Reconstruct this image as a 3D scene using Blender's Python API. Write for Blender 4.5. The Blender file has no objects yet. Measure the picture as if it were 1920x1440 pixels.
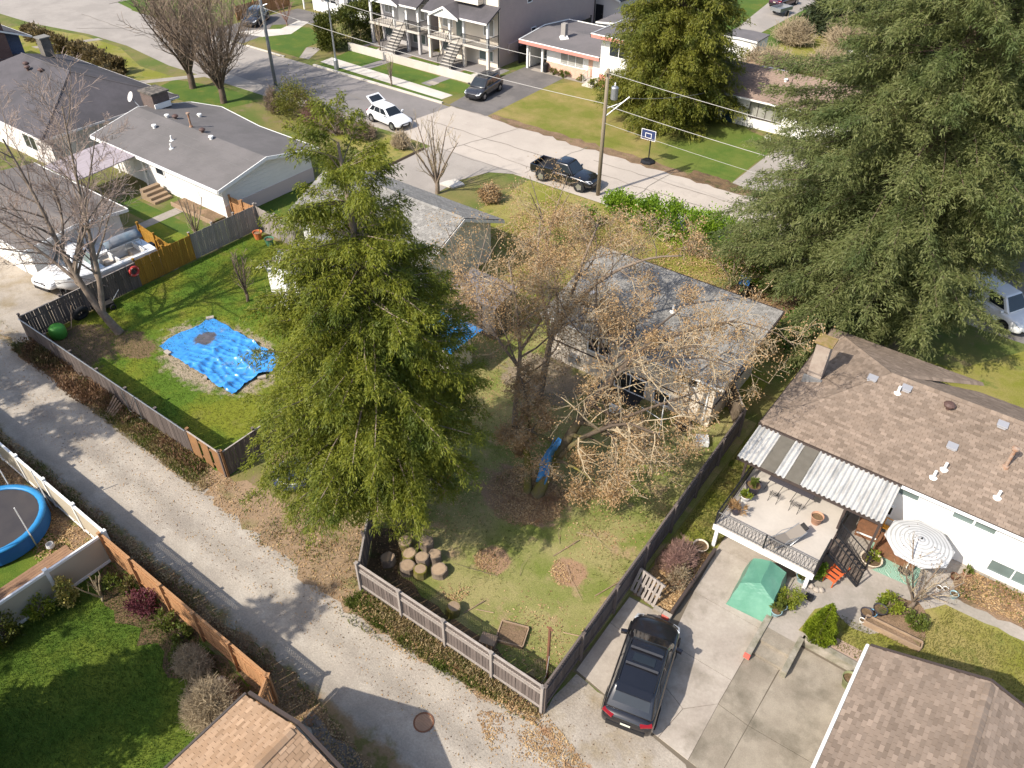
import bpy, math, random
import numpy as np
from mathutils import Vector, Matrix
rnd = random.Random(7)
SC = bpy.context.scene
COL = SC.collection
R_ = math.radians
# ---------------------------------------------------------------- camera
cd = bpy.data.cameras.new('camera')
cam = bpy.data.objects.new('camera', cd)
COL.objects.link(cam)
SC.camera = cam
cd.sensor_width = 36.0
cd.lens = 1469.44 / 1920 * 36.0
cd.clip_start = .5
cd.clip_end = 3000
_p, _r, _y = R_(39.7558), R_(0.5381), R_(126.466)
fw = Vector((math.cos(_y) * math.cos(_p), math.sin(_y) * math.cos(_p), -math.sin(_p)))
rt = Vector((math.sin(_y), -math.cos(_y), 0))
up = rt.cross(fw)
r2 = rt * math.cos(_r) + up * math.sin(_r)
u2 = up * math.cos(_r) - rt * math.sin(_r)
m = Matrix.Identity(4)
for i in range(3):
    m[i][0], m[i][1], m[i][2] = r2[i], u2[i], -fw[i]
m[2][3] = 26.0
cam.matrix_world = m
# ---------------------------------------------------------------- sky and sun
SUN = Vector((-.33, -1.0, .98)).normalized()
wd = bpy.data.worlds.new('World')
SC.world = wd
wd.use_nodes = True
nt = wd.node_tree
bg = nt.nodes['Background']
sky = nt.nodes.new('ShaderNodeTexSky')
sky.sky_type = 'NISHITA'
sky.sun_disc = False
sky.sun_elevation = math.asin(SUN.z)
sky.sun_rotation = math.atan2(SUN.x, SUN.y) % (2 * math.pi)
sky.dust_density = 2.0
nt.links.new(sky.outputs[0], bg.inputs[0])
bg.inputs[1].default_value = .15
sl = bpy.data.lights.new('sun', 'SUN')
sl.energy = 4.1
sl.angle = R_(.53)
sl.color = (1, .935, .83)
so = bpy.data.objects.new('sun', sl)
COL.objects.link(so)
so.location = (-30, -60, 80)
so.rotation_euler = (-SUN).to_track_quat('-Z', 'Y').to_euler()
vs = SC.view_settings
vs.view_transform = 'Standard'
vs.look = 'None'
vs.gamma = 1
vs.exposure = .66
vs.use_curve_mapping = False
SC.cycles.max_bounces = 6
SC.cycles.transparent_max_bounces = 8
SC.cycles.use_adaptive_sampling = True

# ---------------------------------------------------------------- mesh builder
class MB:
    def __init__(s):
        s.v, s.f = [], []
    def add(s, vs_, fs):
        o = len(s.v)
        s.v += [tuple(q) for q in vs_]
        s.f += [tuple(i + o for i in t) for t in fs]
        return s
    def box(s, c, d, rz=0, rx=0, ry=0):
        M = Matrix.Rotation(rz, 3, 'Z') @ Matrix.Rotation(ry, 3, 'Y') @ Matrix.Rotation(rx, 3, 'X') if (rz or rx or ry) else None
        q = []
        for z in (-.5, .5):
            for x, y in ((-.5, -.5), (.5, -.5), (.5, .5), (-.5, .5)):
                p = Vector((x * d[0], y * d[1], z * d[2]))
                if M: p = M @ p
                q.append((p.x + c[0], p.y + c[1], p.z + c[2]))
        return s.add(q, [(3, 2, 1, 0), (4, 5, 6, 7), (0, 1, 5, 4), (1, 2, 6, 5), (2, 3, 7, 6), (3, 0, 4, 7)])
    def b2(s, x0, y0, z0, x1, y1, z1):
        return s.box(((x0 + x1) / 2, (y0 + y1) / 2, (z0 + z1) / 2), (abs(x1 - x0), abs(y1 - y0), abs(z1 - z0)))
    def poly(s, pts):
        return s.add(pts, [tuple(range(len(pts)))])
    def slab(s, pts, t):                      # polygon given counter-clockwise from above, thickened downwards along its normal
        n = len(pts)
        P = [Vector(p) for p in pts]
        nn = Vector((0, 0, 0))
        for i in range(n):
            a, b = P[i], P[(i + 1) % n]
            nn += a.cross(b)
        nn.normalize()
        if nn.z < 0:
            P.reverse(); nn = -nn
        Q = [p - nn * t for p in P]
        fs = [tuple(range(n)), tuple(range(2 * n - 1, n - 1, -1))]
        for i in range(n):
            j = (i + 1) % n
            fs.append((i, i + n, j + n, j))
        return s.add(P + Q, fs)
    def prism(s, pts, z0, z1):
        return s.slab([(p[0], p[1], z1) for p in pts], z1 - z0)
    def loft(s, rings, cap=True, closed=True):
        n = len(rings[0])
        fs = []
        for k in range(len(rings) - 1):
            for i in range(n if closed else n - 1):
                j = (i + 1) % n
                fs.append((k * n + i, k * n + j, (k + 1) * n + j, (k + 1) * n + i))
        if cap:
            fs.append(tuple(range(n - 1, -1, -1)))
            e = (len(rings) - 1) * n
            fs.append(tuple(range(e, e + n)))
        return s.add([p for r in rings for p in r], fs)
    def tube(s, pts, rad, n=6, cap=True):
        P = [Vector(p) for p in pts]
        if not hasattr(rad, '__len__'): rad = [rad] * len(P)
        rings = []
        d0 = (P[1] - P[0]).normalized()
        u = d0.cross(Vector((0, 0, 1)))
        if u.length < 1e-3: u = Vector((1, 0, 0))
        u.normalize()
        for i, p in enumerate(P):
            d = (P[min(i + 1, len(P) - 1)] - P[max(i - 1, 0)]).normalized()
            u = (u - d * u.dot(d)).normalized()
            w = d.cross(u)
            rings.append([p + (u * math.cos(2 * math.pi * k / n) + w * math.sin(2 * math.pi * k / n)) * rad[i] for k in range(n)])
        return s.loft(rings, cap)
    def lathe(s, prof, n=16, c=(0, 0, 0), cap=True):
        rings = [[(c[0] + r * math.cos(2 * math.pi * k / n), c[1] + r * math.sin(2 * math.pi * k / n), c[2] + z) for k in range(n)] for r, z in prof]
        return s.loft(rings, cap)
    def torus(s, c, R, r, n=24, m_=8, ax='z'):
        rings = []
        for i in range(n + 1):
            a = 2 * math.pi * i / n
            ring = []
            for k in range(m_):
                b = 2 * math.pi * k / m_
                x, y, z = (R + r * math.cos(b)) * math.cos(a), (R + r * math.cos(b)) * math.sin(a), r * math.sin(b)
                if ax == 'x': x, y, z = z, x, y
                if ax == 'y': x, y, z = x, z, y
                ring.append((c[0] + x, c[1] + y, c[2] + z))
            rings.append(ring)
        return s.loft(rings, False)
    def mesh(s, name, mt, smooth=False):
        me = bpy.data.meshes.new(name)
        me.from_pydata(s.v, [], s.f)
        if mt: me.materials.append(mt)
        if smooth: me.polygons.foreach_set('use_smooth', [True] * len(me.polygons))
        me.validate()
        return me

def npmesh(name, V, F, mt):                    # V (n,3), F (m,k) with constant k
    me = bpy.data.meshes.new(name)
    V = np.asarray(V, np.float32); F = np.asarray(F, np.int32)
    k = F.shape[1]
    me.vertices.add(len(V)); me.vertices.foreach_set('co', V.ravel())
    me.loops.add(F.size); me.loops.foreach_set('vertex_index', F.ravel())
    me.polygons.add(len(F)); me.polygons.foreach_set('loop_start', np.arange(len(F), dtype=np.int32) * k)
    me.update(calc_edges=True)
    me.shade_flat()
    me.materials.append(mt)
    return me

def wloc(o):
    p = Vector((0, 0, 0))
    while o:
        p += o.location; o = o.parent
    return p
def link(name, me, parent=None, loc=(0, 0, 0), rot=(0, 0, 0), sc=None):
    o = bpy.data.objects.new(name, me)
    COL.objects.link(o)
    if parent: o.parent = parent
    o.location = loc; o.rotation_euler = rot
    if sc: o.scale = sc
    return o
def obj(name, mb, mt, parent=None, local=False, smooth=False):
    if parent and not local:                   # shapes are written in metres of the place; shift them to the thing's base
        w = wloc(parent)
        mb.v = [(a - w.x, b - w.y, c - w.z) for a, b, c in mb.v]
    return link(name, mb.mesh(name, mt, smooth), parent)
def props(o, label, cat, group=None, kind=None):
    if label: o['label'] = label
    if cat: o['category'] = cat
    if group: o['group'] = group
    if kind: o['kind'] = kind
    return o
def thing(name, label, cat, loc=(0, 0, 0), rz=0, group=None):
    o = bpy.data.objects.new(name, None)
    COL.objects.link(o)
    o.location = loc; o.rotation_euler = (0, 0, rz); o.empty_display_size = .3
    return props(o, label, cat, group)
def struct(name, mb, mt, parent=None, label=None):
    o = obj(name, mb, mt, parent)
    o['kind'] = 'structure'
    if label: o['label'] = label
    return o
def dup(root, loc, rz=0, label=None, scale=None):
    def cp(o, par):
        c = o.copy(); COL.objects.link(c)
        if par: c.parent = par
        for ch in o.children: cp(ch, c)
        return c
    r = cp(root, None)
    r.location = loc; r.rotation_euler = (0, 0, rz)
    if scale: r.scale = (scale,) * 3
    if label: r['label'] = label
    return r

# ---------------------------------------------------------------- materials
def srgb(h):
    h = h.lstrip('#')
    q = [int(h[i:i + 2], 16) / 255 for i in (0, 2, 4)]
    return tuple(x / 12.92 if x <= .04045 else ((x + .055) / 1.055) ** 2.4 for x in q)
class N:
    def __init__(s, name):
        s.m = bpy.data.materials.new(name); s.m.use_nodes = True
        s.t = s.m.node_tree; s.b = s.t.nodes['Principled BSDF']
        s.out = s.t.nodes['Material Output']
    def n(s, t, **k):
        q = s.t.nodes.new('ShaderNode' + t)
        for a, b in k.items(): setattr(q, a, b)
        return q
    def l(s, a, b): s.t.links.new(a, b)
    def pos(s, world):
        if world: return s.n('NewGeometry').outputs['Position']
        return s.n('TexCoord').outputs['Object']
    def noise(s, vec, scale, det=3, rough=.55, stretch=None):
        if stretch:
            mp = s.n('Mapping'); s.l(vec, mp.inputs[0]); mp.inputs['Scale'].default_value = stretch; vec = mp.outputs[0]
        q = s.n('TexNoise'); s.l(vec, q.inputs['Vector'])
        q.inputs['Scale'].default_value = scale; q.inputs['Detail'].default_value = det; q.inputs['Roughness'].default_value = rough
        return q.outputs['Fac']
    def rng(s, v, a, b, c=0., d=1.):
        q = s.n('MapRange'); s.l(v, q.inputs[0])
        for i, x in enumerate((a, b, c, d)): q.inputs[i + 1].default_value = x
        return q.outputs[0]
    def math(s, op, a, b=None):
        q = s.n('Math', operation=op)
        for i, x in enumerate((a, b)):
            if x is None: continue
            if isinstance(x, (int, float)): q.inputs[i].default_value = x
            else: s.l(x, q.inputs[i])
        return q.outputs[0]
    def mix(s, f, a, b, mode='MIX'):
        q = s.n('Mix', data_type='RGBA', blend_type=mode)
        for i, x in ((0, f), (6, a), (7, b)):
            if isinstance(x, (int, float)): q.inputs[i].default_value = x
            elif isinstance(x, tuple): q.inputs[i].default_value = (*x, 1)
            else: s.l(x, q.inputs[i])
        return q.outputs[2]
    def val(s, col, fac, amp):                 # multiply brightness by 1 +- amp
        v = s.rng(fac, 0, 1, 1 - amp, 1 + amp)
        q = s.n('VectorMath', operation='SCALE'); s.l(col, q.inputs[0]) if not isinstance(col, tuple) else setattr(q.inputs[0], 'default_value', col)
        s.l(v, q.inputs['Scale'])
        return q.outputs[0]
    def isl(s):
        g = s.n('NewGeometry').outputs['Random Per Island']
        o = s.n('ObjectInfo').outputs['Random']
        return s.math('FRACT', s.math('ADD', g, o))
    def bump(s, h, strength, dist=.02):
        q = s.n('Bump'); s.l(h, q.inputs['Height']); q.inputs['Strength'].default_value = strength; q.inputs['Distance'].default_value = dist
        s.l(q.outputs[0], s.b.inputs['Normal'])
    def fin(s, col, rough=.8, spec=.3, metal=0, coat=0):
        if isinstance(col, tuple): s.b.inputs['Base Color'].default_value = (*col, 1)
        else: s.l(col, s.b.inputs['Base Color'])
        s.b.inputs['Roughness'].default_value = rough
        s.b.inputs['Specular IOR Level'].default_value = spec
        s.b.inputs['Metallic'].default_value = metal
        s.b.inputs['Coat Weight'].default_value = coat
        s.b.inputs['Coat Roughness'].default_value = .04
        return s.m

def mat(name, c, c2=None, s=2.5, f=45, fa=.1, isl=0, rough=.8, spec=.3, metal=0, coat=0, bump=0, world=False, stretch=None, lo=.35, hi=.65):
    k = N(name)
    p = k.pos(world)
    col = c
    if c2: col = k.mix(k.rng(k.noise(p, s, 5, .6, stretch), lo, hi), c, c2)
    nf = k.noise(p, f, 2, .6, stretch)
    if fa: col = k.val(col, nf, fa)
    if isl: col = k.val(col, k.isl(), isl)
    if bump: k.bump(nf, bump)
    return k.fin(col, rough, spec, metal, coat)

def ground(name, cols, s1=.35, s2=1.6, f=28, fa=.3, bump=.5, rough=.95, lo=.42, hi=.58, lo2=.55, hi2=.7, speck=None, edge=None, tracks=None, spots=()):
    """cols: two main colours mixed in patches and a third in smaller ones; speck = (colour, amount) scattered grains; edge = (y, halfwidth, colours, softness)"""
    k = N(name)
    p = k.pos(True)
    n1 = k.noise(p, s1, 6, .65); n2 = k.noise(p, s2, 5, .65)
    col = k.mix(k.rng(n1, lo, hi), cols[0], cols[1])
    if len(cols) > 2: col = k.mix(k.rng(n2, lo2, hi2), col, cols[2])
    for cx, cy, rx, ry, sc_, soft in spots:
        a_ = k.n('VectorMath', operation='SUBTRACT'); k.l(p, a_.inputs[0]); a_.inputs[1].default_value = (cx, cy, 0)
        b_ = k.n('VectorMath', operation='DIVIDE'); k.l(a_.outputs[0], b_.inputs[0]); b_.inputs[1].default_value = (rx, ry, 1e6)
        c_ = k.n('VectorMath', operation='LENGTH'); k.l(b_.outputs[0], c_.inputs[0])
        d_ = k.math('ADD', c_.outputs['Value'], k.rng(k.noise(p, 1.6, 6, .7), .2, .8, -soft, soft))
        col = k.mix(k.rng(d_, .82, 1.02, 1, 0), col, sc_)
    if edge:
        y0, hw, (ca, cb), soft = edge
        sp = k.n('SeparateXYZ'); k.l(p, sp.inputs[0])
        d = k.math('ABSOLUTE', k.math('SUBTRACT', sp.outputs[1], y0))
        d = k.math('ADD', d, k.rng(k.noise(p, .8, 5, .7), 0, 1, -soft, soft))
        col = k.mix(k.rng(d, hw - .15, hw + .25), col, k.mix(k.rng(k.noise(p, 1.3, 5, .65), .45, .55), ca, cb))
    if tracks:
        sp2 = k.n('SeparateXYZ'); k.l(p, sp2.inputs[0])
        d2 = k.math('ABSOLUTE', k.math('SUBTRACT', k.math('ABSOLUTE', k.math('SUBTRACT', k.math('ADD', sp2.outputs[1], k.rng(k.noise(p, .25, 3), 0, 1, -.5, .5)), tracks)), .75))
        col = k.val(col, k.rng(d2, .15, .65, 1, 0), .09)
        col = k.val(col, k.noise(p, .9, 5, .7, (.25, 1, 1)), .14)
    nf = k.noise(p, f, 4, .7)
    col = k.val(col, k.rng(nf, .3, .7), fa)
    if speck:
        v = k.n('TexVoronoi'); k.l(p, v.inputs['Vector']); v.inputs['Scale'].default_value = speck[2]
        col = k.mix(k.rng(v.outputs['Distance'], speck[1], speck[1] * .6), col, speck[0])
    if bump: k.bump(nf, bump, .05)
    return k.fin(col, rough, .15)

def leafmat(name, c1, c2, c3=None, trans=.3, s=.9, rough=.55, spec=.3):
    k = N(name)
    p = k.pos(True)
    i = k.isl()
    col = k.mix(i, c1, c2)
    if c3: col = k.mix(k.rng(k.noise(p, s, 3, .6), .5, .66), col, c3)
    k.fin(col, rough, spec)
    tr = k.n('BsdfTranslucent'); k.l(col, tr.inputs[0])
    mx = k.n('MixShader'); mx.inputs[0].default_value = trans
    k.l(k.b.outputs[0], mx.inputs[1]); k.l(tr.outputs[0], mx.inputs[2]); k.l(mx.outputs[0], k.out.inputs[0])
    return k.m

def glassmat(name, c=(.02, .025, .03), rough=.08):
    k = N(name)
    n_ = k.noise(k.pos(True), .9, 2)
    return k.fin(k.val(c, n_, .5), rough, .6)
# ---------------------------------------------------------------- ground, lane, street, lawns
GREEN, DGREEN, DRY, MOSS, DIRT, LITTER = (.085, .135, .022), (.05, .095, .016), (.20, .165, .065), (.16, .16, .02), (.21, .15, .10), (.27, .175, .09)
m_needle = ground('needle_litter', [(.29, .20, .125), (.235, .165, .10), (.17, .15, .06)], s1=.5, s2=.9, f=18, fa=.25, bump=.5)
m_ground = ground('rough_ground', [(.10, .13, .03), (.19, .16, .06), (.2, .145, .09)], s1=.12, s2=.6)
m_lane = ground('lane_gravel', [(.35, .305, .25), (.30, .26, .215), (.41, .365, .305)], s1=.5, s2=.9, f=14, fa=.16, bump=.4, lo2=.5, hi2=.75, edge=(9.3, 1.8, ((.25, .17, .095), (.15, .13, .045)), .8), tracks=9.3)
m_street = ground('street_asphalt', [(.44, .385, .33), (.40, .35, .30), (.37, .32, .275)], s1=.2, s2=.5, f=12, fa=.05, bump=.1)
m_asphalt = ground('dark_asphalt', [(.22, .20, .19), (.19, .175, .165)], s1=.3, f=14, fa=.07, bump=.1)
m_drive = ground('worn_driveway', [(.33, .295, .26), (.285, .255, .225)], s1=.3, f=10, fa=.08, bump=.15)
m_darkdrive = ground('driveway_asphalt', [(.17, .155, .145), (.13, .12, .115)], s1=.4, f=12, fa=.1, bump=.2)
m_conc = ground('concrete', [(.40, .35, .295), (.32, .275, .23), (.21, .18, .14)], s1=.55, s2=.7, f=9, fa=.1, bump=.12, lo=.35, hi=.65, lo2=.5, hi2=.74)
m_white_conc = ground('pale_concrete', [(.55, .505, .445), (.48, .44, .385)], s1=.4, f=9, fa=.06, bump=.1)
m_path = ground('path_concrete', [(.34, .30, .26), (.28, .25, .21)], s1=.6, f=9, fa=.09, bump=.15)
m_lawnL = ground('lawn_left_yard', [(.085, .145, .016), (.165, .18, .02), (.17, .155, .045)], s1=.3, s2=.6, f=22, fa=.35, lo2=.58, hi2=.75, spots=[(-32.5, 17.45, 4.2, 2.6, (.33, .265, .19), .35), (-39.4, 13.6, 2.6, 1.7, (.13, .09, .055), .5), (-37.2, 15.2, 1.9, 1.0, (.16, .11, .06), .6)])
m_lawnC = ground('lawn_centre_yard', [(.15, .175, .04), (.27, .24, .10), (.32, .23, .13)], s1=.45, s2=.75, f=20, fa=.3, lo=.38, hi=.6, lo2=.55, hi2=.68, spots=[(-12.45, 15.7, .8, .7, (.30, .19, .115), .3), (-9.6, 17.05, .8, .7, (.30, .19, .115), .3), (-13.6, 19.3, 2.2, 1.7, (.27, .18, .11), .4), (-17.5, 26.5, 2.5, 2, (.24, .19, .13), .5)])
m_lawnG = ground('lawn_deep_green', [(.07, .118, .015), (.115, .15, .02)], s1=.5, s2=1, f=22, fa=.35)
m_lawnM = ground('lawn_mossy', [(.18, .185, .03), (.27, .225, .08), (.10, .14, .022)], s1=.25, s2=.5, f=20, fa=.25, lo2=.56, hi2=.68)
m_lawnF = ground('lawn_front', [(.065, .112, .02), (.09, .13, .022), (.13, .135, .03)], s1=.4, s2=.8, f=20, fa=.25)
m_soil = ground('garden_soil', [(.24, .16, .10), (.17, .115, .07), (.12, .12, .035)], s1=.8, s2=1.3, f=16, fa=.35, bump=.8)
m_darksoil = ground('dark_soil', [(.11, .075, .045), (.17, .11, .06), (.06, .07, .02)], s1=.9, s2=1.2, f=16, fa=.4, bump=.8)

k = N('lawn_far_side'); _p = k.pos(True); _s = k.n('SeparateXYZ'); k.l(_p, _s.inputs[0])
_x = k.math('ADD', _s.outputs[0], k.rng(k.noise(_p, .25, 6, .7), 0, 1, -9, 9))
_a = k.mix(k.rng(k.noise(_p, .3, 6, .65), .4, .62), (.15, .16, .03), (.26, .205, .075)); _b = k.mix(k.rng(k.noise(_p, .5, 6, .65), .4, .6), (.075, .125, .02), (.12, .15, .03))
_nf = k.noise(_p, 18, 4, .7); k.bump(_nf, .5, .05)
m_lawnN = k.fin(k.val(k.mix(k.rng(_x, -29, -23), _a, _b), k.rng(_nf, .3, .7), .28), .95, .15)
def _dummy(): pass
def jit(pts, step=.5, amp=.12, seed=1):
    q = random.Random(seed); out = []
    n = len(pts)
    for i in range(n):
        a, b = Vector(pts[i]).to_2d(), Vector(pts[(i + 1) % n]).to_2d()
        k = max(1, int((b - a).length / step))
        nn = (b - a).normalized().orthogonal()
        for j in range(k):
            p = a.lerp(b, j / k) + nn * q.uniform(-amp, amp)
            out.append((p.x, p.y))
    return out
def sheet(name, pts, z, mt, j=None, kind='structure'):
    if j: pts = jit(pts, j[0], j[1], len(pts) + int(abs(pts[0][0] * 7)))
    o = obj(name, MB().poly([(a, b, z) for a, b in pts]), mt)
    if o.data.polygons and o.data.polygons[0].normal.z < 0:
        o.data.flip_normals()
    o['kind'] = kind
    return o
def rect(x0, y0, x1, y1): return [(x0, y0), (x1, y0), (x1, y1), (x0, y1)]
sheet('ground', rect(-900, -700, 900, 1500), 0, m_ground)
sheet('lane', rect(-130, 6.6, 60, 11.9), .008, m_lane)
m_gravel = ground('gravel', [(.36, .315, .26), (.29, .25, .205), (.25, .20, .13)], s1=.5, s2=.55, f=14, fa=.18, bump=.4, lo2=.5, hi2=.68, spots=[(-6.3, 10.4, 1.7, .8, (.31, .19, .11), .6)])
m_verge = ground('verge_litter', [(.22, .145, .08), (.15, .10, .058), (.10, .115, .03)], s1=.7, s2=.8, f=16, fa=.35, bump=.7)
sheet('lane_apron', [(-8.2, 11.0), (60, 11.0), (60, 12.9), (-2.0, 13.0), (-7.0, 13.5), (-7.08, 11.7)], .010, m_gravel, (.5, .1))
sheet('verge', [(-60, 6.4), (-14.6, 6.3), (-14.0, 5.3), (-8.6, 5.2), (-8.6, 6.4), (-12.5, 7.0), (-15, 7.35), (-22, 7.3), (-40, 7.1), (-60, 7.0)], .011, m_verge, (.5, .2))
sheet('verge', [(-42, 11.0), (-34, 11.0), (-33, 12.1), (-42, 12.1)], .011, m_verge, (.5, .2))
sheet('verge', [(-34.5, 11.0), (-25, 10.9), (-24.6, 12.05), (-34, 12.05)], .0115, m_needle, (.5, .2))
sheet('verge', [(-24.8, 10.9), (-19, 10.5), (-15.5, 10.3), (-11, 10.6), (-8, 11.0), (-7.1, 11.3), (-7.1, 11.65), (-15.6, 11.55), (-17.5, 13.6), (-24.8, 12.1)], .0125, m_needle, (.4, .22))
sheet('gravel_strip', [(-14.0, 5.2), (-8.6, 5.2), (-8.6, -4), (-3, -4), (-4, 6.2), (-10, 6.6), (-13.4, 6.8)], .012, ground('shade_toned_gravel', [(.2, .17, .145), (.15, .125, .10)], s1=.6, f=18, fa=.3), (.5, .15))  # dark gravel, its colour lowered further for the garage's shade
sheet('street', [(-46.3, 45.6), (-40, 45.3), (60, 45.3), (60, 53.1), (-42.6, 53.4), (-46.4, 53.2), (-47.2, 51.5), (-47.4, 49), (-47, 47)], .008, m_street)
sheet('street_west', [(-47.4, 53.1), (-68, 53.1), (-70, 53), (-78, 53.3), (-84, 53.3), (-97, 53.6), (-101, 58), (-140, 60), (-140, 42), (-101, 43.5), (-92, 45.2), (-85, 45.4), (-76, 44.3), (-62, 44.6), (-47, 45.6), (-46.4, 45.6)], .004, m_drive)
sheet('street_patch', [(-71, 46.5), (-47.3, 46.2), (-46.3, 46.3), (-46.9, 49), (-46.6, 51.3), (-46.4, 53.0), (-66, 53.0), (-67.5, 51)], .012, m_asphalt)
sheet('lawn', rect(-41.9, 12.0, -24.8, 27.5), .006, m_lawnL)
sheet('lawn', [(-24.8, 13.6), (-17.5, 13.6), (-15.6, 11.7), (-7.2, 11.7), (-7.2, 30), (-24.8, 30)], .006, m_lawnC)
sheet('lawn', rect(-36, -14, -14.8, 6.2), .004, m_lawnG)
sheet('lawn', rect(-7.15, 18.2, -5.4, 45.0), .006, m_lawnM)
sheet('lawn', rect(-32, 30, -8, 45.2), .003, m_lawnM)
sheet('lawn', [(-42.4, 53.5), (-19.7, 53.3), (-19.6, 63.3), (-26.5, 66), (-34, 65.6), (-40.8, 65.8), (-42.6, 63.5)], .006, m_lawnN)
sheet('lawn', [(-64.4, 53.5), (-47.6, 53.4), (-48.2, 54.0), (-64.4, 54.35)], .006, m_lawnF)
sheet('lawn', [(-64.8, 56.1), (-48.1, 55.4), (-47.6, 57.2), (-48.2, 58.5), (-65.2, 59)], .006, m_lawnF)
sheet('lawn', [(-67.6, 54.0), (-69.6, 56.6), (-70, 60), (-75, 62), (-78, 59.6), (-76.2, 56.4), (-72, 54)], .006, m_lawnF)
sheet('lawn', [(-41.9, 27.7), (-45, 27.7), (-45, 41), (-57, 43.4), (-61, 44), (-43, 45.2), (-42.2, 44.2)], .004, m_lawnM)
sheet('lawn', [(-62, 40), (-71, 38.5), (-72, 42.2), (-66, 43.8), (-61, 43.4)], .006, m_lawnF)
sheet('lawn', [(-101, 42.4), (-92, 44.6), (-85, 44.6), (-78, 42.4), (-72, 42.6), (-74, 38), (-102, 36)], .005, m_lawnM)
sheet('lawn', [(-97, 53.8), (-101.5, 54.6), (-101, 60), (-88, 60), (-90, 54.4)], .012, m_lawnF)
sheet('lawn', rect(-53.8, 23.9, -45.2, 25.4), .006, m_lawnF)
sheet('lawn', rect(-48.7, 22.2, -42.2, 24.3), .007, m_lawnL)
sheet('lawn', [(-45, 27.8), (-42.2, 27.8), (-42.2, 30.5), (-43.9, 36.2), (-44.6, 36.2)], .007, m_lawnF)
sheet('lawn', [(-40, 88), (-30, 88), (-34, 120), (-44, 120)], .006, m_lawnF)
sheet('lawn', [(-2.2, 33.2), (20, 33.2), (20, 45), (2.5, 45), (-.4, 40.5), (-5.5, 40)], .006, m_lawnM)
sheet('lawn', rect(-30, 66, -12, 95), .004, m_lawnM)
# worn earth, litter and beds
sheet('dirt_path', [(-24.3, 11.6), (-17.6, 13.9), (-15.8, 11.4), (-14.5, 11.0), (-18, 10.9), (-24.4, 11.2)], .010, m_needle, (.4, .15))
sheet('dirt_path', [(-24.5, 13.8), (-24.5, 22), (-20.5, 21), (-18.6, 18), (-18, 14.2)], .011, m_needle, (.6, .25))
sheet('garden_bed', [(-17.6, 13.9), (-15.7, 11.75), (-7.3, 11.75), (-7.3, 12.5), (-12.4, 12.5), (-15.2, 12.9), (-16.4, 14.6)], .013, m_darksoil, (.4, .12))
sheet('earth_patch', rect(-14, 38.5, -9.5, 42.5), .012, m_needle, (.7, .4))
sheet('garden_bed', [(-7.1, 17.6), (-5.45, 17.7), (-5.4, 21.3), (-7.1, 21.2)], .014, m_soil, (.3, .1))
sheet('garden_bed', [(-24.6, 4.8), (-19, 4.9), (-16.4, 4.3), (-15, 3.6), (-15, 6.2), (-24.6, 6.2)], .010, m_darksoil, (.5, .35))
sheet('garden_bed', [(-36, 5.8), (-24.8, 5.6), (-24.8, 6.4), (-36, 6.6)], .010, m_soil, (.5, .2))
sheet('street_edge', [(-42.4, 53.1), (-26, 52.6), (-16, 52.8), (-16, 53.9), (-26, 53.9), (-42.4, 54.0)], .014, m_soil, (.7, .25))
sheet('street_edge', [(-23, 53.0), (-19.6, 52.6), (-17.8, 53.3), (-20, 54.3), (-23, 54.4)], .018, m_darksoil, (.4, .2))
# driveways and paths
sheet('driveway', [(-46.8, 53.3), (-42.4, 53.3), (-42.5, 60), (-42.6, 66), (-47.5, 68), (-47.6, 60)], .010, m_darkdrive)
sheet('driveway', [(-42.0, 36.5), (-36, 36.5), (-36.1, 42), (-35.2, 44.4), (-33, 45.6), (-42.0, 45.6)], .016, m_drive)
sheet('driveway', [(-19.6, 53.2), (-16, 53.2), (-12, 58), (-12, 64), (-19.4, 64)], .010, m_drive)
sheet('driveway', [(-83, 53.4), (-76, 53.4), (-76.6, 57), (-79, 60), (-76, 63), (-74, 66.5), (-82, 66.5)], .010, m_darkdrive)
sheet('driveway', [(-.4, 45.2), (8, 45.2), (8, 56), (-.2, 56)], .016, m_asphalt)
sheet('driveway', [(-38.9, 85.5), (-35.9, 88), (-38.5, 110), (-33, 110), (-33.5, 88), (-36, 84)], .012, m_drive)
sheet('footpath', [(-64.9, 54.4), (-48.2, 53.95), (-48.1, 55.4), (-65, 56.1)], .016, m_white_conc)
sheet('footpath', [(-80, 55.5), (-76.2, 56.3), (-74.6, 59), (-76.6, 63.4), (-78, 63), (-77, 59.6), (-79, 57.4)], .012, m_white_conc)
sheet('footpath', [(-67.6, 54.0), (-66.4, 54.2), (-68.2, 57.6), (-69.6, 56.8)], .014, m_path)
sheet('footpath', rect(-49.1, 21.8, -48.2, 27.2), .012, m_path)
sheet('footpath', [(-41.9, 27.8), (-39.6, 27.8), (-40.6, 36.5), (-42.1, 36.5)], .012, m_drive)
sheet('footpath', [(-91.6, 39), (-92.6, 39), (-89.8, 45), (-88.9, 45)], .012, m_path)
sheet('footpath', [(-75.2, 38.5), (-74, 38.5), (-70.3, 44.4), (-71.4, 44.4)], .012, m_path)
for x in (-60.6, -52.6):
    sheet('footpath', [(x, 56), (x + 1.2, 55.9), (x + 1.4, 58.8), (x + .2, 58.8)], .014, m_asphalt)
sheet('footpath', rect(-46.6, 65.6, -34.6, 66.4), .014, m_path)
kb = MB()
kb.b2(-64.6, 53.12, 0, -47.5, 53.34, .13)
struct('kerb', kb, m_white_conc)
kb = MB().b2(-75, 53.12, 0, -69, 53.3, .1)
struct('kerb', kb, m_white_conc)
kb = MB()
kb.tube([(-42.05, 36.5, .05), (-42.05, 44.6, .05)], .12, 5)
struct('kerb', kb, mat('kerb_brown', (.09, .065, .045), rough=.9))
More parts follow.
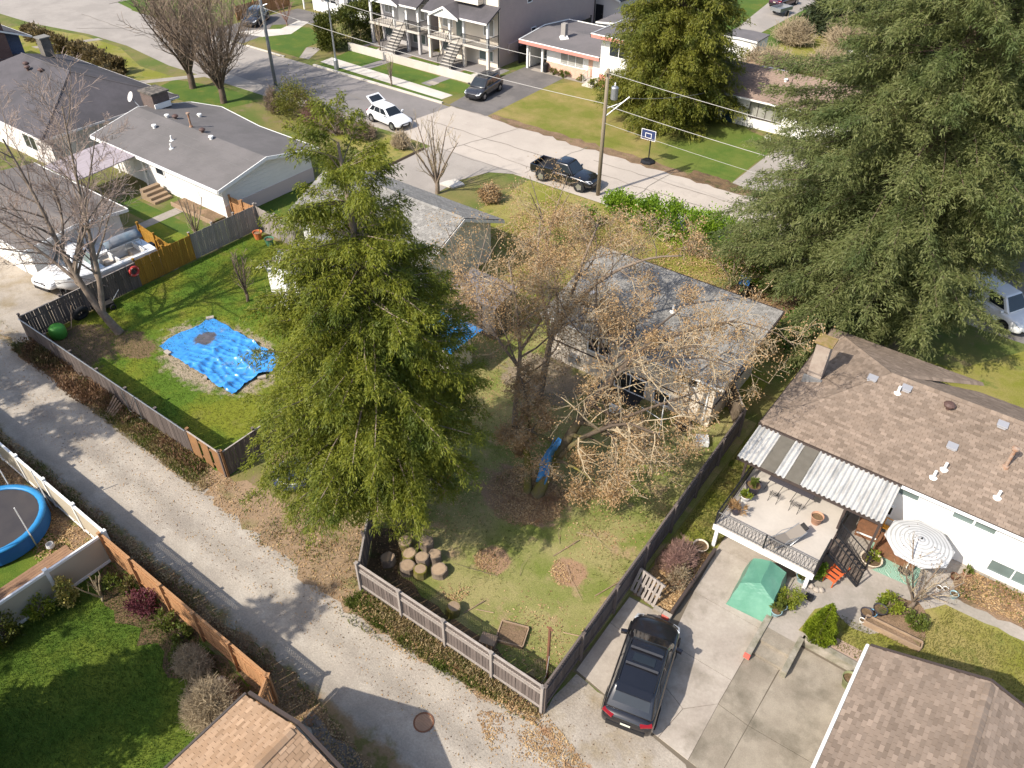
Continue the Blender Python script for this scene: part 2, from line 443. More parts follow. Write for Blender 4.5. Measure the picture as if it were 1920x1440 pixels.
# far ground lots beyond the houses
sheet('gravel_lot', rect(-66, 75, -47, 90), .004, m_drive)
sheet('gravel_lot', rect(-90, 11.4, -42.1, 21.9), .009, m_gravel, (.5, .15))
# concrete slabs of the two parking pads, each poured bay a slab of its own
sheet('pad_base', [(-7.1, 13.55), (-2.35, 12.95), (-1.3, 11.9), (1.3, 11.9), (1.3, 19.5), (-2.2, 19.5), (-2.2, 21.8), (-1.7, 26.7), (-5.4, 26.7), (-5.4, 17.6), (-7.12, 17.5)], .02, mat('joint_dirt', (.14, .115, .085), rough=1))
pad = thing('parking_pad', 'cracked pale concrete parking pad under the black car', 'pavement', (-7, 13, 0))
pad['kind'] = 'structure'
def slab(pts, z=.05, mt=m_conc, par=pad, name='concrete_slab'):
    c = Vector((sum(p[0] for p in pts) / len(pts), sum(p[1] for p in pts) / len(pts)))
    q = [tuple(c + (Vector(p) - c) * (1 - .012 / max(.2, (Vector(p) - c).length))) for p in pts]
    return obj(name, MB().prism(q, -.05, z), mt, par)
slab([(-7.05, 13.6), (-4.75, 13.3), (-4.75, 15.9), (-7.1, 16.0)])
slab([(-7.1, 16.0), (-4.75, 15.9), (-5.35, 17.55), (-7.1, 17.45)])
slab([(-4.75, 13.3), (-3.5, 13.2), (-3.3, 14.6), (-4.75, 15.2)])
slab([(-3.5, 13.2), (-2.35, 13.1), (-2.4, 15.5), (-3.3, 14.6)], .055)
slab([(-4.75, 15.2), (-3.3, 14.6), (-2.4, 15.5), (-2.4, 16.6), (-4.9, 16.6)], .046)
slab([(-4.9, 16.6), (-2.4, 16.6), (-2.4, 19.2), (-5.2, 19.2)])
slab([(-5.2, 19.2), (-2.4, 19.2), (-2.4, 21.8), (-5.4, 21.8)], .053)
slab([(-5.4, 21.8), (-1.7, 21.8), (-1.7, 26.7), (-5.4, 26.7)], .05)
m_conc2 = ground('exposed_concrete', [(.30, .26, .205), (.24, .205, .16), (.14, .122, .092)], s1=.7, s2=.6, lo2=.48, hi2=.7, f=22, fa=.12, bump=.2)
slab([(-2.35, 13.1), (-1.3, 13.0), (-1.25, 15.4), (-2.4, 15.5)], .05, m_conc2)
slab([(-2.4, 15.5), (-1.25, 15.4), (-1.22, 17.7), (-1.21, 18.04), (-2.24, 18.04), (-2.4, 17.6)], .05, m_conc2)
slab([(-1.3, 12.0), (1.3, 12.0), (1.25, 15.5), (-1.25, 15.4)], .045, m_conc2)
slab([(-1.25, 15.4), (1.25, 15.5), (1.2, 19.4), (-1.15, 19.4), (-1.2, 17.7)], .05, m_conc2)
# raised terrace behind the low walls
TZ = .3
sheet('terrace', [(-2.3, 19.2), (-1.0, 19.2), (-1.0, 19.75), (30, 19.75), (30, 26.8), (-1.6, 26.8), (-1.7, 23), (-2.3, 22)], TZ, m_path)
sheet('lawn', [(-1.25, 19.8), (26, 19.6), (26, 24.6), (5.6, 24.45), (2.9, 24.3), (2.3, 23.6), (2.2, 22.2), (.9, 21.3), (.3, 21.1), (-.6, 21.6), (-1.1, 21.1)], TZ + .006, m_lawnM, (.4, .06))
sheet('garden_bed', [(3.0, 24.9), (26, 25.2), (26, 26.8), (3.2, 26.7), (2.7, 25.8)], TZ + .006, m_soil, (.4, .12))
sheet('garden_bed', [(.7, 21.9), (2.6, 21.95), (2.5, 23.1), (2.0, 23.8), (.9, 23.5)], TZ + .012, m_soil, (.3, .12))
m_oldwall = mat('old_concrete_wall', (.34, .30, .25), (.16, .15, .10), s=2.2, f=20, fa=.15, rough=.95, bump=.3)
w = MB()
w.b2(-2.46, 17.7, 0, -2.24, 21.9, .38); obj_ = obj('retaining_wall', w, m_oldwall)
props(obj_, 'long low concrete wall beside the driveway with a red painted end', 'wall')
obj('red_end', MB().b2(-2.462, 17.66, .12, -2.238, 17.72, .381), mat('red_paint', (.55, .12, .09), fa=.2), obj_, True)
w = MB().b2(-1.12, 17.8, 0, -.92, 19.5, .42)
props(obj('retaining_wall', w, m_oldwall), 'short concrete wall on the right of the two steps', 'wall')
w = MB().b2(-.92, 19.5, 0, 1.35, 19.74, .42)
props(obj('retaining_wall', w, m_oldwall), 'stained concrete wall at the back of the right parking bay', 'wall')
st = thing('steps', 'two wide concrete steps up from the right parking bay', 'steps', (-1.7, 18, 0))
obj('step', MB().b2(-2.24, 18.05, 0, -1.12, 18.6, .16), m_conc2, st)
obj('step', MB().b2(-2.24, 18.6, 0, -1.12, 19.25, .302), m_conc2, st)

# tar filled cracks, tyre marks and patches in the street
m_tar = mat('tar_crack', (.20, .175, .15), fa=.2, rough=.9)
q = random.Random(12)
for a, b, w in (((-62, 49.6), (-47.5, 49.3), .05), ((-46, 49.4), (-18, 49.2), .045), ((-40, 47.2), (-20, 46.9), .035), ((-30, 51.2), (-15, 51.0), .04), ((-40.5, 45.6), (-38.5, 53.2), .03), ((-24.5, 45.6), (-24.0, 53), .03), ((-33, 46), (-31.8, 53), .03), ((-100, 49), (-72, 48.2), .06), ((-95, 45.5), (-86, 53), .05), ((-47.3, 53.2), (-42.5, 53.3), .06), ((-41.8, 45.4), (-33.4, 45.5), .05)):
    A, B = Vector(a), Vector(b); n = max(3, int((B - A).length / .8)); t = (B - A).normalized().orthogonal(); L, R = [], []
    for i in range(n + 1):
        p = A.lerp(B, i / n) + t * q.gauss(0, .07); ww = w * q.uniform(.4, 1.3)
        L.append((p.x + t.x * ww, p.y + t.y * ww)); R.append((p.x - t.x * ww, p.y - t.y * ww))
    mb = MB()
    for i in range(n): mb.poly([(*L[i], .022), (*L[i + 1], .022), (*R[i + 1], .022), (*R[i], .022)])
    o = obj('road_crack', mb, m_tar); o['kind'] = 'structure'
sheet('road_stain', [(-20.2, 47.4), (-19.2, 47.1), (-18.8, 47.9), (-19.8, 48.1)], .020, m_drive, (.2, .08))
# ---------------------------------------------------------------- building helpers
m_white = mat('white_paint', (.78, .765, .73), fa=.04, s=1.5, rough=.6)
m_whitewall = mat('white_wall', (.80, .785, .75), (.70, .68, .64), s=.9, fa=.03, rough=.7)
m_frame = mat('white_frame', (.82, .81, .79), fa=.02, rough=.45)
m_glass = glassmat('window_glass')
m_glass2 = glassmat('curtained_glass', (.30, .29, .26), .2)
m_glassg = glassmat('greenish_glass', (.14, .18, .17), .1)
m_black = mat('black_metal', (.018, .018, .02), fa=.2, rough=.45)
m_dark = mat('dark_void', (.025, .023, .022), fa=.3)
m_brick = None
m_grey = mat('grey_metal', (.34, .35, .36), fa=.1, rough=.4, metal=.6)
m_rustcap = mat('brown_vent_metal', (.10, .06, .05), fa=.2, rough=.5)
m_blackwire = mat('black_rubber', (.016, .016, .017), fa=.2, rough=.8)

def lapmat(name, c, pitch=.16, var=.05):
    k = N(name)
    p = k.pos(True)
    sp = k.n('SeparateXYZ'); k.l(p, sp.inputs[0])
    fr = k.math('FRACT', k.math('MULTIPLY', sp.outputs[2], 1 / pitch))
    col = k.val(c, k.noise(p, 1.4, 4), var * 2)
    k.bump(fr, .9, .02)
    return k.fin(col, .6)
def brickmat(name, c1, c2, mortar, sx=.22, sy=.075):
    k = N(name)
    p = k.pos(True)
    sp = k.n('SeparateXYZ'); k.l(p, sp.inputs[0])
    cb = k.n('CombineXYZ'); k.l(k.math('ADD', sp.outputs[0], sp.outputs[1]), cb.inputs[0]); k.l(sp.outputs[2], cb.inputs[1])
    b = k.n('TexBrick'); k.l(cb.outputs[0], b.inputs['Vector'])
    for i, c in ((1, c1), (2, c2), (3, mortar)): b.inputs[i].default_value = (*c, 1)
    b.inputs['Scale'].default_value = 1; b.inputs['Mortar Size'].default_value = .008
    b.inputs['Brick Width'].default_value = sx; b.inputs['Row Height'].default_value = sy
    q = k.val(b.outputs[0], k.noise(p, 2.2, 4), .3)
    k.bump(b.outputs['Fac'], -.4)
    return k.fin(q, .9)
def rollroof(name, c, c2, s=.5):
    return ground(name, [c, c2], s1=s, f=10, fa=.07, bump=.1, rough=.85)
def tabmat(name, cols, amp=.25):
    k = N(name)
    i = k.isl(); p = k.pos(True)
    col = k.mix(i, cols[0], cols[1])
    col = k.val(col, k.math('FRACT', k.math('MULTIPLY', i, 7.3)), cols[2])
    col = k.val(col, k.noise(p, .55, 5), amp)
    nf = k.noise(p, 60, 2)
    col = k.val(col, nf, .18)
    k.bump(nf, .3)
    return k.fin(col, .92, .15)

def window(par, face, at, u, z, w, h, mg=None, mf=None, n=2, fr=.07, name='window'):
    """window on a wall facing N/S/E/W at coordinate 'at'; u = centre along the wall, z = sill height; n panes side by side"""
    sgn = {'S': -1, 'N': 1, 'E': 1, 'W': -1}[face]
    ax = face in 'SN'
    def b(mb, u0, u1, z0, z1, d0, d1):
        a0, a1 = sorted((at + sgn * d0, at + sgn * d1))
        if ax: mb.b2(u0, a0, z0, u1, a1, z1)
        else: mb.b2(a0, u0, z0, a1, u1, z1)
    fm = MB()
    b(fm, u - w / 2 - fr, u - w / 2, z - fr, z + h + fr, 0, .06)
    b(fm, u + w / 2, u + w / 2 + fr, z - fr, z + h + fr, 0, .06)
    b(fm, u - w / 2, u + w / 2, z + h, z + h + fr, 0, .06)
    b(fm, u - w / 2, u + w / 2, z - fr, z, 0, .085)
    for i in range(1, n):
        x = u - w / 2 + w * i / n
        b(fm, x - .025, x + .025, z, z + h, .004, .05)
    f = obj(name, fm, mf or m_frame, par)
    for i in range(n):
        pm = MB()
        b(pm, u - w / 2 + w * i / n + (.025 if i else 0), u - w / 2 + w * (i + 1) / n - (.025 if i < n - 1 else 0), z, z + h, -.02, .022)
        obj('pane', pm, mg or m_glass, f)
    return f
def door(par, face, at, u, w, h, mt, z=0):
    sgn = {'S': -1, 'N': 1, 'E': 1, 'W': -1}[face]
    a0, a1 = sorted((at, at + sgn * .05)); b0, b1 = sorted((at + sgn * .05, at + sgn * .11))
    if face in 'SN':
        d = obj('door', MB().b2(u - w / 2, a0, z, u + w / 2, a1, z + h), mt, par)
        obj('handle', MB().b2(u + w / 2 - .14, b0, z + 1, u + w / 2 - .08, b1, z + 1.06), m_grey, d)
    else:
        d = obj('door', MB().b2(a0, u - w / 2, z, a1, u + w / 2, z + h), mt, par)
        obj('handle', MB().b2(b0, u + w / 2 - .14, z + 1, b1, u + w / 2 - .08, z + 1.06), m_grey, d)
    return d
def inside(p, poly):
    c = False; n = len(poly)
    for i in range(n):
        a, b = poly[i], poly[i - 1]
        if (a[1] > p[1]) != (b[1] > p[1]) and p[0] < (b[0] - a[0]) * (p[1] - a[1]) / (b[1] - a[1]) + a[0]: c = not c
    return c
CAM = Vector((0, 0, 26))
def shingles(par, planes, mt, w=.33, e=.2, single=300, th=.016, seed=3):
    """planes: polygons (3-D, first edge = eave, counter-clockwise from above). Every tab is real; the nearest become parts, the rest one stuff part"""
    q = random.Random(seed); tabs = []
    for pts in planes:
        P = [Vector(p) for p in pts]
        A = P[0]; U = (P[1] - P[0]).normalized()
        nn = U.cross(P[-1] - P[0]); nn.normalize()
        if nn.z < 0: nn = -nn
        S = nn.cross(U)
        if S.z < 0: S = -S
        loc = [((p - A).dot(U), (p - A).dot(S)) for p in P]
        x0, x1 = min(l[0] for l in loc), max(l[0] for l in loc); s1 = max(l[1] for l in loc)
        for r in range(int(s1 / e) + 1):
            off = (r % 2) * w / 2 + q.uniform(-.04, .04)
            sm = r * e + e * .5; xs = []
            for i in range(len(loc)):
                (xa, sa), (xb, sb) = loc[i - 1], loc[i]
                if (sa > sm) != (sb > sm): xs.append(xa + (xb - xa) * (sm - sa) / (sb - sa))
            if len(xs) < 2: continue
            lo, hi = min(xs), max(xs)
            for c in range(int((x1 - x0) / w) + 2):
                x = x0 + off + c * w - w / 2
                xa, xb = max(x, lo), min(x + w, hi)
                if xb - xa > .04: tabs.append((A + U * xa + S * (r * e), U, S, nn, (xb - xa) / w))
    tabs.sort(key=lambda t: (t[0] - CAM).length)
    ww, ee = w - .013, e * 1.1
    def shape(t): return [(0, 0, 0), (ww, 0, 0), (ww, ee, .002), (0, ee, .002), (0, 0, t), (ww, 0, t), (ww, ee, .003), (0, ee, .003)]
    F = [(4, 5, 6, 7), (0, 1, 5, 4), (1, 2, 6, 5), (3, 0, 4, 7), (2, 3, 7, 6)]
    tm = MB(); tm.add(shape(th), F); tme = tm.mesh('shingle', mt)
    W = wloc(par)
    for o, U, S, nn, fw_ in tabs[:single]:
        ob = link('shingle', tme, par)
        M = Matrix(((U.x, S.x, nn.x, 0), (U.y, S.y, nn.y, 0), (U.z, S.z, nn.z, 0), (0, 0, 0, 1)))
        M.translation = o - W + nn * q.uniform(.001, .003)
        ob.matrix_local = M @ Matrix.Diagonal((fw_, 1, 1, 1))
    rest = tabs[single:]
    if rest:
        V = np.zeros((len(rest), 8, 3)); T = q
        for i, (o, U, S, nn, fw_) in enumerate(rest):
            t = th * T.uniform(.7, 1.3)
            b = np.array(shape(t)); lift = T.uniform(.001, .003)
            V[i] = np.array(o - W) + b[:, :1] * fw_ * np.array(U) + b[:, 1:2] * np.array(S) + (b[:, 2:] + lift) * np.array(nn)
        Fa = (np.array(F)[None] + (np.arange(len(rest)) * 8)[:, None, None]).reshape(-1, 4)
        ob = link('shingle_field', npmesh('shingle_field', V.reshape(-1, 3), Fa, mt), par)
        ob['kind'] = 'stuff'
def ridgecaps(par, a, b, mt, w=.3, l=.22, name='ridge_cap', single=40):
    a, b = Vector(a), Vector(b); d = b - a; n = max(1, int(d.length / l)); u = d.normalized()
    s = u.cross(Vector((0, 0, 1))).normalized()
    mb = MB()
    for i in range(n):
        p0, p1 = a + u * (i * l), a + u * ((i + 1.1) * l)
        mb.add([p0 - s * w / 2 - Vector((0, 0, .05)), p0 + Vector((0, 0, .03)), p0 + s * w / 2 - Vector((0, 0, .05)), p1 - s * w / 2 - Vector((0, 0, .07)), p1 + Vector((0, 0, .022)), p1 + s * w / 2 - Vector((0, 0, .07))],
               [(0, 1, 4, 3), (1, 2, 5, 4), (0, 2, 1), (3, 4, 5)])
    o = obj(name, mb, mt, par)
    return o
def gable_walls(mb, x0, y0, x1, y1, z0, ze, ridge=None, axis='x'):
    """box of walls up to eave ze; with ridge height the two gable ends are closed; axis = direction of the ridge"""
    mb.b2(x0, y0, z0, x1, y1, ze)
    if ridge:
        if axis == 'x':
            ym = (y0 + y1) / 2
            mb.add([(x0, y0, ze), (x0, y1, ze), (x0, ym, ridge), (x1, y0, ze), (x1, y1, ze), (x1, ym, ridge)], [(0, 2, 1), (3, 4, 5), (0, 3, 5, 2), (4, 1, 2, 5)])
        else:
            xm = (x0 + x1) / 2
            mb.add([(x0, y0, ze), (x1, y0, ze), (xm, y0, ridge), (x0, y1, ze), (x1, y1, ze), (xm, y1, ridge)], [(0, 1, 2), (3, 5, 4), (0, 2, 5, 3), (1, 4, 5, 2)])
    return mb
def bars(mb, pts, r=.045):                     # fascia or trim along a run of points
    for a, b in zip(pts, pts[1:]):
        a, b = Vector(a), Vector(b); d = b - a
        mb.tube([a, b], r, 4)
def fascia(par, pts, mt, h=.2, t=.04, name='fascia'):
    mb = MB()
    for a, b in zip(pts, pts[1:]):
        a, b = Vector(a), Vector(b); d = (b - a); s = Vector((d.y, -d.x, 0)).normalized() * t
        mb.add([a, b, b + s, a + s, a - Vector((0, 0, h)), b - Vector((0, 0, h)), b + s - Vector((0, 0, h)), a + s - Vector((0, 0, h))],
               [(0, 1, 2, 3), (7, 6, 5, 4), (0, 4, 5, 1), (1, 5, 6, 2), (2, 6, 7, 3), (3, 7, 4, 0)])
    return obj(name, mb, mt, par)
def vent(par, kind, x, y, z):
    if kind == 'turtle':
        mb = MB().lathe([(.10, -.12), (.10, .12), (.22, .14), (.24, .22), (.14, .30), (0, .32)], 12, (x, y, z)); return obj('roof_vent', mb, m_rustcap, par)
    if kind == 'square':
        mb = MB().b2(x - .16, y - .16, z - .1, x + .16, y + .16, z + .07).b2(x - .2, y - .2, z + .07, x + .2, y + .2, z + .12); return obj('roof_vent', mb, mat('vent_grey', (.33, .33, .35), rough=.5), par)
    if kind == 'pipe':
        mb = MB().lathe([(.16, -.1), (.16, .02), (.06, .05), (.055, .36)], 10, (x, y, z)); return obj('vent_pipe', mb, m_white, par)
    if kind == 'whitecap':
        mb = MB().lathe([(.12, -.1), (.12, .14), (.19, .15), (.17, .22), (0, .26)], 12, (x, y, z)); return obj('roof_vent', mb, m_white, par)
    if kind == 'flue':
        mb = MB().lathe([(.15, -.1), (.13, .08), (.07, .1), (.07, .95), (.14, .96), (.14, 1.05), (0, 1.1)], 10, (x, y, z)); return obj('flue_pipe', mb, mat('rusty_flue', (.33, .27, .22), (.30, .14, .07), s=3), par)
def railing(par, a, b, h, mt, n, picket=.012, name='railing', post=None):
    a, b = Vector(a), Vector(b); d = b - a
    r = obj(name, MB().tube([a + Vector((0, 0, h)), b + Vector((0, 0, h))], .03, 4).tube([a + Vector((0, 0, .1)), b + Vector((0, 0, .1))], .02, 4), mt, par)
    W = wloc(par)
    pk = MB().tube([(0, 0, 0), (0, 0, 1)], picket, 4).mesh('picket', mt)
    for i in range(n + 1):
        p = a + d * (i / n) - W
        o = link('picket', pk, r, p + Vector((0, 0, .1)))
        o.scale = (1, 1, h - .1)
    return r
# ---------------------------------------------------------------- houses
m_br_sh = tabmat('brown_shingle', [(.195, .148, .113), (.25, .193, .15), .17], .2)
m_br_base = mat('brown_roof_deck', (.085, .062, .048), rough=.95)
m_gy_sh = tabmat('grey_shingle', [(.20, .19, .174), (.25, .237, .217), .15], .3)
m_gy_base = mat('grey_roof_deck', (.075, .07, .065), rough=.95)
m_or_sh = tabmat('tan_shingle', [(.31, .20, .122), (.40, .27, .175), .12], .1)
m_or_base = mat('tan_roof_deck', (.15, .095, .058), rough=.95)
m_darktrim = mat('dark_brown_trim', (.06, .045, .04), fa=.15, rough=.6)
# --- brown roofed house on the right
H = thing('brown_roof_house', 'white house with a wide brown shingle hip roof and a tall narrow chimney', 'house', (-5.9, 26.8, 0))
obj('wall', MB().b2(-5.9, 26.8, 0, 24, 34.4, 3.0), m_whitewall, H)
EZ = 3.1
S_, Wp, Np, Np2 = ([(-6.25, 26.55, EZ), (24, 26.55, EZ), (24, 31, 4.8), (-2.5, 31, 4.8)], [(-6.15, 35.4, EZ), (-6.25, 26.55, EZ), (-2.5, 31, 4.8)],
    [(.85, 35.35, EZ), (-6.15, 35.4, EZ), (-2.5, 31, 4.8)], [(24, 34.5, EZ), (.85, 34.5, EZ + .02), (.84, 35.3, EZ), (-2.5, 31, 4.8), (24, 31, 4.8)])
rf = MB()
for p in (S_, Wp, Np, [Np2[0], Np2[1], Np2[3], Np2[4]]): rf.slab([(a, b, c) for a, b, c in p], .14)
roof = obj('roof', rf, m_br_base, H)
shingles(H, [S_, Wp, Np, [Np2[0], Np2[1], Np2[3], Np2[4]]], m_br_sh, w=.26, e=.135)
for a, b in (((-6.2, 26.6, EZ + .03), (-2.5, 31, 4.82)), ((-6.1, 35.35, EZ + .03), (-2.5, 31, 4.82)), ((-2.5, 31, 4.83), (24, 31, 4.83)), ((.84, 35.3, EZ + .03), (-2.5, 31, 4.82))): ridgecaps(H, a, b, m_br_sh)
fascia(H, [(-.25, 26.52, EZ - .02), (24, 26.52, EZ - .02)], m_white, h=.14)
fascia(H, [(-6.17, 35.4, EZ - .02), (-6.27, 26.53, EZ - .02), (-.3, 26.53, EZ - .02)], m_darktrim, h=.14)
obj('gutter', MB().tube([(-.25, 26.44, EZ - .06), (24, 26.44, EZ - .06)], .055, 6), m_white, H)
ch = obj('chimney', MB().b2(-5.7, 30.22, 2.6, -5.08, 30.78, 5.5), mat('chimney_stucco', (.36, .30, .25), (.29, .23, .19), s=2, f=30, fa=.15, bump=.3), H)
obj('chimney_cap', MB().b2(-5.79, 30.13, 5.5, -4.99, 30.87, 5.62), mat('mossy_cap', (.30, .2, .11), (.17, .14, .03), s=4, fa=.3, bump=.5), ch)
obj('flashing', MB().b2(-5.82, 30.08, 3.3, -4.98, 30.19, 3.72), m_grey, ch)
for kd, x, y, z in (('square', -3.1, 30.45, 4.55), ('square', -1.72, 30.55, 4.62), ('pipe', -1.95, 30.25, 4.5), ('turtle', 0.02, 30.4, 4.58), ('square', 2.04, 30.55, 4.62), ('pipe', .61, 27.34, 3.4), ('pipe', .83, 27.83, 3.59), ('square', .75, 28.86, 3.95), ('pipe', 2.86, 27.6, 3.5), ('flue', 2.7, 28.9, 4.0)): vent(H, kd, x, y, z)
for u, w, n in ((.1, .75, 1), (2.15, .72, 1), (2.95, .72, 1), (5.3, 1.2, 1)): window(H, 'S', 26.8, u, 2.42, w, .42, m_glassg, n=n, fr=.04)
for u in (4.55, 7.2): window(H, 'S', 26.8, u, .62, 1.7, .6, m_glassg, n=2, fr=.1)
window(H, 'S', 26.8, -.55, 1.1, .7, .45, m_glass, n=1)
window(H, 'S', 26.8, -3.6, 1.7, 1.7, 1.0, m_glass, n=2)
obj('trim_board', MB().b2(2.2, 26.76, 1.45, 24, 26.797, 1.53), m_white, H)
# --- patio cover of corrugated and clear sheets
PC = thing('patio_cover', 'weathered corrugated patio cover with two clear panels over the deck', 'patio cover', (-6.2, 24.35, 0))
m_corr = mat('weathered_corrugated', (.52, .505, .475), (.29, .285, .27), s=1.6, f=20, fa=.3, rough=.6, stretch=(2.2, .5, 1), lo=.47, hi=.7)
Y0, Y1 = 24.3, 26.5
def czz(y): return 2.85 + (y - Y0) * .07
def corrugated(x0, x1):
    mb = MB(); k_ = max(2, int(round((x1 - x0) / .2))); n = k_ * 8
    top, bot = [], []
    for i in range(n + 1):
        x = x0 + (x1 - x0) * i / n
        dz = .045 * math.sin(2 * math.pi * k_ * i / n)
        top.append((x, Y0, czz(Y0) + dz)); bot.append((x, Y1, czz(Y1) + dz))
    mb.add(top + bot, [(i, i + 1, n + 2 + i, n + 1 + i) for i in range(n)])
    o = obj('corrugated_sheet', mb, m_corr, PC)
    md = o.modifiers.new('s', 'SOLIDIFY'); md.thickness = .006
    return o
m_clear = N('clear_sheet'); _c = m_clear
gb = _c.n('BsdfGlossy'); gb.inputs['Roughness'].default_value = .08
trb = _c.n('BsdfTransparent'); trb.inputs[0].default_value = (.55, .55, .50, 1)
fz = _c.n('Fresnel'); fz.inputs[0].default_value = 1.5
dfb = _c.n('BsdfDiffuse'); dfb.inputs[0].default_value = (.26, .235, .195, 1)
mx1 = _c.n('MixShader'); _c.l(_c.rng(_c.noise(_c.pos(True), 3, 5, .7), .3, .7, .66, .95), mx1.inputs[0]); _c.l(trb.outputs[0], mx1.inputs[1]); _c.l(dfb.outputs[0], mx1.inputs[2])
mx2 = _c.n('MixShader'); _c.l(fz.outputs[0], mx2.inputs[0]); _c.l(mx1.outputs[0], mx2.inputs[1]); _c.l(gb.outputs[0], mx2.inputs[2])
tl_ = _c.n('BsdfTranslucent'); tl_.inputs[0].default_value = (.3, .27, .22, 1); mx3 = _c.n('MixShader'); mx3.inputs[0].default_value = .3; _c.l(mx2.outputs[0], mx3.inputs[1]); _c.l(tl_.outputs[0], mx3.inputs[2]); _c.l(mx3.outputs[0], _c.out.inputs[0]); m_clear = _c.m
for a, b in ((-6.25, -5.25), (-4.62, -4.2), (-3.56, -2.6), (-2.6, -1.4), (-1.4, -.28)): corrugated(a, b)
for a, b in ((-5.23, -4.64), (-4.18, -3.58)):
    obj('clear_sheet', MB().slab([(a, Y0, czz(Y0)), (b, Y0, czz(Y0)), (b, Y1, czz(Y1)), (a, Y1, czz(Y1))], .012), m_clear, PC)
obj('beam', MB().b2(-6.27, 24.4, 2.58, -.26, 24.52, 2.76), m_darktrim, PC)
for i in range(9):
    x = -6.2 + i * .735
    obj('rafter', MB().tube([(x, 24.34, czz(24.34) - .11), (x, 26.5, czz(26.5) - .11)], .045, 4), m_darktrim, PC)
for x, y, z0 in ((-5.85, 24.46, 1.4), (-1.68, 24.46, 1.4), (-.35, 24.46, .3)): obj('post', MB().b2(x - .05, y - .05, z0, x + .05, y + .05, 2.58), m_darktrim, PC)
# --- deck
DZ = 1.4
D = thing('deck', 'raised deck with pale floor, black railings and a black stair', 'deck', (-5.72, 21.65, 0))
m_deckfl = mat('pale_deck_floor', (.50, .45, .39), (.43, .385, .335), s=.8, f=8, fa=.05, rough=.8)
obj('deck_floor', MB().b2(-5.72, 21.65, DZ - .2, -1.64, 26.75, DZ), m_deckfl, D)
obj('fascia', MB().b2(-5.76, 21.59, DZ - .26, -1.6, 21.648, DZ + .02), m_white, D)
obj('fascia', MB().b2(-5.78, 21.65, DZ - .3, -5.722, 26.7, DZ + .01), m_darktrim, D)
obj('fascia', MB().b2(-1.638, 21.65, DZ - .3, -1.58, 26.7, DZ + .01), m_darktrim, D)
for x, y in ((-5.6, 21.8), (-1.78, 21.8), (-5.6, 24.4), (-1.78, 24.4)): obj('post', MB().b2(x - .07, y - .07, 0, x + .07, y + .07, DZ - .26), m_white, D)
RH = .74
railing(D, (-5.72, 21.67, DZ), (-1.64, 21.67, DZ), RH, m_black, 30, .008)
railing(D, (-5.72, 21.67, DZ), (-5.72, 26.5, DZ), RH, m_black, 30, .012)
railing(D, (-1.62, 21.67, DZ), (-1.62, 23.05, DZ), RH, m_black, 12, .012)
railing(D, (-1.62, 24.1, DZ), (-1.62, 26.5, DZ), RH, m_black, 12, .012)
for x in (-5.72, -3.68, -1.63): obj('rail_post', MB().b2(x - .03, 21.64, DZ, x + .03, 21.70, DZ + .8), m_black, D)
lat = MB()
for i in range(27):
    x = -5.66 + i * .152
    lat.tube([(x, 21.66, DZ + .06), (x + .076, 21.66, DZ + .38), (x, 21.66, DZ + .7)], .007, 3); lat.tube([(x, 21.66, DZ + .06), (x - .076, 21.66, DZ + .38), (x, 21.66, DZ + .7)], .007, 3)
o = obj('wire_mesh', lat, m_black, D); o['kind'] = 'stuff'
nst = 8; SX0, SX1, SZ0, SZ1 = -1.55, -.15, DZ - .06, .3
stair = obj('stair', MB().tube([(SX0, 23.1, SZ0 - .08), (SX1, 23.1, SZ1)], .07, 4).tube([(SX0, 24.05, SZ0 - .08), (SX1, 24.05, SZ1)], .07, 4), m_black, D)
m_tread = mat('weathered_tread', (.15, .115, .09), (.09, .07, .055), s=4, fa=.2)
for i in range(nst):
    t = (i + .5) / nst; x = SX0 + (SX1 - SX0) * t; z = SZ0 + (SZ1 - SZ0) * t
    obj('tread', MB().b2(x - .085, 23.12, z - .02, x + .085, 24.03, z + .02), m_tread, stair)
for y in (23.1, 24.05):
    rl = MB().tube([(SX0, y, SZ0 + .8), (SX1, y, SZ1 + .85)], .028, 5).tube([(SX0, y, SZ0 + .1), (SX1, y, SZ1 + .15)], .02, 4).tube([(SX1, y, SZ1), (SX1, y, SZ1 + .9)], .035, 4)
    for i in range(11):
        t = i / 10; x = SX0 + (SX1 - SX0) * t; z = SZ0 + (SZ1 - SZ0) * t
        rl.tube([(x, y, z), (x, y, z + .8)], .012, 3)
    obj('handrail', rl, m_black, D)
# --- brown garage, bottom right
H = thing('brown_garage', 'garage with a brown shingle roof beside the right parking bay', 'garage', (1.3, 12, 0))
obj('wall', MB().b2(1.35, 8, 0, 9, 18.6, 2.5), m_whitewall, H)
A, B_ = [(1.0, 6, 2.6), (4.3, 6, 3.85), (4.3, 18.9, 3.85), (1.0, 18.9, 2.6)], [(9.5, 18.9, 2.6), (4.3, 18.9, 3.85), (4.3, 6, 3.85), (9.5, 6, 2.6)]
A = [A[3], A[0], A[1], A[2]]; B_ = [(9.5, 6, 2.0), (9.5, 18.9, 2.0), (4.3, 18.9, 3.85), (4.3, 6, 3.85)]
rf = MB().slab(A, .12).slab(B_, .12)
obj('roof', rf, m_br_base, H)
shingles(H, [A, B_], m_br_sh, w=.26, e=.135, seed=9)
ridgecaps(H, (4.3, 6, 3.9), (4.3, 18.9, 3.9), m_br_sh)
fascia(H, [(1.0, 18.99, 2.64), (4.3, 18.99, 3.9), (9.5, 18.99, 2.05)], m_darktrim, t=.08)
obj('gutter', MB().tube([(.94, 6, 2.54), (.94, 18.95, 2.54)], .065, 6), m_white, H)
obj('downpipe', MB().tube([(.98, 18.4, 2.5), (1.25, 18.4, 2.3), (1.25, 18.4, .1)], .05, 6), m_white, H)
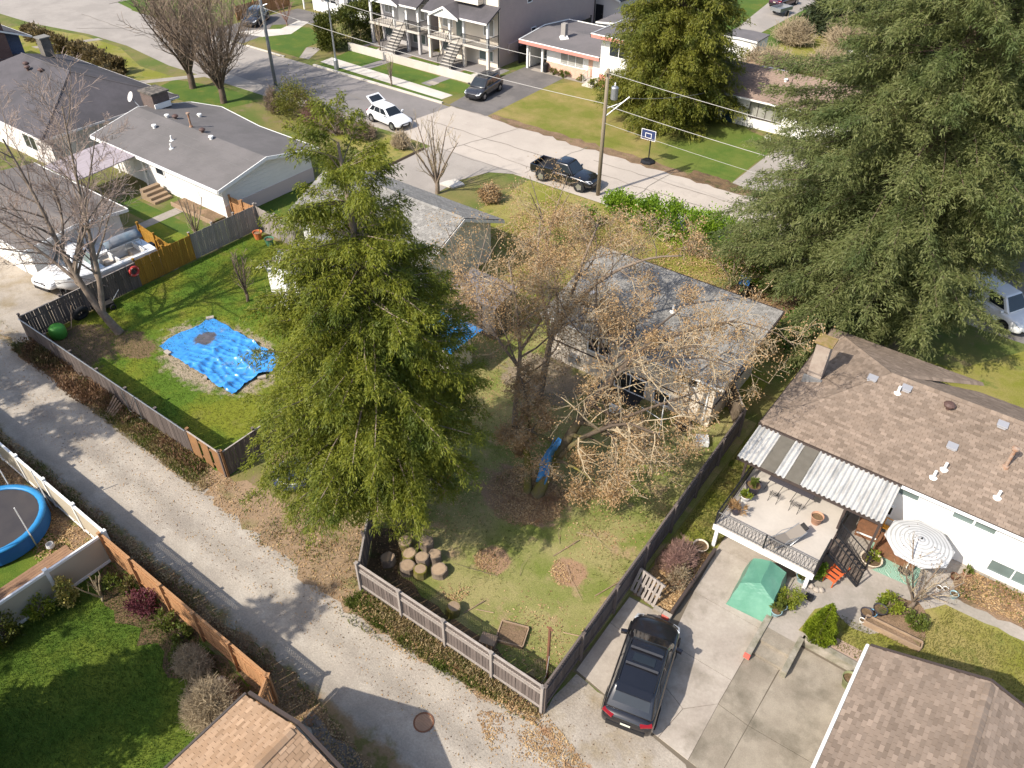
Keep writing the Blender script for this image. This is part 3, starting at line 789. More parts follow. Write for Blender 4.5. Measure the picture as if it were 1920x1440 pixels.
# --- tan garage, bottom left
H = thing('tan_garage', 'garage with a tan shingle roof at the end of the cedar fence', 'garage', (-14, 2, 0))
obj('wall', MB().b2(-13.9, -6, 0, -8.6, 5.0, 2.5), mat('tan_wall', (.45, .36, .26), fa=.06), H)
A = [(-14.2, 5.25, 2.6), (-14.2, -7, 2.6), (-11.6, -7, 3.7), (-11.6, 5.25, 3.7)]
B_ = [(-9.0, -7, 2.6), (-9.0, 5.25, 2.6), (-11.6, 5.25, 3.7), (-11.6, -7, 3.7)]
obj('roof', MB().slab(A, .12).slab(B_, .12), m_or_base, H)
shingles(H, [A, B_], m_or_sh, w=.28, e=.15, seed=5)
ridgecaps(H, (-11.6, -7, 3.75), (-11.6, 5.25, 3.75), m_or_sh)
fascia(H, [(-9.0, 5.33, 2.65), (-11.6, 5.33, 3.76), (-14.2, 5.33, 2.65)], m_darktrim, t=.1)
obj('gutter', MB().tube([(-14.27, -7, 2.56), (-14.27, 5.3, 2.56)], .07, 6), mat('gutter_dark', (.09, .075, .065), rough=.4), H)
# --- centre house
m_stucco = mat('cream_stucco', (.64, .56, .455), (.54, .47, .385), s=1.1, f=30, fa=.08, bump=.2)
H = thing('grey_roof_house', 'cream stucco house with a mottled grey shingle gable roof behind the bare oak', 'house', (-18.4, 28.25, 0))
obj('wall', MB().add([(-18.4, 28.25, 0), (-9.0, 28.25, 0), (-9.0, 33.4, 0), (-18.4, 33.4, 0), (-18.4, 28.25, 2.72), (-9.0, 28.25, 2.72), (-9.0, 33.4, 3.95), (-18.4, 33.4, 3.95)], [(3, 2, 1, 0), (4, 5, 6, 7), (0, 1, 5, 4), (1, 2, 6, 5), (2, 3, 7, 6), (3, 0, 4, 7)]), m_stucco, H)
A = [(-18.85, 28.0, 2.8), (-8.55, 28.0, 2.8), (-8.3, 33.7, 4.15), (-18.85, 33.7, 4.15)]
obj('roof', MB().slab(A, .12), m_gy_base, H)
shingles(H, [A], m_gy_sh, w=.28, e=.15, seed=6)
fascia(H, [(-18.85, 27.98, 2.79), (-8.53, 27.98, 2.79)], m_white, h=.12, t=.03)
fascia(H, [(-8.51, 27.98, 2.83), (-8.27, 33.72, 4.18), (-18.85, 33.72, 4.18)], m_darktrim, h=.14, t=.03)
obj('trim_board', MB().b2(-18.45, 28.2, 1.22, -8.94, 28.247, 1.28), m_darktrim, H)
obj('trim_board', MB().b2(-8.998, 28.25, 1.22, -8.95, 33.4, 1.28), m_darktrim, H)
obj('downpipe', MB().tube([(-9.3, 28.05, 2.7), (-9.3, 28.19, 2.5), (-9.3, 28.19, .1)], .045, 6), m_white, H)
window(H, 'S', 28.25, -10.35, 2.05, .85, .5, m_glass, n=1, fr=.05)
window(H, 'S', 28.25, -11.6, .25, .8, .7, m_glass, n=1, fr=.05)
window(H, 'S', 28.25, -13.4, .1, 1.7, 1.0, m_glass, n=2, fr=.05)
window(H, 'S', 28.25, -15.4, 1.6, 1.2, .8, m_glass, n=2, fr=.05)
window(H, 'S', 28.25, -18.1, 1.75, .45, .65, m_glass, n=1, fr=.05)
window(H, 'E', -9.0, 31.6, 1.6, 1.2, .7, m_glass, n=2)
window(H, 'W', -18.4, 31, 1.5, 1.2, .8, m_glass, n=2)
vent(H, 'pipe', -13.0, 31.2, 3.55); vent(H, 'square', -17.2, 30.4, 3.35)
obj('wall_unit', MB().b2(-17.0, 27.95, .5, -16.5, 28.24, .95), m_grey, H)
# --- left lot house and its white rear wing
m_lap = lapmat('white_lap_siding', (.74, .72, .68))
H = thing('hidden_grey_house', 'low grey shingle house mostly hidden behind the big yellow-green cedar', 'house', (-37.5, 27.5, 0))
obj('wall', gable_walls(MB(), -37.4, 28.0, -27.2, 34.4, 0, 2.6, 4.2), m_lap, H)
A = [(-38, 27.4, 2.7), (-26.6, 27.4, 2.7), (-26.6, 31.2, 4.4), (-38, 31.2, 4.4)]
B_ = [(-26.6, 35, 2.7), (-38, 35, 2.7), (-38, 31.2, 4.4), (-26.6, 31.2, 4.4)]
obj('roof', MB().slab(A, .12).slab(B_, .12), m_gy_base, H)
shingles(H, [A, B_], m_gy_sh, w=.28, e=.15, seed=16, single=150)
ridgecaps(H, (-38, 31.2, 4.44), (-26.6, 31.2, 4.44), m_gy_sh)
fascia(H, [(-26.58, 27.4, 2.66), (-26.58, 31.2, 4.36), (-26.58, 35, 2.66), (-38, 35, 2.66)], m_white, t=.03)
obj('rear_wing', MB().prism([(-33.9, 22.4), (-28.6, 22.4), (-28.6, 28.0), (-33.9, 28.0)], 0, 2.25).add([(-33.9, 22.4, 2.25), (-33.9, 22.4, 2.68), (-31.9, 22.4, 3.4), (-28.6, 22.4, 2.25)], [(0, 1, 2, 3), (3, 2, 1, 0)]), m_lap, H)
A = [(-34.3, 28, 2.72), (-34.3, 22.05, 2.72), (-31.9, 22.05, 3.55), (-31.9, 28.6, 3.55)]
B_ = [(-28.2, 22.05, 2.28), (-28.2, 28, 2.28), (-31.9, 28.6, 3.55), (-31.9, 22.05, 3.55)]
obj('roof', MB().slab(A, .1).slab(B_, .1), m_gy_base, H)
shingles(H, [A, B_], m_gy_sh, w=.28, e=.15, seed=17, single=100)
fascia(H, [(-34.32, 22.03, 2.74), (-31.9, 22.02, 3.57), (-28.2, 22.03, 2.3)], m_white, h=.13, t=.03)
fascia(H, [(-34.32, 28, 2.72), (-34.32, 22.05, 2.72)], m_white, h=.13, t=.03)
c = obj('chimney', MB().b2(-32.35, 22.0, 0, -31.85, 22.398, 4.1), m_white, H)
obj('flue_pipe', MB().lathe([(.1, 0), (.1, .3)], 8, (-32.1, 22.2, 4.1)), m_grey, c)
window(H, 'S', 22.4, -29.6, 1.0, 1.5, 1.1, m_glass, n=2)
window(H, 'W', -34.0, 25, 1.1, 1.1, .9, m_glass, n=2)
window(H, 'S', 28.0, -35.9, 1.1, 1.5, 1.0, m_glass, n=2)
# --- white bungalow, upper left
m_roll = rollroof('grey_roll_roofing', (.155, .142, .137), (.132, .122, .117), .35)
m_pinkband = mat('pinkish_foundation', (.58, .48, .45), fa=.05, s=1)
H = thing('white_bungalow', 'long white bungalow with a flat grey roof, white eaves and a brown chimney', 'house', (-59, 27.4, 0))
obj('wall', gable_walls(MB(), -58.8, 27.45, -44.75, 35.3, 0, 2.5, 3.25), lapmat('white_board_siding', (.77, .75, .72), .3, .03), H)
obj('foundation_band', MB().b2(-44.748, 27.43, 0, -44.70, 35.32, 1.0), m_pinkband, H)
nS = [(-59.3, 26.85, 2.55), (-44.2, 26.85, 2.55), (-44.2, 31.1, 3.45), (-59.3, 31.1, 3.45)]
nN = [(-44.2, 35.7, 2.55), (-50.8, 35.7, 2.55), (-56.8, 36.7, 2.4), (-59.3, 35.6, 2.55), (-59.3, 31.1, 3.45), (-44.2, 31.1, 3.45)]
obj('roof', MB().slab(nS, .1).slab(nN, .1), m_roll, H)
fascia(H, [(-59.3, 26.83, 2.56), (-44.18, 26.83, 2.56), (-44.18, 31.1, 3.46), (-44.18, 35.72, 2.56), (-50.8, 35.72, 2.56), (-56.8, 36.72, 2.41), (-59.3, 35.62, 2.56), (-59.32, 31.1, 3.46), (-59.32, 26.83, 2.56)], m_white, h=.24, t=.06)
seam = MB()
for i in range(1, 5):
    for q in (nS,):
        y = 26.85 + (31.1 - 26.85) * i / 5; z = 2.55 + .9 * i / 5 + .004
        seam.b2(-59.25, y - .02, z - .004, -44.25, y + .02, z + .004)
obj('roof_seam', seam, mat('roof_seam_dark', (.16, .15, .145)), H)
c = obj('chimney', MB().b2(-59.9, 31.9, 0, -58.3, 33.3, 4.3), brickmat('brown_brick', (.10, .07, .06), (.13, .09, .075), (.16, .14, .13)), H)
obj('chimney_cap', MB().b2(-60.0, 31.8, 4.3, -58.2, 33.4, 4.42), mat('sooty_cap', (.2, .17, .14), (.05, .045, .04), s=4), c)
obj('flashing', MB().b2(-58.29, 31.9, 3.2, -58.2, 33.3, 3.6), m_white, c)
for kd, x, y, z in (('whitecap', -55, 33.5, 2.98), ('turtle', -55.2, 31.6, 3.36), ('whitecap', -55.8, 31.3, 3.4), ('flue', -52.7, 31.2, 3.45), ('turtle', -51.2, 31.1, 3.45), ('whitecap', -49.8, 30.8, 3.4), ('whitecap', -55.3, 29.8, 3.2), ('pipe', -52.5, 29.3, 3.08), ('pipe', -51.6, 28.6, 2.95)): vent(H, kd, x, y, z)
for u in (-56.6, -51.9): window(H, 'S', 27.45, u, 1.3, .9, .7, m_glass, n=1)
door(H, 'S', 27.45, -54.1, .9, 2.0, m_white)
ds = obj('satellite_dish', MB().lathe([(0, 0), (.2, .02), (.38, .09), (.40, .10), (.2, .04), (0, .02)], 14), mat('dish_grey', (.58, .55, .52)), H, True)
ds.location = Vector((-60.4, 31.4, 3.9)) - wloc(H); ds.rotation_euler = (R_(60), 0, R_(-10))
obj('dish_arm', MB().tube([(-59.4, 31.4, 3.2), (-60.3, 31.4, 3.75)], .04, 5), m_grey, H)
# planter and steps along its wall
P = thing('timber_steps', 'weathered timber steps beside the white bungalow wall', 'steps', (-51.5, 26.6, 0))
for i in range(4): obj('step', MB().b2(-52.2 + i * .4, 25.7, 0, -51.8 + i * .4, 27.1, .75 - i * .19), mat('grey_timber', (.28, .2, .13), fa=.2), P)
P = thing('timber_planter', 'long timber edged flower bed under the white wall', 'planter', (-47, 26.8, 0))
m_timber = mat('pale_timber', (.36, .25, .16), (.27, .19, .13), s=3, fa=.15)
pb = MB().b2(-49.6, 26.3, 0, -44.9, 26.38, .3)
obj('edge_board', pb, m_timber, P); obj('soil', MB().b2(-49.55, 26.38, 0, -44.95, 27.4, .22), m_soil, P)
# --- garage far left and carport roof
H = thing('flat_grey_garage', 'garage with a shallow grey roof and white trim behind the white boat', 'garage', (-57, 15, 0))
obj('wall', MB().b2(-57.6, 15.6, 0, -47.4, 21.5, 2.3), m_whitewall, H)
A = [(-58.3, 15.1, 2.4), (-46.9, 15.1, 2.4), (-46.9, 18.5, 2.75), (-58.3, 18.5, 2.75)]; B_ = [(-46.9, 21.9, 2.4), (-58.3, 21.9, 2.4), (-58.3, 18.5, 2.75), (-46.9, 18.5, 2.75)]
m_roll2 = rollroof('brownish_roll_roofing', (.17, .15, .135), (.145, .128, .117), .4)
obj('roof', MB().slab(A, .1).slab(B_, .1), m_roll2, H)
fascia(H, [(-58.3, 15.08, 2.42), (-46.88, 15.08, 2.42), (-46.88, 18.5, 2.77), (-46.88, 21.92, 2.42), (-58.3, 21.92, 2.42)], m_white, h=.2, t=.05)
for u in (-55, -50.6): obj('garage_door', MB().b2(u - 1.6, 15.54, .02, u + 1.6, 15.597, 2.05), m_white, H)
H = thing('carport', 'open carport with a dusty corrugated roof against the white bungalow', 'carport', (-57.3, 21.9, 0))
obj('roof', MB().slab([(-57.5, 22.2, 2.3), (-53.5, 22.2, 2.3), (-53.5, 27.4, 2.55), (-57.5, 27.4, 2.55)], .06), mat('mauve_sheet', (.36, .31, .33), (.29, .25, .25), s=2, fa=.1, stretch=(4, .4, 1)), H)
for x in (-57.3, -53.7):
    for y in (22.3, 27.2): obj('post', MB().b2(x - .05, y - .05, 0, x + .05, y + .05, 2.3), m_white, H)
# --- dark hip roof house
m_drk = rollroof('dark_slate_roofing', (.095, .087, .093), (.075, .07, .074), .4)
m_offw = mat('off_white_wall', (.62, .58, .55), fa=.05)  # plain off-white, one even tone
H = thing('dark_hip_house', 'low house with a dark slate coloured hip roof and a stub chimney', 'house', (-78, 24, 0))
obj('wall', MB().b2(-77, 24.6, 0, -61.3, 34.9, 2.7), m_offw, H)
E0, E1, E2, E3, R0, R1 = (-78, 23.9, 2.8), (-60.6, 23.9, 2.8), (-60.6, 35.5, 2.8), (-78, 35.5, 2.8), (-73, 29.8, 5.2), (-65.6, 29.8, 5.2)
rf = MB()
for q in ((E0, E1, R1, R0), (E1, E2, R1), (E2, E3, R0, R1), (E3, E0, R0)): rf.slab(list(q), .1)
obj('roof', rf, m_drk, H)
fascia(H, [E0, E1, E2, E3, E0], m_offw, h=.16, t=.04)
for a, b in ((E1, R1), (E2, R1), (R0, R1)): obj('hip_cap', MB().tube([Vector(a) + Vector((0, 0, .01)), Vector(b) + Vector((0, 0, .01))], .07, 4), m_drk, H)
c = obj('chimney', MB().b2(-74.4, 31.9, 3.5, -73.6, 32.7, 5.7), brickmat('dark_brick', (.10, .09, .075), (.14, .12, .10), (.2, .19, .17)), H)
obj('chimney_cap', MB().b2(-74.5, 31.8, 5.7, -73.5, 32.8, 5.8), mat('grey_cap', (.2, .19, .17), fa=.2), c)
for x, y in ((-71, 29.0), (-70, 28.6), (-68.5, 28.9)): vent(H, 'turtle', x, y, 4.8)
window(H, 'S', 24.6, -64.5, .9, 1.8, 1.1, m_glass, n=2); window(H, 'S', 24.6, -70.5, .9, 1.8, 1.1, m_glass, n=2)
# --- blue house in the corner
H = thing('blue_house', 'blue and white house with a tall brick chimney in the far corner', 'house', (-90, 26, 0))
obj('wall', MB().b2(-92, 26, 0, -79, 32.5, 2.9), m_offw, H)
obj('upper_wall', gable_walls(MB(), -92, 25.95, -78.95, 32.55, 2.9, 5, 6.3), lapmat('blue_siding', (.09, .12, .19)), H)
obj('roof', MB().slab([(-93, 25.2, 4.9), (-78.2, 25.2, 4.9), (-78.2, 29.2, 6.5), (-93, 29.2, 6.5)], .12).slab([(-78.2, 33.3, 4.9), (-93, 33.3, 4.9), (-93, 29.2, 6.5), (-78.2, 29.2, 6.5)], .12), m_drk, H)
fascia(H, [(-78.16, 25.2, 4.9), (-78.16, 29.2, 6.5), (-78.16, 33.3, 4.9), (-93, 33.3, 4.9)], m_white, h=.14, t=.04)
c = obj('chimney', MB().b2(-78.94, 29.6, 0, -78.2, 31.8, 3.6).b2(-78.94, 30.2, 3.6, -78.3, 31.2, 8.6), brickmat('red_brown_brick', (.12, .06, .05), (.15, .085, .065), (.16, .13, .12)), H)
obj('chimney_cap', MB().b2(-79.1, 30.1, 8.6, -78.2, 31.3, 8.75), m_dark, c)
window(H, 'E', -78.95, 27.6, 1.0, 1.4, 1.1, m_glass, n=2)
# --- white bungalow by the far driveway
H = thing('white_far_house', 'white house with dark shuttered windows behind the clipped hedge', 'house', (-80, 67, 0))
obj('wall', MB().b2(-80, 67.2, 0, -66, 76, 3.2), lapmat('white_far_siding', (.72, .72, .71), .2), H)
obj('roof', MB().slab([(-80.8, 66.4, 3.15), (-65.4, 66.4, 3.15), (-65.4, 71.6, 5), (-80.8, 71.6, 5)], .12).slab([(-65.4, 76.8, 3.15), (-80.8, 76.8, 3.15), (-80.8, 71.6, 5), (-65.4, 71.6, 5)], .12), m_drk, H)
for u, w in ((-76.8, 2.0), (-73, 1.7), (-70, 1.5), (-67.6, 1.2)):
    window(H, 'S', 67.2, u, 1.3, w, 1.3, m_glass, n=2)
    for s in (-1, 1): obj('shutter', MB().b2(u + s * (w / 2 + .35) - .2, 67.12, 1.25, u + s * (w / 2 + .35) + .2, 67.17, 2.65), mat('shutter_grey', (.22, .22, .23)), H)
door(H, 'S', 67.2, -74.9, .9, 2.1, m_white)
obj('carport_roof', MB().b2(-84, 66.6, 2.5, -80.82, 72, 2.65), m_white, H)
obj('post', MB().b2(-83.9, 66.7, 0, -83.75, 66.85, 2.5), m_white, H)
obj('post', MB().b2(-81.2, 66.7, 0, -81.05, 66.85, 2.5), m_white, H)
# --- the two new two storey houses
def newhouse(name, label, x0, x1, mw, mside, porchx, gx, depth, zt, back):
    H = thing(name, label, 'house', (x0, 64, 0))
    obj('wall', MB().b2(x0, 64.3, 0, x1, depth, zt), mside, H)
    obj('front_wall', MB().b2(x0 + .02, 64.1, 0, x1 - .02, 64.297, zt - .02), mw, H)
    obj('lower_wall', MB().b2(x0 + .3, 63.9, 0, x1 + .02, 64.098, 2.0), mw, H)
    obj('porch_floor', MB().b2(x0, 62.3, 2.0, x1 + .1, 64.095, 2.2), m_white_conc, H)
    for x in (x0 + .15, porchx - .9, porchx + .9, x1 - .1):
        obj('column', MB().b2(x - .11, 62.4, 2.2, x + .11, 62.62, 4.6), m_white, H)
        obj('pier', MB().b2(x - .14, 62.38, 0, x + .14, 62.66, 2.0), mw, H)
    obj('porch_roof', MB().slab([(x0 - .3, 62.0, 4.65), (x1 + .2, 62.0, 4.65), (x1 + .2, 64.1, 5.7), (x0 - .3, 64.1, 5.7)], .14), m_drk, H)
    obj('porch_gable_roof', MB().slab([(gx - 1.8, 61.6, 4.6), (gx, 61.6, 5.5), (gx, 64.1, 5.62), (gx - 1.8, 64.1, 4.7)], .14).slab([(gx, 61.6, 5.5), (gx + 1.8, 61.6, 4.6), (gx + 1.8, 64.1, 4.7), (gx, 64.1, 5.62)], .14), m_drk, H)
    obj('gable_trim', MB().slab([(gx - 1.6, 61.7, 4.45), (gx + 1.6, 61.7, 4.45), (gx, 61.7, 5.3)], .05), m_white, H)
    fascia(H, [(gx - 1.85, 61.57, 4.62), (gx, 61.57, 5.53), (gx + 1.85, 61.57, 4.62)], m_white, h=.22, t=.05)
    fascia(H, [(x0 - .3, 61.97, 4.66), (x1 + .2, 61.97, 4.66)], m_white, h=.16, t=.04)
    window(H, 'S', 64.1, x1 - 1.2, 2.9, 1.2, 1.5, m_glass2, n=2); window(H, 'S', 64.1, x0 + 1.3, 2.9, 1.2, 1.5, m_glass2, n=2)
    window(H, 'S', 63.9, x1 - 1.4, .6, 1.7, .9, m_glassg, n=2); window(H, 'S', 63.9, x0 + 1.2, .6, 1.0, .9, m_glassg, n=1)
    door(H, 'S', 64.1, gx, .95, 2.05, m_glassg if back else m_white, 2.2)
    for a, b, n in (((x0, 62.33, 2.2), (porchx - .75, 62.33, 2.2), 14), ((porchx + .75, 62.33, 2.2), (x1 + .05, 62.33, 2.2), 24), ((x1 + .05, 62.33, 2.2), (x1 + .05, 64.0, 2.2), 12)): railing(H, a, b, .95, m_black, n, .024)
    s = obj('stair', MB().slab([(porchx - .7, 62.3, 2.1), (porchx - .7, 60.3, .05), (porchx + .7, 60.3, .05), (porchx + .7, 62.3, 2.1)], .12), mat('stair_dark', (.10, .095, .09)), H)
    for i in range(9): obj('step', MB().b2(porchx - .75, 60.3 + i * .225, .2 + i * .235, porchx + .75, 60.56 + i * .225, .25 + i * .235), m_white_conc, s)
    for sx in (-.75, .75):
        rl = MB().tube([(porchx + sx, 60.3, 1.0), (porchx + sx, 62.3, 3.1)], .035, 4).tube([(porchx + sx, 60.3, .1), (porchx + sx, 60.3, 1.05)], .04, 4)
        for i in range(12): rl.tube([(porchx + sx, 60.3 + i * .17, .15 + i * .178), (porchx + sx, 60.3 + i * .17, 1.0 + i * .178)], .016, 3)
        obj('handrail', rl, m_black, H)
    obj('roof', MB().slab([(x0 - .4, 64.6, zt), (x1 + .4, 64.6, zt), (x1 + .4, (64 + depth) / 2, zt + 2), (x0 - .4, (64 + depth) / 2, zt + 2)], .14).slab([(x1 + .4, depth + .4, zt), (x0 - .4, depth + .4, zt), (x0 - .4, (64 + depth) / 2, zt + 2), (x1 + .4, (64 + depth) / 2, zt + 2)], .14), m_drk, H)
    obj('downpipe', MB().tube([(x1 - .1, 64.0, 5.6), (x1 + .06, 64.02, 5.3), (x1 + .06, 64.02, .2)], .05, 5), m_black, H)
    return H
m_beige = lapmat('taupe_siding', (.43, .34, .32), .18)
m_cream = mat('cream_board', (.68, .61, .51), fa=.04, s=1.2)
H = newhouse('tall_taupe_house', 'tall new taupe house with cream front, black porch rails and white front steps', -57.2, -49.4, m_cream, m_beige, -53.4, -54.3, 82, 8.6, 1)
obj('bay', MB().b2(-54.2, 63.2, 5.75, -51.2, 64.09, 8.5), m_cream, H)
window(H, 'S', 63.2, -52.7, 6.4, 2.0, 1.5, m_glass2, n=2)
for y, z, w, h, n in ((69.2, 5.2, .7, 1.2, 1), (76.2, 4.9, 2.2, 1.4, 3), (70.0, 1.2, .7, 1.4, 1), (74, 7.2, .9, .9, 1)): window(H, 'E', -49.4, y, z, w, h, m_glass, n=n)
obj('downpipe', MB().tube([(-49.34, 81.8, 8), (-49.34, 81.8, .2)], .06, 5), m_black, H)
obj('meter_box', MB().b2(-49.398, 65.6, 1.0, -49.2, 67.2, 2.0), m_beige, H)
H = newhouse('grey_new_house', 'new light grey house with dark porch posts next to the tall taupe one', -65.4, -58.4, mat('grey_board', (.43, .41, .40), fa=.04), lapmat('grey_lap', (.40, .385, .38), .18), -61.0, -62.3, 80, 7.4, 0)
# --- coral split level house
m_coral = brickmat('coral_brick', (.62, .33, .23), (.55, .36, .27), (.6, .5, .42), .3, .1)
m_coralf = mat('coral_paint', (.55, .22, .18), fa=.06)
m_flatgrey = rollroof('flat_dark_roofing', (.165, .15, .15), (.14, .13, .13), .4)
H = thing('coral_house', 'white bungalow with coral brick, coral eaves and an open carport at its left end', 'house', (-47.4, 66, 0))
obj('wall', MB().b2(-45.2, 66.4, 0, -38.9, 73.6, 2.55), m_whitewall, H)
obj('brick_front', MB().b2(-45.15, 66.3, 0, -40.3, 66.398, 1.0), m_coral, H)
obj('brick_front', MB().b2(-40.28, 66.34, 0, -39.8, 66.398, 2.5), m_coral, H)
obj('carport_wall', MB().b2(-47.3, 73.4, 0, -45.2, 73.6, 2.5).b2(-47.3, 66.4, 0, -47.15, 73.4, 2.5), m_whitewall, H)
for x in (-47.2, -45.4): obj('post', MB().b2(x - .1, 65.9, 0, x + .1, 66.1, 2.5), m_white, H)
obj('beam', MB().b2(-47.3, 65.9, 2.2, -45.3, 66.1, 2.52), m_white, H)
obj('roof', MB().slab([(-47.9, 65.4, 2.7), (-38.6, 65.4, 2.7), (-38.6, 69.8, 3.1), (-47.9, 69.8, 3.1)], .12).slab([(-38.6, 74.3, 2.7), (-47.9, 74.3, 2.7), (-47.9, 69.8, 3.1), (-38.6, 69.8, 3.1)], .12), m_flatgrey, H)
fascia(H, [(-47.93, 74.3, 2.72), (-47.93, 65.37, 2.72), (-38.6, 65.37, 2.72)][::1], m_coralf, h=.3, t=-.05)
obj('white_edge', MB().tube([(-47.9, 65.42, 2.74), (-38.6, 65.42, 2.74)], .06, 4).tube([(-47.9, 65.42, 2.74), (-47.9, 69.8, 3.14), (-47.9, 74.3, 2.74), (-38.6, 74.3, 2.74)], .06, 4), m_white, H)
c = obj('chimney', MB().b2(-44.5, 67.7, 2.7, -44.0, 68.2, 4.3), mat('grey_block', (.3, .28, .26), fa=.15), H)
obj('flashing', MB().lathe([(.62, 0), (.36, .35)], 4, (-44.25, 67.95, 2.88)), m_white, c)
window(H, 'S', 66.4, -42.2, 1.05, 2.6, 1.35, m_glass2, n=3)
door(H, 'S', 66.4, -39.4, .9, 2.1, m_white)
obj('upper_block', MB().b2(-38.4, 65.3, 0, -32.5, 73, 4.7), m_whitewall, H)
obj('red_band', MB().b2(-38.38, 65.2, .2, -32.52, 65.298, 1.35), m_coralf, H)
window(H, 'S', 65.3, -36.5, 3.2, 1.9, 1.2, m_glass, n=2); window(H, 'S', 65.2, -36.9, .45, 1.3, .75, m_glass2, n=2); window(H, 'S', 65.3, -34, 3.2, 1.5, 1.2, m_glass, n=2)
obj('upper_roof', MB().b2(-39.1, 64.5, 4.75, -32, 73.6, 4.95), m_flatgrey, H)
fascia(H, [(-39.13, 73.6, 4.98), (-39.13, 64.47, 4.98), (-32, 64.47, 4.98)], m_coralf, h=.28, t=-.05)
obj('white_edge', MB().tube([(-39.1, 73.6, 5.0), (-39.1, 64.5, 5.0), (-32, 64.5, 5.0)], .06, 4), m_white, H)
# --- small white house with brown roof, far right of the big cedar
m_brf = ground('brown_far_roof', [(.26, .19, .15), (.22, .16, .13)], s1=.6, f=5, fa=.14, bump=.4)
H = thing('small_white_house', 'small white house with a brown roof and dark teal door beside the far cedar', 'house', (-26, 65, 0))
obj('wall', gable_walls(MB(), -29, 65.2, -14.5, 71.6, 0, 2.5, 3.9), m_whitewall, H)
A = [(-29.6, 64.6, 2.55), (-14, 64.6, 2.55), (-14, 68.4, 4.1), (-29.6, 68.4, 4.1)]; B_ = [(-14, 72.2, 2.55), (-29.6, 72.2, 2.55), (-29.6, 68.4, 4.1), (-14, 68.4, 4.1)]
obj('roof', MB().slab(A, .12).slab(B_, .12), m_brf, H)
tb = MB()
for i in range(1, 17):
    f = i / 17; tb.b2(-29.6, 64.6 + 3.8 * f - .012, 2.55 + 1.55 * f - .02, -14, 64.6 + 3.8 * f + .012, 2.55 + 1.55 * f + .02)
obj('shingle_course', tb, m_brf, H)
fascia(H, [(-29.6, 64.57, 2.56), (-14, 64.57, 2.56)], m_white, h=.14, t=.04)
door(H, 'S', 65.2, -25.1, 1.0, 2.1, mat('teal_door', (.03, .06, .085), rough=.4))
window(H, 'S', 65.2, -21.9, .95, 2.8, 1.25, m_glass2, mf=m_darktrim, n=4); window(H, 'S', 65.2, -18.6, 1.1, 1.1, .8, m_glass, n=1)
vent(H, 'whitecap', -21.5, 67.3, 3.65); obj('aerial', MB().tube([(-20.6, 65.6, 2.8), (-20.4, 65.6, 4.6)], .03, 4), m_black, H)
# --- outbuildings further back
def simple(name, label, cat, x0, y0, x1, y1, h, mw, mr, over=.3, rise=.3):
    H = thing(name, label, cat, (x0, y0, 0))
    obj('wall', MB().b2(x0, y0, 0, x1, y1, h), mw, H)
    xm = (x0 + x1) / 2
    obj('roof', MB().slab([(x0 - over, y0 - over, h), (xm, y0 - over, h + rise), (xm, y1 + over, h + rise), (x0 - over, y1 + over, h)], .1).slab([(xm, y0 - over, h + rise), (x1 + over, y0 - over, h), (x1 + over, y1 + over, h), (xm, y1 + over, h + rise)], .1), mr, H)
    fascia(H, [(x0 - over, y0 - over - .02, h + .02), (xm, y0 - over - .02, h + rise + .02), (x1 + over, y0 - over - .02, h + .02)], m_white, h=.18, t=.05)
    return H
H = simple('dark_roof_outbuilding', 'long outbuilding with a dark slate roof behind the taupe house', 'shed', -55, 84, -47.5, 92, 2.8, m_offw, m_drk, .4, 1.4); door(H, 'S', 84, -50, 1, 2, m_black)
H = simple('white_back_garage', 'small white garage with a grey roof half hidden by the far cedar', 'garage', -45.4, 76.5, -39.5, 82, 2.5, m_whitewall, m_flatgrey); door(H, 'S', 76.5, -43.5, 1, 2, m_dark)
H = simple('white_shed', 'tiny white shed with a flat dark roof behind the pool', 'shed', -33.4, 81.5, -29.8, 84.5, 2.1, m_whitewall, m_flatgrey, .1, .08); door(H, 'S', 81.5, -31.6, .9, 1.8, m_white)
H = simple('pale_distant_house', 'pale distant house behind the dark roofed outbuilding', 'house', -60, 98, -46, 106, 4, m_whitewall, m_drk, .4, 1.6); window(H, 'S', 98, -51, 1.5, 1.6, 1.2)
H = simple('grey_back_house', 'pale house showing between the spruce branches at the right edge', 'house', -3, 62, 8, 71, 3, m_whitewall, m_flatgrey, .4, 1.2); window(H, 'S', 62, 0, 1, 2, 1.2); window(H, 'S', 62, 5, 1, 2, 1.2)
# --- canopy shed with a blue tarpaulin and the dark lean-to next to it
m_tarp = N('blue_tarpaulin')
_p2 = m_tarp.pos(True)
cz = m_tarp.mix(m_tarp.rng(m_tarp.noise(_p2, .8, 6, .6), .45, .7), (.03, .24, .60), (.09, .34, .64))
m_tarp.bump(m_tarp.noise(_p2, 3.5, 4, .6), .6, .05)
m_tarp = m_tarp.fin(cz, .35, .5)
H = thing('tarp_shed', 'small shed with a bright blue tarpaulin tied over its roof behind the cedar', 'shed', (-22.4, 24.3, 0))
obj('wall', MB().b2(-23.3, 23.4, 0, -21.3, 25.2, 2.1), mat('cream_panel', (.6, .54, .44), fa=.08), H)
g = MB(); n = 10; Vs = []
q = random.Random(4)
for i in range(n + 1):
    for j in range(n + 1):
        u, v = i / n * 2 - 1, j / n * 2 - 1
        z = 2.95 - .75 * max(abs(u), abs(v)) ** 1.3 + q.uniform(-.05, .05)
        Vs.append((-22.3 + u * 1.45, 24.35 + v * 1.3, z))
g.add(Vs, [(i * (n + 1) + j, (i + 1) * (n + 1) + j, (i + 1) * (n + 1) + j + 1, i * (n + 1) + j + 1) for i in range(n) for j in range(n)])
obj('tarpaulin', g, m_tarp, H)
H = thing('dark_lean_to', 'dark grey lean-to shed behind the blue tarp shed', 'shed', (-23.5, 27.5, 0))
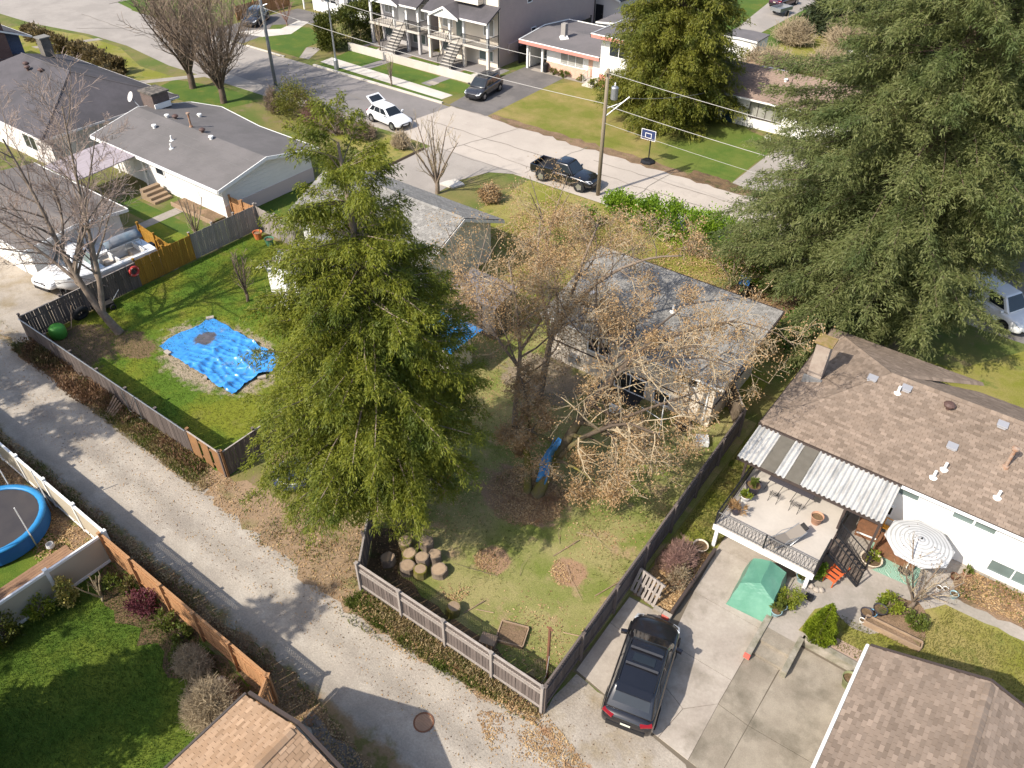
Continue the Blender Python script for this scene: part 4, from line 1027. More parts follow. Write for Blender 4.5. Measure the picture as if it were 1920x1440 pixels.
obj('wall', MB().b2(-24.4, 27.6, 0, -21.6, 29.2, 2.3), mat('charcoal_board', (.10, .09, .085), fa=.15), H)
obj('roof', MB().slab([(-24.6, 27.4, 2.3), (-21.4, 27.4, 2.3), (-21.4, 29.4, 2.7), (-24.6, 29.4, 2.7)], .08), m_flatgrey, H)
obj('door', MB().b2(-23.3, 27.54, .05, -22.5, 27.597, 2.0), m_darktrim, H)
# ---------------------------------------------------------------- vegetation
m_bark = mat('grey_brown_bark', (.16, .12, .09), (.24, .19, .145), s=3, f=25, fa=.25, rough=.95, bump=.6)
m_barkd = mat('dark_bark', (.10, .072, .055), (.16, .115, .085), s=3, f=25, fa=.25, rough=.95, bump=.6)
k = N('mossy_bark'); _q = k.pos(True); _z = k.n('SeparateXYZ'); k.l(_q, _z.inputs[0])
_f = k.math('ADD', _z.outputs[2], k.rng(k.noise(_q, 1.5, 4), 0, 1, -2.2, 2.2))
_n = k.noise(_q, 22, 2); k.bump(_n, .6)
m_barkm = k.fin(k.val(k.mix(k.rng(_f, 2.6, 4.6), k.mix(k.rng(k.noise(_q, 1.2, 5), .4, .6), (.15, .12, .07), (.16, .14, .025)), (.105, .078, .058)), _n, .25), .95)
m_twig = mat('twig_bark', (.30, .235, .15), (.39, .31, .20), s=.8, fa=.1, rough=.95)
m_twigp = mat('pinkish_twig', (.25, .185, .15), (.33, .255, .215), s=.8, fa=.1, rough=.95)
m_twigd = mat('dark_twig', (.19, .14, .10), (.26, .195, .14), s=.8, fa=.1, rough=.95)
m_twigr = mat('reddish_twig', (.22, .12, .10), (.26, .17, .13), s=.8, fa=.1, rough=.95)
m_cedar = leafmat('cedar_sprays', (.135, .165, .017), (.23, .235, .025), (.08, .112, .015), .4, .55)
m_cedar2 = leafmat('far_cedar_sprays', (.14, .155, .022), (.21, .205, .03), (.095, .12, .02), .38, .5)
m_spruce = leafmat('spruce_needles', (.145, .175, .055), (.235, .245, .095), (.105, .14, .046), .48, .4)
m_fir = leafmat('dark_conifer_needles', (.03, .045, .018), (.055, .065, .025), None, .2)
m_laurel = leafmat('laurel_leaves', (.15, .26, .015), (.23, .33, .03), (.09, .17, .015), .35, .7, .4, .5)
m_brownleaf = leafmat('dry_brown_leaves', (.36, .225, .105), (.50, .34, .18), (.28, .165, .07), .3, .8)
m_yew = leafmat('hedge_sprays', (.06, .075, .01), (.10, .105, .014), (.035, .05, .01), .2, .8)
m_cone = leafmat('bright_conifer', (.16, .22, .014), (.22, .27, .02), (.10, .15, .012), .3, 1.5)
m_purple = leafmat('purple_barberry', (.10, .025, .035), (.16, .05, .06), None, .25)
m_yellow = leafmat('golden_leaves', (.36, .30, .07), (.45, .38, .13), (.2, .22, .04), .3, 2)
m_lime = leafmat('lime_leaves', (.17, .21, .02), (.25, .27, .035), (.1, .15, .015), .3, 2)
m_weed = leafmat('weed_leaves', (.085, .12, .02), (.14, .16, .03), (.2, .16, .06), .3, .7)
m_litter = leafmat('fallen_leaves', (.34, .20, .09), (.50, .36, .19), (.25, .14, .07), .15, 1)
m_dry = leafmat('dry_grass_blades', (.30, .22, .11), (.40, .31, .17), (.22, .19, .07), .3, .8)
m_bramble = leafmat('bramble_leaves', (.13, .075, .045), (.22, .125, .065), (.08, .085, .025), .25, .8)

def unit(v): return v / np.maximum(1e-6, np.linalg.norm(v, axis=-1, keepdims=True))
def kites(P, D, L, W, g, flat=.6):
    """leaf-sized kite faces: base points, directions, lengths, widths"""
    n = len(P)
    nrm = g.normal(size=(n, 3)) * flat; nrm[:, 2] += 1
    S = unit(np.cross(D, nrm))
    L = L[:, None]; W = W[:, None]
    V = np.stack([P, P + D * L * .45 + S * W, P + D * L, P + D * L * .45 - S * W], 1).reshape(-1, 3)
    F = np.arange(n * 4).reshape(n, 4)
    return V, F
def conifer(name, label, loc, h, prof, nbr, lf, wood, seed, nt=9, nb=8, bl=.2, bw=.035, rise=.15, droop=.35, hang=.5, z0=.08, trunk=.35, lean=(0, 0), cat='tree', twl=.34, group=None, fuzz=.035, tmin=.18, whorl=0, var=.38, wr=.02, asym=None, pw=.85):
    g = np.random.default_rng(seed)
    T = thing(name, label, cat, loc, group=group)
    tm = MB()
    K = 8
    tm.tube([(lean[0] * t * t, lean[1] * t * t, h * t) for t in np.linspace(0, .93, K)], [trunk * (1 - t) + .03 + (.12 * trunk * 2 if t == 0 else 0) for t in np.linspace(0, .97, K)], 9)
    obj('trunk', tm, wood, T, True, True)
    Ps, Ds, Ls = [], [], []
    br = MB()
    ts = np.linspace(z0, .985, 400); wts = np.array([prof(t) ** 1.25 + .012 for t in ts]); cdf = np.cumsum(wts) / wts.sum()
    for i in range(nbr):
        t = float(np.interp((i + g.uniform(.1, .9)) / nbr, cdf, ts))
        if whorl: t = min(.985, max(z0, (round(t * whorl + g.normal() * .15) + g.normal() * .12) / whorl))
        az = i * 2.39996 + g.normal() * .25
        L = prof(t) * g.uniform(1.12 - var * 1.3, 1.12) + fuzz * 3
        if asym: L *= 1 - asym[1] * max(0, math.cos(az - asym[0])) * max(0, 1 - t / asym[2])
        rad = np.array([math.cos(az), math.sin(az), 0]); tan = np.array([-rad[1], rad[0], 0])
        base = np.array([lean[0] * t * t, lean[1] * t * t, h * t])
        ri = rise + 1.0 * max(0, t - .72) * 2.4 + g.normal() * .1; dr = droop * g.uniform(.6, 1.3) * (1.1 - .5 * t)
        sway = g.normal() * .18
        def bp(s): return base + np.outer(s, rad) * L + np.outer(s * s, tan) * L * sway + np.outer(ri * s - dr * s * s + .16 * dr * s ** 4, [0, 0, 1]) * L
        q = bp(np.linspace(0, 1, 5))
        br.tube([tuple(x) for x in q], [max(.008, wr * L ** .8 * (1 - k / 5)) for k in range(5)], 3, False)
        m_ = max(3, int(nt * (L ** .7) * .62))
        s = np.linspace(.16, 1, m_) ** pw
        s = np.repeat(s, 2) + g.normal(size=2 * m_) * .02
        s = np.clip(s, .05, 1)
        sd = np.tile([1., -1.], m_)
        B = bp(s)
        an = g.uniform(.45, 1.15, 2 * m_) * np.where(s > .97, .2, 1)
        td = np.outer(np.cos(an), rad) + tan * (np.sin(an) * sd)[:, None]
        td[:, 2] += g.normal(size=2 * m_) * .18 - .1
        tl = (twl * L * (1.05 - .75 * s) + tmin) * g.uniform(.6, 1.15, 2 * m_)
        k = nb
        u = (np.arange(k)[None] + g.uniform(0, 1, (2 * m_, k))) / k
        pos = B[:, None] + td[:, None] * (tl[:, None] * u)[..., None]
        pos[..., 2] -= hang * (tl[:, None] * u ** 1.6)
        pos += g.normal(size=pos.shape) * fuzz
        dd = td[:, None] * .8 + g.normal(size=pos.shape) * .42
        dd[..., 2] -= hang * u * 1.1
        Ps.append(pos.reshape(-1, 3)); Ds.append(unit(dd).reshape(-1, 3))
    P = np.concatenate(Ps); D = np.concatenate(Ds)
    n = len(P)
    nrm = g.normal(size=(n, 3)) * .6; nrm[:, 2] += 1
    Sd = unit(np.cross(D, nrm)) * (g.uniform(.7, 1.3, n) * bw)[:, None]
    V = np.stack([P + Sd, P + D * (g.uniform(.7, 1.4, n) * bl)[:, None], P - Sd], 1).reshape(-1, 3)
    F = np.arange(n * 3).reshape(n, 3)
    link('crown', npmesh('crown', V, F, lf), T)
    obj('branches', br, wood, T, True)['kind'] = 'stuff'
    return T

class Tree:
    def __init__(s, seed, lens=.62, spread=.75, uptropism=.12, kids=5, maxl=3, twig=.008, wander=.16, curl=0):
        s.q = random.Random(seed); s.lens, s.spread, s.up, s.kids, s.maxl, s.twig, s.wander, s.curl = lens, spread, uptropism, kids, maxl, twig, wander, curl
        s.big, s.small, s.tips = MB(), MB(), []
    def rv(s): return Vector((s.q.gauss(0, 1), s.q.gauss(0, 1), s.q.gauss(0, 1)))
    def stem(s, pts, r0, r1, lvl=0, start=.3, kids=None):
        P = [Vector(p) for p in pts]
        n = 3 * (len(P) - 1) + 1
        Q = []
        for i in range(n):                                     # smooth run through the given points
            f = i / (n - 1) * (len(P) - 1); a = min(int(f), len(P) - 2); t = f - a
            p0, p1, p2, p3 = P[max(a - 1, 0)], P[a], P[a + 1], P[min(a + 2, len(P) - 1)]
            Q.append(.5 * ((2 * p1) + (p2 - p0) * t + (2 * p0 - 5 * p1 + 4 * p2 - p3) * t * t + (3 * p1 - p0 - 3 * p2 + p3) * t ** 3))
        s.tube(Q, r0, r1, lvl, start, kids)
    def tube(s, Q, r0, r1, lvl, start, kids):
        n = len(Q)
        rad = [r0 + (r1 - r0) * (i / (n - 1)) ** .8 for i in range(n)]
        (s.big if lvl < 2 else s.small).tube(Q, rad, 7 if lvl == 0 else 5 if lvl == 1 else 3, False)
        L = sum((Q[i + 1] - Q[i]).length for i in range(n - 1))
        if lvl >= s.maxl:
            s.tips.append((Q[-1], (Q[-1] - Q[-2]).normalized())); s.tips.append((Q[n // 2], (Q[-1] - Q[-2]).normalized()))
            return
        kk = kids if kids is not None else s.kids
        for c in range(kk):
            f = start + (1 - start) * (c + s.q.uniform(.1, .9)) / kk
            i = min(int(f * (n - 1)), n - 2)
            p = Q[i].lerp(Q[i + 1], f * (n - 1) - i); d = (Q[i + 1] - Q[i]).normalized()
            rr = rad[i]
            side = s.rv(); side = (side - d * side.dot(d)).normalized()
            cd_ = (d * (1 - s.spread * .55) + side * s.spread).normalized()
            s.branch(p, cd_, L * s.lens * s.q.uniform(.55, 1.1) * (1.15 - .55 * f), max(s.twig, rr * s.q.uniform(.42, .62)), lvl + 1)
    def branch(s, p, d, L, r, lvl):
        n = 6 if lvl < 3 else 4
        Q = [p]
        for i in range(n - 1):
            d = (d + s.rv() * s.wander + Vector((0, 0, s.up - s.curl * (i / n)))).normalized()
            p = p + d * L / (n - 1); Q.append(p)
        s.tube(Q, r, max(s.twig * .6, r * .3), lvl, .22, None)
    def make(s, name, label, loc, bark, twig, leaves=None, nleaf=3, ll=.11, lw=.035, cat='tree', group=None, scatter=.22, crown='crown'):
        T = thing(name, label, cat, loc, group=group)
        obj('trunk', s.big, bark, T, True, True)
        if s.small.v: obj('twigs', s.small, twig, T, True)
        if leaves and s.tips:
            g = np.random.default_rng(len(s.tips))
            tp = np.array([tuple(t[0]) for t in s.tips]); td = np.array([tuple(t[1]) for t in s.tips])
            P = np.repeat(tp, nleaf, 0); D = np.repeat(td, nleaf, 0)
            P = P + g.normal(size=P.shape) * scatter
            D = D + g.normal(size=D.shape) * .8; D[:, 2] -= .3
            V, F = kites(P, unit(D), g.uniform(.6, 1.3, len(P)) * ll, g.uniform(.7, 1.3, len(P)) * lw, g, 1.2)
            link(crown, npmesh(crown, V, F, leaves), T)
        return T

def clumps(n, nc, rx, ry, rz, g, box=False, cl=.28):
    """leaf positions gathered in clumps on a rounded (or box) volume standing on z = 0"""
    if box:
        C = g.uniform(-1, 1, (nc, 3)); ax = g.integers(0, 5, nc)
        for i in range(nc):
            a = ax[i]
            if a < 2: C[i, 0] = 1 - 2 * a
            elif a < 4: C[i, 1] = 1 - 2 * (a - 2)
            else: C[i, 2] = 1
        C = C * .9
    else:
        C = unit(g.normal(size=(nc, 3))) * (g.uniform(.35, 1, (nc, 1)) ** .4) * .85
    k = g.integers(0, nc, n)
    s = cl * np.array([1, 1, 1]) * min(rx, ry, rz)
    P = C[k] * [rx, ry, rz] + g.normal(size=(n, 3)) * s * g.uniform(.5, 1.1, nc)[k][:, None]
    P[:, 2] += rz
    P = P[P[:, 2] > .02]
    return P
def shrub(name, label, loc, rx, ry, rz, n, mt, ll=.12, lw=.04, nc=30, seed=1, box=False, cat='shrub', group=None, stem=m_twigd, cl=.28, rz_=0, up_=.2):
    g = np.random.default_rng(seed)
    T = thing(name, label, cat, loc, rz_, group)
    P = clumps(n, nc, rx, ry, rz, g, box, cl)
    D = P - [0, 0, rz * .4]; D = unit(D / [rx, ry, rz]) + g.normal(size=P.shape) * .6; D[:, 2] += up_
    V, F = kites(P, unit(D), g.uniform(.6, 1.3, len(P)) * ll, g.uniform(.7, 1.3, len(P)) * lw, g, .9)
    link('foliage', npmesh('foliage', V, F, mt), T)
    sm = MB(); q = random.Random(seed)
    for i in range(7 if not box else int(max(rx, ry) * 5)):
        x, y = (q.uniform(-.8, .8) * rx, q.uniform(-.6, .6) * ry) if box else (q.uniform(-.15, .15) * rx, q.uniform(-.15, .15) * ry)
        sm.tube([(x, y, 0), (x * 1.3 + q.uniform(-.3, .3) * rx * (0 if box else 1), y + q.uniform(-.3, .3) * ry * (0 if box else 1), rz * 1.5)], [.03, .012], 4)
    obj('stem', sm, stem, T, True)
    return T
def twigbush(name, label, loc, rx, ry, rz, n, mt, seed, r=.008, cat='shrub', leaves=None, nl=2, ll=.07, group=None, dome=True):
    q = random.Random(seed)
    T = thing(name, label, cat, loc, 0, group)
    tw, st = MB(), MB(); tips = []
    for i in range(n):
        a = q.uniform(0, 2 * math.pi); c = q.uniform(0, 1) ** .5
        ph = c * 1.45
        e = Vector((math.cos(a) * math.sin(ph) * rx, math.sin(a) * math.sin(ph) * ry, .15 * rz + math.cos(ph) * rz * 1.75)) * q.uniform(.72, 1.05)
        b = Vector((q.uniform(-.25, .25) * rx, q.uniform(-.25, .25) * ry, 0))
        mid = b.lerp(e, .5) + Vector((q.gauss(0, .08) * rx, q.gauss(0, .08) * ry, .12 * rz))
        tgt = st if i < 8 else tw
        tgt.tube([b, mid, e], [r * 2.2, r * 1.5, r * .7], 3, False)
        for k in range(3):
            p = mid.lerp(e, q.uniform(.1, .9)); v = Vector((q.gauss(0, 1), q.gauss(0, 1), q.gauss(.3, 1))).normalized() * .28 * (rx + rz) * .5
            tw.tube([p, p + v], [r, r * .6], 3, False); tips.append(p + v)
    obj('branches', st, mt, T, True); obj('twigs', tw, mt, T, True)
    if leaves:
        g = np.random.default_rng(seed)
        P = np.repeat(np.array([tuple(t) for t in tips]), nl, 0); P = P + g.normal(size=P.shape) * .07
        V, F = kites(P, unit(g.normal(size=P.shape)), g.uniform(.6, 1.3, len(P)) * ll, g.uniform(.7, 1.3, len(P)) * ll * .38, g, 1)
        link('foliage', npmesh('foliage', V, F, leaves), T)
    return T

# big conifers
conifer('cedar', 'tall yellow-green cedar with drooping sprays standing over the lane corner', (-16.7, 14.7, 0), 17.9,
        lambda t: float(np.interp(t, (.15, .2, .27, .35, .46, .64, .78, .88, .96, 1), (1.2, 3.2, 4.3, 4.4, 4.0, 3.1, 2.05, 1.25, .55, .05))), 430, m_cedar, m_bark, 11, nt=9, nb=44, bl=.125, bw=.02, whorl=17, rise=.32, droop=.36, hang=.7, z0=.16, asym=(.64, .32, 1.6), pw=.75, trunk=.36, lean=(-.9, .2), twl=.27, fuzz=.075, var=.45)
conifer('spruce', 'huge dark green spruce filling the right side behind the brown roof', (-5.6, 42.0, 0), 33,
        lambda t: float(np.interp(t, (.03, .06, .13, .26, .34, .5, .6, 1), (3.6, 6.0, 8.3, 7.7, 7.0, 5.9, 5.0, .1))), 640, m_spruce, m_barkd, 21, nt=9, nb=28, bl=.19, bw=.03, wr=.009, asym=(.1, .6, .5), pw=.62, whorl=20, rise=.15, droop=.3, hang=.3, z0=.03, trunk=.55, twl=.25, fuzz=.10, var=.45)
conifer('spruce', 'second broad spruce across the street behind the huge one', (-2.5, 59, 0), 27,
        lambda t: 8.2 * min(1, (t + .05) / .16) * (1 - t) ** .6, 380, m_spruce, m_barkd, 22, nt=8, nb=18, bl=.26, bw=.045, wr=.009, whorl=20, rise=.2, droop=.3, hang=.3, z0=.06, trunk=.5, twl=.27, fuzz=.12, var=.45)
conifer('far_cedar', 'broad olive green cedar between the coral house and the small white house', (-29.5, 62.4, 0), 17,
        lambda t: 5.7 * min(1, (t + .15) / .3) * max(0, 1 - t) ** .45, 420, m_cedar2, m_barkd, 31, nt=8, nb=22, bl=.22, bw=.045, wr=.012, whorl=13, rise=.25, droop=.35, hang=.7, z0=.03, trunk=.5, twl=.28, fuzz=.12, var=.4)
for i, (x, y, h, r, lb) in enumerate(((-27, 98, 9, 4.4, 'dark evergreen right of the far parked cars'), (-20, 95, 11, 5, 'dark evergreen further right behind the bare thicket'), (-13, 104, 14, 5, 'tall dark evergreen at the top edge beside the spruce'))):
    conifer('dark_evergreen', lb, (x, y, 0), h, lambda t, r=r: r * min(1, (t + .1) / .25) * max(0, 1 - t) ** .5, 160, m_fir, m_barkd, 41 + i, nt=6, nb=7, bl=.5, bw=.1, hang=.4, z0=.04)
def conebush(name, label, loc, R, h, n, mt, ll, lw, seed):
    g = np.random.default_rng(seed)
    T = thing(name, label, 'shrub', loc)
    z = h * (1 - g.uniform(0, 1, n) ** .5); a = g.uniform(0, 6.283, n)
    r = R * np.minimum(1, (z / h + .05) / .16) * (1 - z / h) ** .8 * (g.uniform(.55, 1, n) ** .4) * (1 + .1 * np.sin(a * 7 + z * 9))
    P = np.stack([r * np.cos(a), r * np.sin(a), z], 1)
    D = np.stack([np.cos(a) * .5, np.sin(a) * .5, np.full(n, .9)], 1) + g.normal(size=(n, 3)) * .3
    V, F = kites(P, unit(D), g.uniform(.6, 1.3, n) * ll, g.uniform(.7, 1.3, n) * lw, g, .9)
    link('foliage', npmesh('foliage', V, F, mt), T)
    obj('stem', MB().tube([(0, 0, 0), (0, 0, h * .9)], [.05, .01], 5), m_barkd, T, True)
conebush('conical_conifer', 'small bright green conical conifer beside the low wall and concrete path', (-.55, 19.95, .3), .62, 2.1, 9000, m_cone, .1, .022, 51)
# unseen trees shading lane and lower left lawn, last two enlarged for broader shade
for i, (x, y, h, r) in enumerate(((-21.2, -3.2, 13.8, 2.3), (-28.5, -7.5, 14, 2.8), (-37.5, -2.5, 15, 4.6), (-44.5, -1.5, 19, 5.5))):
    conifer('shade_conifer', ('conifer just below the picture shading the lane', 'taller conifer shading the deep green lawn', 'unseen conifer beyond the white fence, enlarged to shade the lane', 'last unseen conifer of the row, enlarged to shade the left yard')[i], (x, y, 0), h,
            lambda t, r=r: r * min(1, (t + .1) / .25) * max(0, 1 - t) ** .55, 170, m_fir, m_barkd, 61 + i, nt=6, nb=6, bl=.4, bw=.09, hang=.4, z0=.1, group='conifers behind the lane')

# bare trees -------------------------------------------------------
t = Tree(3, lens=.55, spread=.7, uptropism=.12, kids=9, maxl=3, twig=.010, wander=.15)
t.stem([(0, 0, 0), (-.5, -.35, 1.5), (-1.1, -.5, 3.0), (-1.7, -.6, 5.2), (-2.5, -.5, 7.8), (-3.2, -.6, 10.6)], .27, .04, 0, .35, 13)
t.stem([(-.45, -.3, 1.3), (-.5, .2, 3.2), (-.6, .6, 5.6), (-.6, 1.0, 8.6), (-.5, 1.5, 12.2)], .19, .03, 0, .2, 16)
t.stem([(-1.1, -.5, 3.0), (-2.2, -1.0, 4.3), (-3.6, -1.6, 5.6), (-5.6, -2.2, 7.0)], .12, .025, 0, .2, 9)
t.stem([(-1.5, -.6, 5.0), (-2.6, .5, 6.6), (-4.2, 1.0, 8.8)], .10, .02, 0, .2, 9)
t.stem([(-1.3, -.5, 4.0), (-1.6, .9, 6.0), (-2.0, 2.4, 8.2), (-2.2, 3.4, 9.8)], .10, .02, 0, .2, 9)
t.make('bare_maple', 'leafless two stemmed maple leaning over the grey fence by the boat', (-38.7, 15.4, 0), m_bark, m_twigp)
def vase(seed, h, n=7, sp=2.6, kids=9, maxl=3, twig=.016, lens=.5, lr=.02, fork=.13, spread=.6):
    t = Tree(seed, lens=lens, spread=spread, uptropism=.22, kids=kids, maxl=maxl, twig=twig, wander=.13); q = random.Random(seed)
    t.stem([(0, 0, 0), (.05, 0, h * fork * .7), (0, .05, h * fork * 1.4)], h * .032, h * .028, 0, .9, 0)
    for i in range(n):
        a = i * 2 * math.pi / n + q.uniform(-.3, .3); s_ = sp * q.uniform(.35, 1.1); z = h * q.uniform(.8, 1.02)
        t.stem([(0, 0, h * fork), (s_ * .25 * math.cos(a), s_ * .25 * math.sin(a), h * .34), (s_ * .65 * math.cos(a), s_ * .65 * math.sin(a), h * .62), (s_ * math.cos(a), s_ * math.sin(a), z)], h * lr, .022, 1, .15, kids)
    return t
vase(5, 10, 15, 4.6, 14, 3, .02, .42, .012, .1, .7).make('vase_tree', 'dense leafless tree on the street corner, the nearer of two', (-63.2, 41.2, 0), m_barkd, m_twigd)
vase(6, 10.5, 15, 4.8, 14, 3, .02, .42, .012, .1, .7).make('vase_tree', 'dense leafless tree on the street corner, the one with the thinner trunk', (-68.6, 41.8, 0), m_barkd, m_twigd)
vase(8, 5.6, 6, 2.4, 6, 3, .012).make('small_bare_tree', 'small leafless tree fanning out beside the concrete driveway', (-36.0, 39.3, 0), m_bark, m_twig)
vase(9, 3.2, 5, .8, 5, 3, .012).make('bare_sapling', 'leafless sapling in the left yard near the fence', (-35.6, 21.8, 0), m_barkd, m_twigd)
vase(10, 3.0, 5, 1.0, 5, 2, .012).make('bare_sapling', 'twiggy sapling behind the grey fence by the white wall', (-44.0, 24.4, 0), m_bark, m_twig)
vase(12, 2.6, 5, 1.3, 6, 3, .008).make('bare_patio_tree', 'leafless small tree on the patio beside the striped umbrella', (1.8, 23.4, .3), m_bark, m_twig, m_bramble, 1, .05, .02)
vase(14, 3.4, 4, .5, 5, 2, .012).make('young_street_tree', 'thin young tree on the lawn in front of the grey new house', (-62.5, 60.6, 0), m_bark, m_twig)
vase(15, 2.8, 4, .4, 5, 2, .012).make('young_street_tree', 'thin reddish sapling on the kerb strip beside the pale footpath', (-54.4, 53.8, 0), m_bark, m_twigr)
vase(16, 2.6, 7, 1.5, 6, 2, .014).make('weeping_bush_tree', 'small purplish weeping tree on the gravel bed by the far driveway', (-77.4, 60.8, 0), m_twigr, m_twigr)
# centre oak with brown leaves ------------------------------------
t = Tree(17, lens=.52, spread=.85, uptropism=.0, kids=9, maxl=3, twig=.012, wander=.24, curl=.12)
t.stem([(0, 0, 0), (.25, .35, 1.2), (.75, 1.2, 3.2), (1.35, 2.1, 5.0), (1.9, 3.4, 6.2), (3.0, 5.4, 7.0), (4.6, 7.4, 7.2)], .33, .05, 0, .3, 12)
t.stem([(.3, .5, 1.4), (1.2, .7, 3.2), (2.4, 1.2, 4.6), (3.8, 1.9, 5.8), (5.2, 3.0, 6.6)], .15, .03, 0, .3, 8)
t.stem([(1.0, 1.6, 4.0), (1.0, 2.9, 5.6), (1.8, 4.8, 6.6), (2.4, 7.0, 7.2)], .13, .03, 0, .3, 8)
t.stem([(-.45, -.1, 0), (-.65, .1, 1.5), (-.95, .3, 2.4)], .22, .12, 0, .5, 3)
t.stem([(-.8, .3, 2.0), (-1.2, .9, 3.6), (-1.9, 1.2, 5.0)], .10, .03, 0, .3, 7)
t.stem([(.5, .6, 2.0), (1.4, -.2, 3.0), (2.5, -.4, 3.2), (3.4, -.3, 2.6)], .09, .02, 0, .2, 9)
t.stem([(.6, .9, 2.6), (-.4, -.2, 3.8), (-1.0, -.6, 4.0)], .09, .02, 0, .2, 7)
t.make('mossy_oak', 'leaning mossy trunked oak with dry brown leaves in the middle yard', (-13.1, 19.7, 0), m_barkm, m_twig, m_brownleaf, 4, .085, .028, scatter=.13)
t = Tree(19, lens=.52, spread=.85, uptropism=.02, kids=9, maxl=3, twig=.012, wander=.24, curl=.1)
t.stem([(0, 0, 0), (.1, .3, 1.8), (.2, .7, 3.8), (.7, 1.2, 5.6), (.9, 1.8, 7.4), (1.0, 2.8, 9.0)], .22, .04, 0, .35, 11)
t.stem([(.25, .8, 3.8), (.9, 1.6, 5.4), (2.0, 2.4, 6.9), (3.4, 3.4, 7.8), (4.6, 4.2, 8.0)], .14, .03, 0, .25, 8)
t.stem([(.2, .6, 3.4), (-.6, 1.0, 5.2), (-1.4, 1.6, 6.8), (-1.9, 2.4, 8.4)], .11, .03, 0, .25, 9)
t.make('brown_leaf_oak', 'dark branched oak with dry leaves by the left end of the cream wall', (-16.8, 25.0, 0), m_bark, m_twig, m_brownleaf, 3, .085, .028, scatter=.13)
t = Tree(23, lens=.54, spread=.85, uptropism=.02, kids=8, maxl=3, twig=.012, wander=.26, curl=.1)
t.stem([(0, 0, 0), (-.1, .3, 2.0), (-.3, .8, 4.2), (-1.0, 1.4, 6.2), (-1.9, 2.0, 7.8)], .17, .03, 0, .3, 10)
t.stem([(-.2, .6, 3.4), (-1.2, .4, 4.6), (-2.6, .8, 5.6), (-3.8, 1.6, 6.0)], .09, .02, 0, .2, 9)
t.stem([(-.3, .8, 4.2), (.3, 1.8, 6.0), (.2, 3.0, 7.6)], .09, .02, 0, .2, 9)
t.make('brown_leaf_oak', 'pale trunked oak with dry leaves between the cedar and the mossy oak', (-16.4, 22.4, 0), m_bark, m_twig, m_brownleaf, 3, .095, .03, scatter=.3)
for i, (x, y, h, lb) in enumerate(((-24.3, 28.9, 5.0, 'scruffy brown leaved tree at the corner of the hidden grey house'), (-20.8, 36.2, 3.0, 'brown leaved tree in the front yard by the laurel hedge'), (-13.4, 40.4, 2.6, 'brown leaved tree behind the mottled grey roof'), (-25, 37.5, 4.6, 'brown leaved tree on the mossy front lawn'))):
    t = Tree(70 + i, lens=.6, spread=.9, uptropism=.02, kids=6, maxl=3, twig=.009, wander=.25, curl=.1)
    for a in range(4):
        b = a * 1.57 + i
        t.stem([(0, 0, 0), (.3 * math.cos(b), .3 * math.sin(b), h * .35), (1.0 * math.cos(b), 1.0 * math.sin(b), h * .7), (1.7 * math.cos(b), 1.7 * math.sin(b), h)], .08, .02, 1, .25, 6)
    t.make('brown_leaf_tree', lb, (x, y, 0), m_bark, m_twig, m_brownleaf, 5, .10, .034, scatter=.16)
# hedges and shrubs -----------------------------------------------
for i, (x, y, rx, ry, rz, lb) in enumerate(((-19.2, 44.1, 2.7, .9, .95, 'bright green laurel hedge along the street, its left length'), (-15.0, 43.7, 2.2, 1.1, 1.1, 'bright green laurel hedge by the spruce, its taller right end'), (-23.3, 44.4, 1.7, .8, .85, 'loose laurel bush left of the hedge near the pole'), (-24.9, 42.0, .8, .7, .65, 'small laurel bush furthest from the spruce'), (-13.2, 41.9, .9, .8, .7, 'laurel bush in front of the hedge end'))):
    shrub('laurel_hedge', lb, (x, y, 0), rx, ry, rz, int(4600 * rx * ry), m_laurel, .17, .055, int(50 * rx), 81 + i, i < 2, 'hedge' if i < 2 else 'shrub', cl=.3, rz_=-.08)
twigbush('brown_hedge_bush', 'rounded brown leafless bush between the two laurel hedges', (-16.9, 43.0, 0), 1.0, .9, .9, 420, m_twigd, 4, .010, leaves=m_bramble, nl=2)
shrub('laurel_shrub', 'dark glossy laurel by the tall narrow chimney', (-7.9, 36.9, 0), 1.1, 1.1, 1.05, 3800, leafmat('glossy_leaves', (.05, .13, .012), (.10, .2, .02), None, .25, 1, .35, .6), .19, .06, 34, 91)
shrub('laurel_shrub', 'small lime laurel next to the blue lidded bin', (-11.9, 41.5, 0), .6, .6, .7, 900, m_laurel, .15, .05, 14, 92)
shrub('clipped_hedge', 'tall dark clipped cedar hedge beside the grey new house', (-67.6, 62.0, 0), 1.15, 5.2, 1.55, 16000, m_yew, .26, .06, 240, 93, True, 'hedge', cl=.26, rz_=R_(8), up_=.6)
for i, (x, y, rx, ry, rz, lb) in enumerate(((-91.5, 40.2, 4.2, .6, .65, 'left length of the brown clipped hedge'), (-81.5, 40.0, 4.6, .6, .65, 'long brown clipped hedge behind the dark roof'), (-75.5, 37.6, 1.5, .9, .6, 'last short length of brown hedge near the path'))):
    shrub('brown_hedge', lb, (x, y, 0), rx, ry, rz, int(rx * 1300), leafmat('brown_hedge_leaves', (.13, .095, .04), (.19, .14, .06), None, .2) if i == 0 else bpy.data.materials['brown_hedge_leaves'], .3, .07, int(rx * 30), 95 + i, True, 'hedge', rz_=-.06)
for x, y, rx, ry, lb in ((-68.6, 37.8, 1.1, .7, 'little clipped box hedge near the dark roof'), (-57.8, 37.4, 1.3, .8, 'little clipped box hedge behind the white bungalow')):
    shrub('box_hedge', lb, (x, y, 0), rx, ry, .45, 1500, m_yew, .15, .045, 50, int(-x), True, 'hedge')
shrub('green_shrub', 'yellow-green spreading shrub left of the white hatchback', (-55.2, 42.9, 0), 1.7, 1.5, 1.35, 5200, leafmat('olive_leaves', (.12, .13, .02), (.18, .18, .03), (.2, .15, .06), .3, .8), .14, .045, 40, 101, cl=.4)
